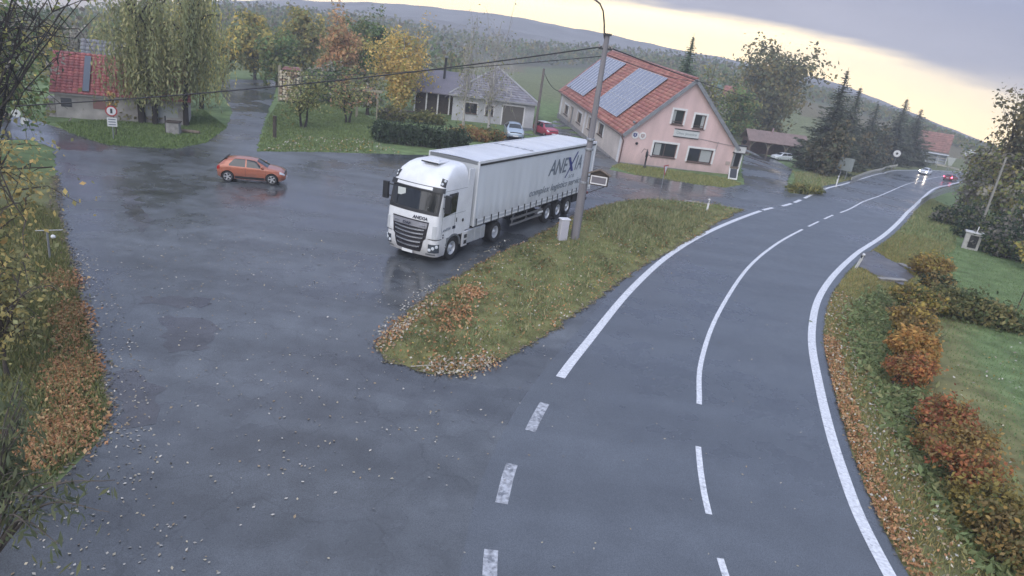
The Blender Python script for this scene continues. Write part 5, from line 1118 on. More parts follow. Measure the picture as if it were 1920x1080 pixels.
MB().box(-wS / 2 - .1, wS / 2 + .1, -.5, .5, .1, .2).obj('base_rail', MATS['pale_timber'], t); MB().prism([(-wS / 2 + .2, hS), (wS / 2, hS + .05), (wS / 2, hS + .35), (-wS / 2 + .5, hS + .3)], -.5, .5, f=lambda x, z, y: (x, y, z)).obj('cover', mat('faded_red_tarp', (.30, .15, .14), .7), t)
ap = O3 + ray(690, 150) * (66 / (ray(690, 150) @ fw)); 
t = thing('garden_arbour', 'pale timber garden arbour frame between the fruit trees', 'arbour', (ap[0], ap[1], 0), R(10))
for x in (-1.0, 1.0):
    for y in (0, 1.4): MB().box(x - .06, x + .06, y - .06, y + .06, 0, 2.6).obj('post', MATS['pale_timber'], t)
for y in (0, 1.4): MB().box(-1.4, 1.4, y - .05, y + .05, 2.6, 2.75).obj('beam', MATS['pale_timber'], t)
MB().tube([(-1.0, 0, 1.9), (-.4, 0, 2.6)], .05, 5).tube([(1.0, 0, 1.9), (.4, 0, 2.6)], .05, 5).obj('brace', MATS['pale_timber'], t)
p = G(770, 222); t = thing('garden_table', 'dark garden table with a pale cover under the golden tree', 'table', tuple(p), R(20)); MB().box(-.7, .7, -.4, .4, .68, .76).obj('top', M_dwood, t)
for x in (-.6, .6):
    for y in (-.32, .32): MB().box(x - .04, x + .04, y - .04, y + .04, 0, .68).obj('leg', M_dwood, t)
MB().box(-1.1, -.75, -.2, .2, 0, .6).obj('cover', mat('pale_cover', (.5, .5, .5), .6), t)
# ---- cables
def cable(label, a, b, sag, r=.022, name='power_cable', n=24):
    a, b = np.array(a, float), np.array(b, float); P = []
    for k in range(n + 1): q = k / n; p = a + (b - a) * q; p[2] -= sag * 4 * q * (1 - q); P.append(p)
    return MB().tube(P, r, 5, cap=False).obj(name, mat('cable_black', (.02, .02, .022), .6), None, label=label, cat='cable')
ptop = np.array([pb[0], pb[1], pb[2] + PH])
cable('thick black cable from the concrete pole to the upper left', ptop + (-.15, 0, -.5), at_depth(-60, 203, 30), .35, .03)
cable('thin cable below the thick one running left from the concrete pole', ptop + (-.1, 0, -.9), at_depth(470, 142, 62), .3, .018)
cable('black cable from the concrete pole over the pink house roof ridge', ptop + (.2, 0, -.5), at_depth(1460, 196, 95), .3, .03)
cable('second black cable dropping behind the pink house', ptop + (.15, 0, -.8), at_depth(1350, 153, 75), .5, .02)
cable('sagging pale cable between the wooden pole and the roof eave', np.array(p2) + (0, 0, z2 - .1), HP(.5, 24, 3.6), 1.3, .03)
cable('taut guy wire slanting down at the left edge', at_depth(86, 60, 26), at_depth(-15, 205, 24), .02, .02, 'guy_wire')
# ================================================================== vegetation
M_leaf = mat('foliage', (.08, .1, .04), .75, attr=True, spec=.2)
_n = M_leaf.node_tree.nodes; _l = M_leaf.node_tree.links; _tb = _n.new('ShaderNodeBsdfTranslucent'); _mx = _n.new('ShaderNodeMixShader'); _mx.inputs[0].default_value = .45
_at = [q for q in _n if q.type == 'ATTRIBUTE'][0]; _l.new(_at.outputs['Color'], _tb.inputs[0]); _l.new(_n['Principled BSDF'].outputs[0], _mx.inputs[1]); _l.new(_tb.outputs[0], _mx.inputs[2]); _l.new(_mx.outputs[0], _n['Material Output'].inputs[0])
LIFT = 2.9
M_bark = mat('bark_brown', (.075, .062, .052), .9, var=.3, vscale=5)
M_barkp = mat('bark_pale', (.36, .34, .31), .85, var=.3, vscale=4)
M_barkd = mat('bark_dark', (.035, .03, .027), .9)
OLIVE = [(.085, .095, .036), (.105, .105, .04), (.07, .085, .034), (.13, .115, .042)]
GREEN = [(.055, .085, .032), (.07, .10, .038), (.045, .07, .03)]
YELLOW = [(.30, .21, .05), (.36, .26, .07), (.24, .18, .05), (.18, .15, .045)]
GOLD = [(.23, .165, .055), (.27, .195, .07), (.19, .15, .055)]
ORANGE = [(.30, .13, .045), (.36, .17, .06), (.24, .11, .04), (.20, .13, .05)]
RUST = [(.22, .085, .045), (.27, .11, .05), (.17, .07, .04), (.20, .12, .05)]
BROWN = [(.16, .115, .05), (.20, .14, .055), (.12, .10, .045), (.23, .15, .05)]
DARKG = [(.026, .042, .022), (.033, .052, .026), (.022, .034, .02)]
GREYB = [(.11, .10, .085), (.13, .12, .10)]
def quads(C, N_, S, r_, aspect=1.0, col=None, down=None):
    """cards: centres C, sizes S, random orientation biased to normals N_"""
    n = len(C); a = r_.normal(size=(n, 3)) + (N_ if N_ is not None else 0); a /= np.linalg.norm(a, axis=1)[:, None]
    t = r_.normal(size=(n, 3)) if down is None else down + r_.normal(size=(n, 3)) * .25
    u = t - a * (t * a).sum(1)[:, None]; u /= np.linalg.norm(u, axis=1)[:, None] + 1e-9; v = np.cross(a, u)
    S = np.asarray(S).reshape(-1, 1); u = u * S * .5 * aspect; v = v * S * .5
    bend = a * S * r_.uniform(-.15, .15, (n, 1))
    V = np.stack([C - u + bend, C - v * .8, C + u + bend, C + v * .8], 1).reshape(-1, 3)
    return V, np.arange(n * 4).reshape(n, 4)
def pick(cols, n, r_, var=.25, lift=1.0):
    c = np.array(cols)[r_.integers(0, len(cols), n)] * lift; return c * r_.uniform(1 - var, 1 + var, (n, 1))
def tree(name, label, base, H, rx, zc, rz, seed, leaves=3500, ls=.3, cols=OLIVE, bark=None, cat='tree', group=None, nb=14, nsub=5, tr=.18, lean=(0, 0), spread=.12, forks=1, aspect=1.3, leafy=(.0, 1.0), droop=0.0, clump=1.0, sides=5, twig=True, flat=False):
    """trunk with limbs reaching into an uneven crown of leaf cards; zc, rz and rx give the crown's middle and radii in metres"""
    r_ = np.random.default_rng(seed); root = thing(name, label, cat, (base[0], base[1], float(T(base[0], base[1])) - .05), 0, group)
    mb = MB(); anchors = []
    for fk in range(forks):
        ang = 2 * math.pi * fk / forks + r_.uniform(0, 1); o = np.array([math.cos(ang), math.sin(ang), 0]) * (.0 if forks == 1 else rx * .22)
        top = np.array([lean[0], lean[1], 0]) + o * 1.4 + np.array([0, 0, min(H, zc + rz * .85)])
        n = 8; P = []
        for i in range(n + 1):
            q = i / n; p = o * .25 * (1 if forks > 1 else 0) + (top - o * .25 * (1 if forks > 1 else 0)) * q; P.append(p + r_.normal(0, H * .008, 3) * (q > 0) * (1, 1, 0))
        P = np.array(P); rr_ = tr * (1 - np.linspace(0, 1, n + 1) * .85) * (1.0 if forks == 1 else .75); rr_[0] *= 1.35
        mb.tube(P, list(rr_), 7)
        for k in range(nb // forks):
            q = r_.uniform(.22, .95); i = q * n; i0 = min(int(i), n - 1); s0 = P[i0] + (P[i0 + 1] - P[i0]) * (i - i0)
            d = r_.normal(size=3); d[2] = d[2] * .8; d /= np.linalg.norm(d); ra = r_.uniform(.62, 1.0)
            tgt = np.array([lean[0] * .8, lean[1] * .8, zc]) + d * np.array([rx, rx, rz]) * ra * r_.uniform(.82, 1.12)
            if tgt[2] < s0[2] - .2 * H and not flat: s0 = P[max(1, int(n * .3))]
            m1 = s0 * .5 + tgt * .5 + np.array([0, 0, abs(r_.normal(0, .06)) * H * (1 if not droop else 1.5)]) + r_.normal(0, .03 * rx, 3)
            B = spline([s0, s0 * .72 + m1 * .28 + r_.normal(0, .02 * rx, 3), m1, tgt - np.array([0, 0, droop])], np.linalg.norm(tgt - s0) / 5); r0 = tr * (1 - .8 * q) * .5
            mb.tube(B, list(np.linspace(r0, .012, len(B))), sides, cap=False)
            for _ in range(nsub):
                j = r_.integers(len(B) // 3, len(B)); t2 = B[j] + r_.normal(size=3) * np.array([rx, rx, rz]) * .24 - np.array([0, 0, droop * .7]); t2[2] = max(t2[2], .25)
                mid = (B[j] + t2) / 2 + r_.normal(0, .03 * rx, 3) + np.array([0, 0, .03 * H])
                if twig: mb.tube([B[j], mid, t2], [.022 + .002 * H * .1, .014, .006], 3, cap=False)
                anchors += [mid, t2, t2]
            anchors += [B[-1], B[len(B) * 2 // 3]]
    mb.obj('trunk', bark or M_bark, root, smooth=60)
    if leaves:
        A_ = np.array(anchors); ai = r_.integers(0, len(A_), leaves); C = A_[ai] + r_.normal(0, spread, (leaves, 3)) * np.array([rx, rx, rz * .8]) * clump
        C[:, 2] = np.maximum(C[:, 2], .15); ctr = np.array([0, 0, zc]); cv = r_.uniform(.72, 1.25, len(A_)); hue = r_.integers(0, len(cols), len(A_))
        c = np.where(r_.random((leaves, 1)) < .6, np.array(cols)[hue[ai]], pick(cols, leaves, r_)) * cv[ai][:, None] * r_.uniform(.8, 1.2, (leaves, 1))
        N_ = (C - ctr) / np.array([rx, rx, rz]) * .9 + np.array([0, 0, .5]); S = ls * r_.uniform(.55, 1.35, leaves)
        V, F = quads(C, N_, S, r_, aspect); link('crown', npmesh('crown', V, F, M_leaf, c * LIFT), root)
    return root
def willow(name, label, base, H, rx, seed, strands, cols, trunks, group=None):
    r_ = np.random.default_rng(seed); root = thing(name, label, 'tree', (base[0], base[1], float(T(base[0], base[1])) - .05), 0, group); mb = MB(); ends = []
    for tx, ty, tr in trunks:
        P = np.array([[tx, ty, 0], [tx * 1.02 + r_.normal(0, .1), ty, H * .25], [tx * 1.2 + r_.normal(0, .2), ty + r_.normal(0, .2), H * .55], [tx * 1.5, ty * 1.2, H * .86]]); P = spline(P, .8); mb.tube(P, list(np.linspace(tr * 1.2, tr * .3, len(P))), 7)
        for k in range(11):
            j = r_.integers(len(P) // 4, len(P)); an = r_.uniform(0, 6.28); rr_ = rx * r_.uniform(.3, 1.0)
            e_ = P[j] * (0, 0, 1) + np.array([tx + math.cos(an) * rr_, ty + math.sin(an) * rr_, r_.uniform(.05, .28) * H]); e_[2] = min(e_[2], H)
            B = spline([P[j], (P[j] + e_) / 2 + (0, 0, .08 * H), e_], .7); mb.tube(B, list(np.linspace(tr * .4, .02, len(B))), 5, cap=False); ends += list(B[len(B) // 3:])
    mb.obj('trunk', M_barkd, root, smooth=60); ends = np.array(ends)
    Cs, Ss, Cc, Dn = [], [], [], []
    for k in range(strands):
        e_ = ends[r_.integers(len(ends))] + r_.normal(0, .55, 3) * (1, 1, .5); ln = min(r_.uniform(.35, .85) * e_[2], e_[2] - r_.uniform(.6, 2.2)); n = max(4, int(ln / .30)); sw = r_.normal(0, .12, 2); c = np.array(cols[r_.integers(len(cols))]) * r_.uniform(.75, 1.25)
        z = e_[2] - np.linspace(0, ln, n); q = np.linspace(0, 1, n)[:, None]
        Cs.append(np.concatenate([e_[:2] + sw * q + r_.normal(0, .07, (n, 2)), z[:, None]], 1)); Ss.append(r_.uniform(.22, .42, n)); Cc.append(np.tile(c, (n, 1)) * r_.uniform(.8, 1.2, (n, 1)))
    C = np.concatenate(Cs); S = np.concatenate(Ss); V, F = quads(C, None, S * .45, r_, 2.6, down=np.tile([0, 0, -1.0], (len(C), 1)))
    link('crown', npmesh('crown', V, F, M_leaf, np.concatenate(Cc) * LIFT * 1.25), root); return root
def conifer(name, label, base, H, rx, seed, cols=DARKG, group=None, z0=.06):
    r_ = np.random.default_rng(seed); root = thing(name, label, 'tree', (base[0], base[1], float(T(base[0], base[1])) - .05), 0, group)
    MB().tube([(0, 0, 0), (0, 0, H * .5), (0, 0, H * 1.03)], [.02 * H, .011 * H, .012], 7).obj('trunk', M_barkd, root, smooth=60)
    C, S, Nn, U = [], [], [], []
    nl = int(H * 3.6)
    for i in range(nl):
        q = i / nl; z = H * (z0 + (1 - z0) * q); rl = rx * (1 - q) ** .9 * r_.uniform(.72, 1.18) + .05
        for k in range(int(9 + 8 * (1 - q))):
            an = r_.uniform(0, 6.28); l_ = rl * r_.uniform(.7, 1.08); n = max(3, int(l_ / .24)); t = np.linspace(.12, 1, n)
            dx_, dy_ = math.cos(an), math.sin(an); dz_ = -.32 * l_ * t ** 1.2 + .22 * l_ * np.maximum(t - .7, 0) * 2 + (.3 * q) * l_ * t
            C.append(np.stack([dx_ * l_ * t, dy_ * l_ * t, z + dz_], 1)); S.append(np.full(n, .64) * r_.uniform(.6, 1.3, n) * (1.15 - .5 * t) * (1.0 - .62 * q)); Nn.append(np.tile([0, 0, 1.6], (n, 1))); U.append(np.tile([dx_, dy_, -.35], (n, 1)))
    C = np.concatenate(C); S = np.concatenate(S); V, F = quads(C, np.concatenate(Nn), S, r_, 1.7, down=np.concatenate(U) * 2)
    hue = pick(cols, len(C), r_, .3); link('crown', npmesh('crown', V, F, M_leaf, hue * LIFT), root); return root
def shrub(name, label, cat, base, blobs, n, ls, cols, seed, group=None, aspect=1.4, zb=0.0, stems=True):
    """leaf cards over and inside a cluster of uneven lobes (x, y, z, rx, ry, rz)"""
    r_ = np.random.default_rng(seed); root = thing(name, label, cat, (base[0], base[1], float(T(base[0], base[1])) + zb), 0, group)
    B = np.array(blobs, float); wgt = (B[:, 3] * B[:, 4] + B[:, 3] * B[:, 5]); bi = r_.choice(len(B), n, p=wgt / wgt.sum())
    d = r_.normal(size=(n, 3)); d /= np.linalg.norm(d, axis=1)[:, None]; rad = r_.uniform(.3, 1, n) ** .5 * (1 + .16 * r_.normal(size=n))
    wv = 1 + .24 * np.sin(d[:, 0] * 7 + bi * 3.1) * np.sin(d[:, 1] * 6 + bi) + .12 * np.sin(d[:, 2] * 9 + bi * 1.7)
    C = B[bi, :3] + d * B[bi, 3:] * (rad * wv)[:, None]; k = C[:, 2] > .03; C = C[k]; d = d[k]; bi = bi[k]; n = len(C)
    hue = r_.integers(0, len(cols), (len(B), 7)); cell = (np.floor((d[:, 0] + 1) * 1.7).astype(int) + np.floor((d[:, 2] + 1) * 1.7).astype(int) * 2) % 7
    c = np.where(r_.random((n, 1)) < .55, np.array(cols)[hue[bi, cell]], pick(cols, n, r_)) * r_.uniform(.75, 1.25, (n, 1))
    V, F = quads(C, d * 1.1 + np.array([0, 0, .4]), ls * r_.uniform(.6, 1.35, n), r_, aspect); link('foliage', npmesh('foliage', V, F, M_leaf, c * 1.8), root)
    if stems:
        mb = MB()
        for q in range(4 + 4 * len(B)):
            b_ = B[r_.integers(len(B))]; e_ = b_[:3] + r_.normal(size=3) * b_[3:] * .5; e_[2] = max(e_[2], .2); mb.tube([(b_[0] * .6 + r_.normal(0, .1), b_[1] * .6 + r_.normal(0, .1), -.1), (e_ * .6 + b_[:3] * .1), e_], [.035, .022, .008], 4, cap=False)
        mb.obj('stems', M_bark, root)
    return root
def mpx(u, v): return ppm(G(u, v))
# ---- left: willow, old trees
wb = G(286, 233); willow('weeping_willow', 'weeping willow with hanging olive curtains beside the red roofed cottage', wb, 11.0, 2.7, 31, 1000, [(.105, .11, .055), (.095, .10, .05), (.13, .12, .06), (.08, .088, .047)], [(-.75, 0, .22), (.1, .2, .19), (1.9, 1.2, .18)])
wb2 = at_depth(378, 205, 60); willow('weeping_willow', 'yellower willow trailing down beside the wet path', (wb2[0], wb2[1]), 10.4, 1.7, 32, 420, [(.16, .145, .05), (.13, .13, .048), (.20, .165, .055)], [(0, 0, .18)])
def behind(u, v, d): p = at_depth(u, v, d); return (p[0], p[1])
def crown_tree(name, label, u, vbase, d, vtop, wpx, **k):
    """tree whose foot stands on the ground at distance d below pixel column u"""
    p = at_depth(u, vbase, d)
    if 1480 < u < 1775: p = G(u, vbase); k['ls'] = k.get('ls', .3) * min(1.3, depth(p) / d); d = depth(p)
    b = np.array([p[0], p[1], float(T(p[0], p[1]))]); s_ = FPX / d
    H = (proj(b)[1] - vtop) / s_; rx = wpx / 2 / s_; rz = k.pop('rzf', .40) * H; zc = H - rz
    return tree(name, label, b, H, rx, zc, rz, **k)
BG = 'autumn trees behind the forecourt'
crown_tree('broadleaf_tree', 'broad olive green tree behind the firewood tower, left of the tower', 478, 150, 92, 34, 105, seed=41, leaves=5200, ls=.42, cols=OLIVE + YELLOW[2:], group=BG, nb=20, spread=.13)
crown_tree('broadleaf_tree', 'tall yellowish tree rising right above the firewood tower', 565, 150, 96, 28, 100, seed=42, leaves=5200, ls=.42, cols=OLIVE + [(.16, .14, .05), (.19, .15, .05)], group=BG, nb=20)
crown_tree('broadleaf_tree', 'dark green undergrown tree directly behind the firewood tower', 520, 160, 86, 60, 80, seed=43, leaves=3200, ls=.38, cols=GREEN + OLIVE, group=BG, rzf=.48)
crown_tree('broadleaf_tree', 'orange red tree left of the garden arbour', 642, 152, 82, 44, 86, seed=44, leaves=4200, ls=.34, cols=[(.20, .12, .065), (.23, .14, .075), (.17, .11, .055), (.14, .115, .055)], group=BG, rzf=.46)
crown_tree('broadleaf_tree', 'green tree between the orange tree and the golden birch', 683, 148, 88, 42, 62, seed=45, leaves=2600, ls=.34, cols=GREEN + OLIVE[:2], group=BG, rzf=.42)
crown_tree('broadleaf_tree', 'small dark round tree on a bare stem behind the arbour', 706, 150, 78, 60, 44, seed=46, leaves=1500, ls=.3, cols=DARKG + GREEN, group=BG, rzf=.26, tr=.13)
crown_tree('birch_tree', 'golden yellow birch left of the grey bungalow', 748, 216, 76, 44, 112, seed=47, leaves=7000, ls=.26, cols=GOLD + [(.16, .15, .05)], bark=M_barkp, rzf=.47, nb=26, spread=.13)
crown_tree('bare_birch', 'bare pale birch in front of the bungalow roof, left trunk', 868, 236, 68, 44, 74, seed=48, leaves=500, ls=.16, cols=GREYB + OLIVE, bark=M_barkp, rzf=.42, nb=24, nsub=9, tr=.13, group='bare birches before the bungalow')
crown_tree('bare_birch', 'bare pale birch in front of the bungalow beside the garage door', 915, 246, 66, 38, 96, seed=49, leaves=500, ls=.16, cols=GREYB + OLIVE, bark=M_barkp, rzf=.44, nb=30, nsub=9, tr=.15, group='bare birches before the bungalow')
FT = 'fruit trees on the front lawn'
crown_tree('fruit_tree', 'sparse fruit tree with twin stems on the front lawn', 568, 246, 57, 132, 120, seed=50, leaves=1500, ls=.19, cols=OLIVE + [(.17, .16, .08)], bark=M_barkd, rzf=.40, nb=16, forks=2, tr=.14, group=FT, nsub=6, spread=.10)
crown_tree('fruit_tree', 'sparse fruit tree with a forked trunk and reddish leaves on its right', 652, 233, 63, 140, 110, seed=51, leaves=1300, ls=.19, cols=OLIVE + [(.17, .16, .08), (.2, .11, .07)], bark=M_barkd, rzf=.40, nb=16, forks=2, tr=.13, group=FT, nsub=6, spread=.10)
crown_tree('broadleaf_tree', 'bush-like grey green trees in the orchard behind the fruit trees', 615, 172, 76, 120, 105, seed=52, leaves=2200, ls=.3, cols=GREEN + GREYB, group=BG, rzf=.45)
crown_tree('broadleaf_tree', 'low grey green tree below the arbour', 690, 190, 70, 140, 74, seed=53, leaves=1600, ls=.26, cols=GREYB + OLIVE, group=BG, rzf=.45)
crown_tree('broadleaf_tree', 'yellow green tree behind the willow on the far side of the path', 420, 150, 84, 70, 60, seed=54, leaves=2400, ls=.36, cols=OLIVE + YELLOW[2:], group=BG, rzf=.45)
# trees behind the left cottage
LG = 'trees behind the old cottage'
for i, (u, vb, d, vt, wpx, cl_, lv, lab) in enumerate([(95, 130, 74, 52, 70, YELLOW[2:] + OLIVE, 1900, 'yellowish tree at the left end of the grey roofed barn'), (150, 120, 84, 42, 70, GREYB, 350, 'bare grey tree above the grey roofed barn'), (205, 110, 80, 36, 70, OLIVE + [(.17, .15, .05)], 2200, 'olive yellow tree right of the barn chimney')]):
    crown_tree('broadleaf_tree', lab, u, vb, d, vt, wpx, seed=60 + i, leaves=lv, ls=.36, cols=cl_, group=LG, rzf=.45)
# shady trees on the far left, one leaning in with bare boughs
tree('bare_tree', 'dark bare tree reaching over the top left corner', behind(-30, 300, 24), 11.5, 3.6, 8.2, 3.2, 70, leaves=260, ls=.16, cols=GREYB + OLIVE, bark=M_barkd, nb=26, nsub=9, tr=.15, lean=(1.2, 0), spread=.09)
tree('broadleaf_tree', 'dark leafy tree shading the road at the left edge', behind(-25, 260, 33), 8.5, 2.8, 4.6, 3.6, 71, leaves=4200, ls=.2, cols=GREEN + OLIVE + [(.10, .09, .05)], bark=M_bark, nb=24, tr=.18, spread=.13)
tree('broadleaf_tree', 'dark bare-twigged tree behind the round sign on the left', behind(10, 215, 44), 8.5, 3.4, 5.2, 3.2, 72, leaves=2600, ls=.22, cols=GREYB + DARKG, bark=M_barkd, nb=26, nsub=8, tr=.22, spread=.12)
# near yellow tree at the left edge, its boughs over the verge
tree('maple_tree', 'yellow leaved tree at the left edge beside the road', behind(-95, 640, 16.5), 6.6, 2.4, 4.0, 2.3, 73, leaves=5200, ls=.105, cols=[(.20, .155, .06), (.24, .19, .075), (.15, .13, .055), (.12, .115, .055), (.09, .09, .045), (.22, .145, .06)], bark=M_bark, nb=26, nsub=7, tr=.16, spread=.10, lean=(.5, 0))
tree('maple_tree', 'smaller yellow leaved sapling on the left verge below the T-topped post', behind(5, 640, 15.5), 3.4, 1.2, 1.9, 1.35, 74, leaves=1500, ls=.10, cols=[(.18, .15, .06), (.13, .12, .055), (.10, .10, .05)], bark=M_bark, nb=16, nsub=6, tr=.05, spread=.12)
# grey green willow sprays in the near left corner
def sprays(name, label, base, pts, seed, cols, n_per=26, ls=.16):
    r_ = np.random.default_rng(seed); root = thing(name, label, 'tree', (base[0], base[1], -.05)); b = np.array([base[0], base[1], -.05]); mb = MB(); C, U, S = [], [], []
    crown_ = [np.array(p) - b for p in pts]; top = np.mean(crown_, axis=0) * (.35, .35, .55)
    mb.tube(spline([(0, 0, 0), top * (.4, .4, .5), top], .4), .07, 7)
    for p in crown_:
        B = spline([top * .8, (top + p) / 2 + (0, 0, .35), p], .15); mb.tube(B, list(np.linspace(.03, .005, len(B))), 4, cap=False)
        for k in range(n_per):
            q = B[r_.integers(len(B) // 2, len(B))]; dn = np.array([r_.normal(0, .35), r_.normal(0, .35), -1.0]); C.append(q + dn * ls * .5 + r_.normal(0, .10, 3)); U.append(dn); S.append(ls * r_.uniform(.7, 1.3))
    mb.obj('trunk', M_bark, root); C = np.array(C); V, F = quads(C, None, np.array(S) * .30, r_, 3.4, down=np.array(U) * 3); link('crown', npmesh('crown', V, F, M_leaf, pick(cols, len(C), r_)), root); return root
rsp_ = np.random.default_rng(9)
pts = [at_depth(rsp_.uniform(-20, 60), rsp_.uniform(700, 900), rsp_.uniform(8.5, 10.5)) for _ in range(34)] + [at_depth(u, v, d) for u, v, d in ((150, 905, 8.4), (215, 900, 8.2), (130, 940, 8.3), (205, 960, 8.1), (70, 1000, 8), (110, 1020, 7.9), (60, 930, 8.3), (95, 880, 8.6))]
sprays('willow_sapling', 'grey green willow sapling with long narrow leaves in the near left corner', behind(-60, 1060, 9.0), pts, 75, [(.13, .15, .085), (.16, .175, .10), (.10, .12, .065), (.15, .16, .08)], 30, .17)
# ---- behind and beside the pink house
crown_tree('spruce_tree' if False else 'broadleaf_tree', 'grey green tree behind the pink house ridge, right of the spruce tip', 1325, 190, 104, 112, 70, seed=80, leaves=2200, ls=.4, cols=OLIVE + GREYB, rzf=.45, group='trees behind the pink house')
pz = at_depth(1272, 210, 96); conifer('spruce_tree', 'spruce whose tip shows above the pink house roof', (pz[0], pz[1]), (proj((pz[0], pz[1], 0))[1] - 84) / (FPX / 96), 3.1, 81, [(.04, .06, .032), (.05, .07, .04)], group='spruces')
crown_tree('broadleaf_tree', 'big dark olive tree right of the pink house gable', 1430, 250, 128, 98, 160, seed=82, leaves=9500, ls=.56, cols=[(.06, .062, .03), (.075, .07, .032), (.05, .056, .03), (.10, .08, .032)], rzf=.47, nb=26, spread=.13, tr=.3)
crown_tree('broadleaf_tree', 'dull green tree between the gable and the shed', 1374, 240, 112, 160, 92, seed=83, leaves=3600, ls=.4, cols=OLIVE + GREEN, rzf=.46, group='trees behind the pink house')
SP = 'spruces beside the road'
for i, (u, vb, d, vt, w_, lab) in enumerate([(1537, 335, 72, 138, 88, 'tallest spruce beside the driveway'), (1570, 318, 84, 168, 62, 'slim spruce right of the tallest spruce'), (1612, 312, 88, 196, 66, 'middle spruce between the slim spruce and the pointed pair'), (1664, 306, 96, 188, 66, 'pointed spruce left of the dull red far roof'), (1696, 306, 92, 206, 70, 'short pointed spruce nearest the dull red far roof')]):
    p = G(u, min(vb, 322)); d = depth(p); b = (p[0], p[1], float(T(p[0], p[1]))); s_ = FPX / d; conifer('spruce_tree', lab, b, (proj(b)[1] - vt) / s_, w_ * .74 / s_, 84 + i, [(.04, .048, .033), (.05, .057, .038), (.034, .04, .03), (.062, .062, .042)], group=SP)
for i, (u, vb, d, vt, w_, lab) in enumerate([(1548, 330, 78, 235, 70, 'dark bush-like tree at the foot of the tallest spruce'), (1598, 320, 80, 238, 74, 'dark undergrown tree below the slim spruce'), (1632, 312, 90, 250, 56, 'dark undergrown tree left of the pointed spruces'), (1528, 325, 76, 258, 46, 'low dark tree right of the white estate car')]):
    crown_tree('broadleaf_tree', lab, u, vb, d, vt, w_, seed=95 + i, leaves=2600, ls=.34, cols=[(.045, .046, .03), (.06, .055, .034), (.036, .042, .026), (.08, .065, .035)], rzf=.5, group='dark trees below the spruces')
# right edge
RG = 'trees along the right edge'
for i, (u, vb, d, vt, w_, cl_, lv, rzf, lab) in enumerate([
    (1838, 420, 60, 158, 100, [(.05, .048, .028), (.085, .07, .032)], 2300, .36, 'tall sparse tree silhouetted against the yellow sky at right'),
    (1905, 430, 56, 148, 90, [(.045, .044, .03), (.06, .055, .032)], 2400, .40, 'sparse tree cut by the right edge of the view'),
    (1815, 400, 64, 262, 80, OLIVE + GREYB, 1800, .5, 'leafy dark tree right of the road bend'),
    (1862, 440, 56, 285, 100, OLIVE + BROWN[2:3] + GREYB, 3000, .5, 'olive tree behind the meter kiosk'),
    (1920, 470, 50, 330, 110, DARKG + OLIVE + GREYB, 2600, .5, 'dark tree behind the bare forked tree at right'),
    (1808, 395, 62, 338, 52, GREYB + OLIVE[:1], 1000, .5, 'low dark tree beside the grey guard rail'),
    (1850, 306, 92, 272, 80, GREYB + OLIVE[:1], 1500, .5, 'grey brown thicket tree behind the place name sign')]):
    crown_tree('broadleaf_tree', lab, u, vb, d, vt, w_, seed=100 + i, leaves=lv, ls=.27, cols=cl_, bark=M_barkd, rzf=rzf, nb=24, group=RG, spread=.12)
pr_ = G(1836, 432); pz = on_axis(pr_, 296); t = thing('telegraph_pole', 'thin pale telegraph pole among the trees at right', 'utility pole', tuple(pr_)); MB().tube([(0, 0, -.2), (0, 0, pz)], [.10, .07], 8).obj('shaft', mat('silvered_wood', (.26, .25, .22), .8, var=.2), t); MB().box(-.4, .4, -.04, .04, pz - .5, pz - .42).obj('crossarm', M_wood, t)
crown_tree('bare_tree', 'bare forked tree at the edge of the right lawn', 1898, 512, 44, 385, 70, seed=112, leaves=150, ls=.15, cols=GREYB, bark=M_barkd, rzf=.42, nb=16, nsub=7, forks=2, tr=.16)
crown_tree('fruit_tree', 'yellow leaved bush tree at the right edge of the lawn', 1918, 540, 40, 440, 60, seed=113, leaves=900, ls=.2, cols=YELLOW[2:] + OLIVE, rzf=.45)
# dark hedge bank along the back of the right lawn
HB = 'dark bushes along the back of the right lawn'
for i, (u, v, d_, lab) in enumerate([(1800, 425, 1, 'dark bush left of the meter kiosk'), (1848, 452, 1, 'dark bush right of the meter kiosk'), (1880, 478, 1, 'dark bush left of the bare forked tree'), (1915, 490, 1, 'dark bush at the right edge behind the forked tree')]):
    p = G(u, v); shrub('dark_bush', lab, 'bush', p, [(0, 0, .7, 1.3, 1.0, .9), (1.2, .8, .9, 1.2, 1.0, 1.0), (-1.1, .6, .6, 1.0, .9, .8)], 1900, .19, DARKG + GREYB + OLIVE[:1], 120 + i, HB)
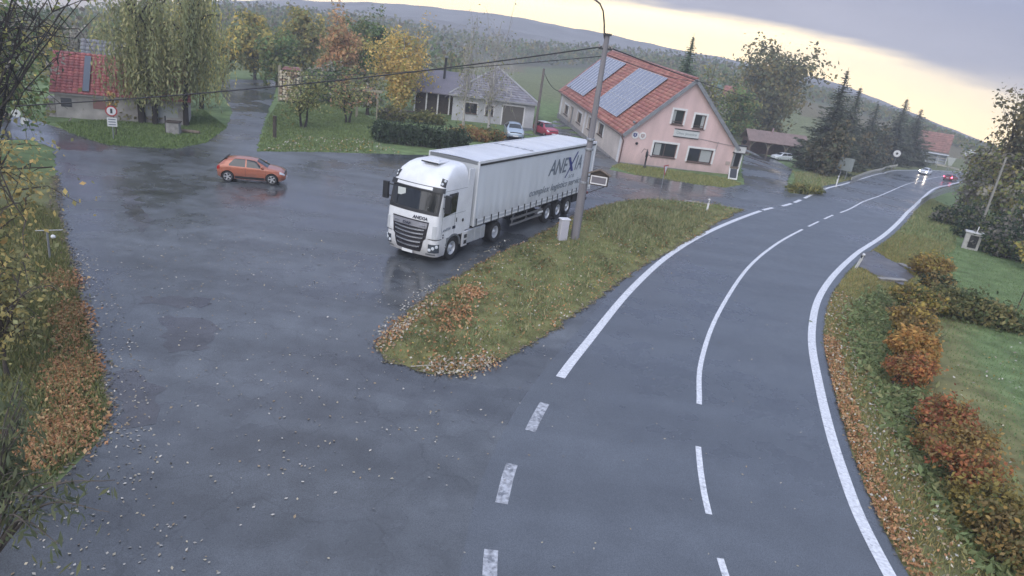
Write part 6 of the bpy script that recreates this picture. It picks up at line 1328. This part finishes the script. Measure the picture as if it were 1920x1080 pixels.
# ---- autumn hedge shrubs on the right verge
AH = 'autumn shrubs along the right verge'
for i, (u, v, rx, rz, cl_, lab) in enumerate([
    (1742, 520, 1.0, .85, YELLOW[2:] + BROWN, 'small olive yellow shrub just beyond the ditch crossing'),
    (1752, 545, .7, .6, DARKG + BROWN, 'dark leaved shrub beyond the ditch crossing, nearest the lawn'),
    (1712, 585, .85, .75, YELLOW[2:] + OLIVE[:2] + BROWN[:1], 'yellow shrub nearest the ditch crossing on its near side'),
    (1706, 625, .85, .75, BROWN + YELLOW[2:3], 'brown shrub between the yellow and the orange shrub'),
    (1702, 672, .8, .8, [(.30, .18, .06), (.26, .14, .05), (.20, .14, .05)], 'orange gold shrub in the middle of the hedge row'),
    (1704, 722, .72, .75, RUST + ORANGE + BROWN[:2], 'rust red shrub at the near end of the upper row'),
    (1758, 812, .8, .8, RUST + BROWN, 'red brown shrub at the far end of the lower row'),
    (1786, 872, .85, .9, BROWN + GOLD[:1] + RUST[:1], 'golden brown shrub second in the lower row'),
    (1820, 940, .85, .95, BROWN + RUST[:2], 'russet brown shrub in the middle of the lower row'),
    (1850, 1000, .85, .95, [(.17, .14, .05), (.22, .17, .05), (.12, .11, .045)], 'olive gold shrub second from the near end'),
    (1880, 1062, .8, .9, BROWN + OLIVE[:2], 'dull brown shrub at the near end of the hedge row')]):
    p = G(u, v); rr_ = np.random.default_rng(130 + i)
    rz *= .84; bl = [(0, 0, rz * .8, rx * .85, rx * .8, rz)] + [(rr_.uniform(-.75, .75) * rx, rr_.uniform(-.8, .8) * rx, rz * rr_.uniform(.55, 1.2), rx * rr_.uniform(.32, .6), rx * rr_.uniform(.32, .6), rz * rr_.uniform(.35, .65)) for _ in range(7)]
    dd_ = depth(p); shrub('autumn_shrub', lab, 'shrub', p, bl, 3900, .085 if dd_ < 24 else .12, cl_, 140 + i, AH)
p = G(1808, 598); shrub('evergreen_shrub', 'dark green clipped bush with olive top on the right lawn', 'bush', p, [(0, 0, .55, 1.0, .8, .75), (.9, -.5, .5, .8, .7, .62), (-.8, .5, .6, .8, .7, .7), (1.5, -.9, .4, .6, .6, .5)], 4200, .13, [(.075, .09, .038), (.11, .11, .045), (.05, .065, .03), (.16, .14, .06)], 160)
# ---- hedge and shrubs before the bungalow
h0, h1 = G(706, 268), G(862, 285); n = 6
bl = []; 
for k in range(9): q = k / 8; bl.append(((h1 - h0)[0] * (q - .5), (h1 - h0)[1] * (q - .5), .85, .75, .55, .95))
shrub('clipped_hedge', 'dark green clipped hedge at the edge of the forecourt left of the lorry', 'hedge', (h0 + h1) / 2 + (0, .7, 0), bl, 6500, .15, [(.028, .044, .026), (.035, .052, .03), (.045, .06, .036)], 161, aspect=1.9)
for i, (u, v, cl_, rx, rz, lab) in enumerate([(735, 226, OLIVE + GREYB, 1.3, .8, 'grey green shrub behind the left end of the dark hedge'), (800, 232, OLIVE + [(.16, .15, .06)], 1.5, .75, 'pale flecked shrub behind the middle of the dark hedge'), (878, 262, [(.20, .17, .06), (.16, .14, .05), (.2, .11, .05)], 1.6, .7, 'yellow and orange shrub right of the dark hedge'), (915, 262, ORANGE[2:] + OLIVE, 1.3, .6, 'rusty low shrub before the bungalow wall'), (810, 205, [(.20, .22, .07), (.16, .17, .06)], .8, 1.0, 'bright yellow green bush below the bungalow porch'), (230, 222, [(.14, .13, .07), (.11, .11, .055)], 2.2, .5, 'straggly dry shrub along the old cottage wall')]):
    p = G(u, v); shrub('garden_shrub', lab, 'shrub', p, [(0, 0, rz * .8, rx, rx * .6, rz), (rx * .7, .2, rz * .7, rx * .6, rx * .5, rz * .8), (-rx * .7, .1, rz * .6, rx * .6, rx * .5, rz * .7)], 1500, .2, cl_, 165 + i, 'shrubs in the gardens')
p = at_depth(211, 181, 43); t = tree('maple_sapling', 'small orange yellow sapling behind the round prohibition sign', (p[0], p[1]), 3.3, .38, 2.6, .75, 175, leaves=150, ls=.15, cols=[(.20, .14, .05), (.16, .115, .045), (.12, .11, .05)], nb=6, nsub=3, tr=.04)
p = G(1500, 362); shrub('reed_clump', 'tall yellow green reed clump at the mouth of the driveway', 'plant', p, [(0, 0, .3, 1.2, .5, .45), (1.4, .9, .25, 1.0, .5, .35)], 1500, .11, [(.14, .14, .05), (.20, .17, .06), (.09, .10, .04)], 176, aspect=5)

# ---- woods on the middle distance: one mass nobody could count
r_ = np.random.default_rng(200); n = 60000
az_ = r_.uniform(-.80, .80, n); d_ = r_.choice([132, 160, 200, 240, 285, 330, 390], n, p=[.06, .09, .14, .18, .2, .18, .15]) * r_.uniform(.93, 1.07, n)
fr_ = (1 - 112 / d_) / (1 - 112 / 420); e_ = e110 + (ridge0(az_) - e110) * fr_; zg = CAMH + d_ * np.tan(e_) - .6
band_ = np.sin(az_ * 13 + d_ * .021) + .6 * np.sin(az_ * 37 + d_ * .05) + np.where(d_ > 280, 1.6, 0) + np.where(np.abs(az_) > .28, .9, 0) + np.where((d_ < 210) & (az_ > -.62) & (az_ < -.1), .9, 0); keep = band_ > .55
keep &= ~((az_ > .30) & (d_ < 270)); keep &= ~((az_ > -.10) & (az_ < .10) & (d_ < 280))
az_, d_, zg = az_[keep], d_[keep], zg[keep]; n = len(az_); hh_ = r_.uniform(.2, 1, n) * np.where(az_ > .3, 3.2, np.minimum(8.0, 4 + d_ * .012)) * (.75 + .5 * np.sin(az_ * 190 + d_) ** 2)
C = np.stack([d_ * np.sin(az_), d_ * np.cos(az_), zg + hh_], 1); S = r_.uniform(.5, 1.3, n) * (.5 + d_ / 330)
c = pick(OLIVE + GREEN + [(.15, .12, .05), (.075, .06, .04), (.06, .06, .04)], n, r_, .35); V, F = quads(C, np.tile([0, -.6, .5], (n, 1)), S, r_, 1.2)
tag(link('distant_woods', npmesh('distant_woods', V, F, M_leaf, c * 2.0)), kind='stuff')

# ================================================================== grass, weeds, leaf litter
M_blade = mat('grass_blades', (.1, .13, .05), .8, attr=True, spec=.15)
def blades(name, x, y, zf, hmin, hmax, wd, cols, seed, var=.3):
    r_ = np.random.default_rng(seed); n = len(x); z = zf(x, y); an = r_.uniform(0, 6.28, n); hgt = r_.uniform(hmin, hmax, n); dx_, dy_ = np.cos(an) * wd, np.sin(an) * wd; lx, ly = r_.normal(0, .45, n) * hgt, r_.normal(0, .45, n) * hgt
    V = np.stack([np.stack([x - dx_, y - dy_, z - .02], 1), np.stack([x + dx_, y + dy_, z - .02], 1), np.stack([x + lx, y + ly, z + hgt], 1)], 1).reshape(-1, 3)
    return tag(link(name, npmesh(name, V, np.arange(3 * n).reshape(n, 3), M_blade, pick(cols, n, r_, var, 1.6))), kind='stuff')
def scatter(P, n, seed):
    r_ = np.random.default_rng(seed); P = np.asarray(P); lo, hi_ = P.min(0), P.max(0); out = np.zeros((0, 2))
    while len(out) < n:
        q = r_.uniform(lo, hi_, (n * 3, 2)); out = np.vstack([out, q[inside(P, q[:, 0], q[:, 1])]])
    return out[:n, 0], out[:n, 1]
def patchy(x, y, s, seed):
    r_ = np.random.default_rng(seed); z = 0
    for k in range(6): a = r_.uniform(0, 6.28); f = s * r_.uniform(.6, 2.2); z = z + np.sin((x * math.cos(a) + y * math.sin(a)) * f + r_.uniform(0, 6))
    return z / 2.4
x, y = scatter(ISL, 60000, 1); pt = patchy(x, y, 1.2, 1); de = seg_dist(x, y, np.vstack([ISL, ISL[:1]])); k = (de > .06) & (r_.random(len(x)) < .35 + .4 * (pt > -.4) + .2 * ss(.2, 1.0, de))
blades('grass', x[k], y[k], isl_z, .02, .085, .015, [(.11, .148, .062), (.135, .163, .07), (.095, .135, .055), (.165, .165, .08)], 2)
k2 = (de > .5) & (r_.random(len(x)) < np.where((y > 33) & (y < 43) & (x > 4.2), .5, .12 * (pt > .2)))
blades('tall_grass', x[k2], y[k2], isl_z, .12, .32, .022, [(.10, .125, .06), (.15, .155, .075), (.2, .185, .10)], 3)
def region(px, n, seed): return scatter([W(*p) for p in px], n, seed)
roadR = off(SR, -.75)
def rstrip(n, a, b, y0, y1, seed):
    r_ = np.random.default_rng(seed); P = off(SR, -.42); s_ = P[(P[:, 1] > y0) & (P[:, 1] < y1)]; i = r_.integers(0, len(s_) - 1, n); t = np.gradient(s_, axis=0); t /= np.linalg.norm(t, axis=1)[:, None]; nn = np.stack([t[:, 1], -t[:, 0]], 1)
    q = s_[i] + t[i] * r_.uniform(-.3, .3, (n, 1)) + nn[i] * r_.uniform(a, b, (n, 1)); return q[:, 0], q[:, 1]
x, y = rstrip(42000, .05, 3.0, 3, 46, 4); k = seg_dist(x, y, DRV) > .0; k &= ~inside(DRV, x, y); x, y = x[k], y[k]
blades('grass', x, y, T, .05, .17, .016, [(.16, .155, .06), (.19, .165, .07), (.13, .14, .055), (.22, .17, .07)], 5)
# broad-leaved weeds and rust coloured patches on the island
tw = np.random.default_rng(61); x, y = scatter(ISL, 9000, 62); pk = patchy(x, y, 1.0, 7); k = (pk > .45) & (seg_dist(x, y, np.vstack([ISL, ISL[:1]])) > .35); x, y = x[k], y[k]; n = len(x)
C = np.stack([x, y, isl_z(x, y) + tw.uniform(.02, .26, n)], 1); V, F = quads(C, np.tile([0, 0, 1.0], (n, 1)), tw.uniform(.05, .12, n), tw, 1.7)
tag(link('island_weeds', npmesh('island_weeds', V, F, M_leaf, pick([(.15, .18, .09), (.12, .15, .07), (.20, .19, .09), (.26, .17, .08)], n, tw, .3))), kind='stuff')
# rank weeds in the ditch
tq = np.random.default_rng(6); D_ = spline(DITCH, .1); i = tq.integers(0, len(D_), 17000); x = D_[i, 0] + tq.normal(0, .50, 17000); y = D_[i, 1] + tq.normal(0, .4, 17000); k = ~inside(DRV, x, y); x, y = x[k], y[k]; n = len(x)
C = np.stack([x, y, T(x, y) + tq.uniform(.03, .38, n) * (.6 + .4 * np.sin(x * 3) * np.sin(y * 2.3))], 1); V, F = quads(C, np.tile([0, 0, 1.0], (n, 1)), tq.uniform(.06, .16, n), tq, 1.9)
tag(link('ditch_weeds', npmesh('ditch_weeds', V, F, M_leaf, pick([(.15, .19, .085), (.18, .21, .095), (.13, .165, .07), (.21, .21, .10)], n, tq, .3) * 1.5)), kind='stuff')
# lawns
x, y = scatter([(13.5, 5), (17, 5), (24, 14), (34, 34), (32, 44), (27, 46), (22, 36), (17.5, 27), (14.4, 18), (13.2, 11)], 52000, 7)
blades('lawn_grass', x, y, T, .025, .075, .014, [(.085, .135, .055), (.10, .15, .062), (.075, .12, .05), (.125, .15, .066)], 8, .2)
x, y = region([(105, 230), (130, 250), (200, 272), (330, 280), (388, 268), (425, 238), (380, 205), (300, 222), (200, 225)], 26000, 9); blades('lawn_grass', x, y, T, .04, .16, .03, [(.095, .135, .05), (.115, .15, .055), (.08, .11, .045)], 10)
x, y = region([(482, 284), (500, 225), (520, 195), (640, 190), (700, 225), (700, 287)], 26000, 11); blades('lawn_grass', x, y, T, .04, .16, .03, [(.10, .135, .05), (.125, .15, .058), (.085, .11, .045)], 12)
x, y = region([(1145, 312), (1165, 306), (1362, 334), (1392, 345), (1360, 352), (1300, 345), (1190, 327)], 9000, 13); blades('grass', x, y, T, .04, .16, .03, [(.14, .15, .06), (.17, .16, .07)], 14)
x, y = region([(1395, 346), (1420, 300), (1490, 322), (1484, 362), (1530, 366), (1600, 342), (1680, 316), (1640, 308), (1540, 318)], 15000, 513); k = ~inside(np.array(fore), x, y) & ~inside(np.vstack([La, Ra[::-1]]), x, y); blades('grass', x[k], y[k], T, .06, .26, .04, [(.11, .14, .06), (.15, .155, .07), (.17, .15, .08)], 514)
x, y = region([(1640, 470), (1700, 405), (1745, 372), (1800, 400), (1790, 470), (1740, 500)], 16000, 515); k = ~inside(np.array(fore), x, y) & ~inside(np.vstack([La, Ra[::-1]]), x, y) & ~inside(DRV, x, y); blades('grass', x[k], y[k], T, .05, .22, .025, [(.11, .14, .06), (.14, .155, .07), (.17, .16, .08)], 516)
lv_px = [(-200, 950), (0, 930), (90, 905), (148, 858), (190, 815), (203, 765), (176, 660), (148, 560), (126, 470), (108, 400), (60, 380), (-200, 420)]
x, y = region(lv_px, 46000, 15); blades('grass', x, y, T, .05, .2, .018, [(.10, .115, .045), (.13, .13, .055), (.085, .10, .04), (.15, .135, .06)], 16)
# leaf litter
M_litter = mat('leaf_litter', (.4, .3, .2), .6, attr=True, spec=.3)
def soft(px, n, seed, w_=.6):
    P = np.array([W(*p) for p in px]); x, y = scatter(P, n, seed); P2 = np.vstack([P, P[:1]]); d = seg_dist(x, y, P2); r_ = np.random.default_rng(seed + 500)
    k = r_.random(n) < ss(-.15, w_, d + .35 * patchy(x, y, 2.2, seed)); x, y = x[k] + r_.normal(0, .18, k.sum()), y[k] + r_.normal(0, .18, k.sum()); return x, y
def litter(x, y, zf, smin, smax, cols, seed, lift=.012, tilt=.35):
    r_ = np.random.default_rng(seed); n = len(x); C = np.stack([x, y, zf(x, y) + lift + r_.uniform(0, .012, n)], 1); V, F = quads(C, np.tile([0, 0, 1 / tilt], (n, 1)), r_.uniform(smin, smax, n), r_, 1.25); return tag(link('fallen_leaves', npmesh('fallen_leaves', V, F, M_litter, pick(cols, n, r_, .25))), kind='stuff')
ORL = [(.34, .17, .075), (.40, .21, .10), (.28, .14, .07), (.42, .28, .14)]; PAL = [(.40, .37, .32), (.46, .43, .38), (.30, .26, .20), (.42, .37, .27), (.26, .20, .13)]
x, y = soft([(95, 690), (60, 760), (75, 880), (150, 866), (192, 825), (207, 765), (180, 665), (152, 560), (122, 475), (90, 520), (108, 620)], 9500, 17); litter(x, y, T, .05, .11, ORL, 18, .05, .7)
x, y = soft([(-60, 905), (40, 900), (130, 850), (120, 800), (60, 780), (-60, 830)], 2500, 19); litter(x, y, T, .05, .11, ORL, 20, .06, .7)
x, y = soft([(805, 600), (870, 545), (905, 560), (900, 600), (850, 635), (805, 650)], 2400, 21, .8); litter(x, y, isl_z, .06, .12, ORL, 22, .08, .7)
x, y = soft([(712, 650), (735, 615), (800, 565), (810, 575), (745, 632), (720, 660)], 900, 23, .25); litter(x, y, isl_z, .05, .1, ORL + PAL, 24, .05, .7)
x, y = soft([(790, 690), (850, 680), (915, 665), (930, 680), (900, 697), (835, 706)], 900, 25, .25); litter(x, y, isl_z, .05, .1, ORL + PAL, 26, .04, .7)
x, y = scatter(ISL, 2600, 27); litter(x, y, isl_z, .04, .09, ORL + PAL + YELLOW, 28, .07, .8)
x, y = scatter(ISL, 9500, 57); de = seg_dist(x, y, np.vstack([ISL, ISL[:1]])); k = np.random.default_rng(58).random(len(x)) < (np.exp(-de / .6) * .9 + .42 * (y < 25)) * np.clip(1.5 - (y - 17) / 22, .25, 1) * (patchy(x, y, 1.4, 59) > -.5); litter(x[k], y[k], isl_z, .04, .09, ORL + ORL + YELLOW[:1] + PAL[:1], 60, .08, .8)
def fringe(P, n, sd_, a, b, cols, zf, s0, s1):
    r_ = np.random.default_rng(sd_); i = r_.integers(0, len(P) - 1, n); q = P[i] + (P[i + 1] - P[i]) * r_.random((n, 1)); t_ = P[i + 1] - P[i]; t_ /= np.linalg.norm(t_, axis=1)[:, None] + 1e-9; q = q + np.stack([t_[:, 1], -t_[:, 0]], 1) * r_.uniform(a, b, (n, 1)) * r_.random((n, 1))
    r2 = np.random.default_rng(sd_ + 1); C = np.stack([q[:, 0], q[:, 1], zf(q[:, 0], q[:, 1]) + .014], 1); V, F = quads(C, np.tile([0, 0, 5.0], (n, 1)), r_.uniform(s0, s1, n), r_, 1.3); tag(link('edge_grit', npmesh('edge_grit', V, F, M_litter, pick(cols, n, r_, .3))), kind='stuff')
GRIT = [(.12, .10, .075), (.16, .13, .09), (.09, .085, .08), (.13, .13, .06), (.24, .18, .11)]
fringe(np.vstack([ISL, ISL[:1]]), 4200, 301, -.16, .34, GRIT, lambda a, b: np.full(len(a), .02), .03, .09)
fringe(off(SR, -.42), 3000, 303, -.10, .25, GRIT, lambda a, b: T(a, b) + .012, .03, .09)
fringe(ragged([W(*p) for p in [(0, 935), (90, 910), (150, 862), (192, 818), (205, 765), (178, 660), (150, 560), (128, 470), (110, 400), (104, 330)]], .5, .05, 77)[:-30], 2600, 305, -.25, .3, GRIT, lambda a, b: T(a, b) + .012, .03, .10)
x, y = rstrip(5200, .0, .55, 3, 24, 29); litter(x, y, T, .05, .10, ORL, 30, .06, .7)
x, y = rstrip(2600, .0, 1.6, 3, 30, 31); litter(x, y, T, .04, .09, ORL + PAL, 32, .1, .8)

x, y = region([(205, 765), (250, 800), (420, 1080), (-60, 1080), (-60, 950), (90, 910), (190, 820)], 210, 33); litter(x, y, lambda a, b: T(a, b) + .01, .03, .065, PAL, 34, .006, .25)
x, y = region([(205, 765), (178, 660), (150, 560), (135, 470), (170, 470), (260, 640), (290, 780), (300, 900), (210, 800)], 330, 35); litter(x, y, lambda a, b: T(a, b) + .01, .035, .07, PAL, 36, .006, .25)
x, y = region([(180, 480), (400, 400), (720, 480), (830, 520), (720, 620), (760, 700), (960, 780), (900, 900), (420, 1000), (200, 760)], 760, 37); litter(x, y, lambda a, b: T(a, b) + .014, .035, .07, PAL, 38, .006, .25)
x, y = region([(700, 640), (800, 550), (960, 450), (940, 450), (760, 560), (690, 630)], 160, 39); litter(x, y, lambda a, b: T(a, b) + .01, .05, .1, PAL, 40, .006, .25)
x, y = region([(985, 660), (1400, 400), (1500, 400), (1500, 800), (1600, 1080), (500, 1080), (800, 720)], 190, 41); litter(x, y, lambda a, b: T(a, b) + .018, .03, .06, PAL, 42, .006, .25)
x, y = region([(1560, 800), (1700, 720), (1920, 640), (1920, 900), (1800, 1000)], 240, 43); litter(x, y, T, .05, .10, PAL + YELLOW, 44, .06, .5)
x, y = region([(490, 284), (600, 284), (760, 290), (690, 262), (560, 255)], 500, 45); litter(x, y, T, .07, .16, YELLOW + PAL, 46, .08, .8)
# fallen twig at the tip of the island
a = G(770, 690); t = thing('fallen_branch', 'pale fallen branch lying at the near tip of the grass island', 'branch', (a[0], a[1], .03)); q = G(845, 690) - a
MB().tube([(0, 0, .02), q * .4 + (0, 0, .05), q * .75 + (0, 0, .03), q + (0, 0, .04)], [.02, .016, .012, .006], 5).tube([q * .4 + (0, 0, .05), q * .5 + (-.1, -.22, .03), q * .4 + (-.2, -.35, .02)], [.012, .009, .004], 4).obj('branch', mat('pale_branch', (.36, .33, .28), .8), t)
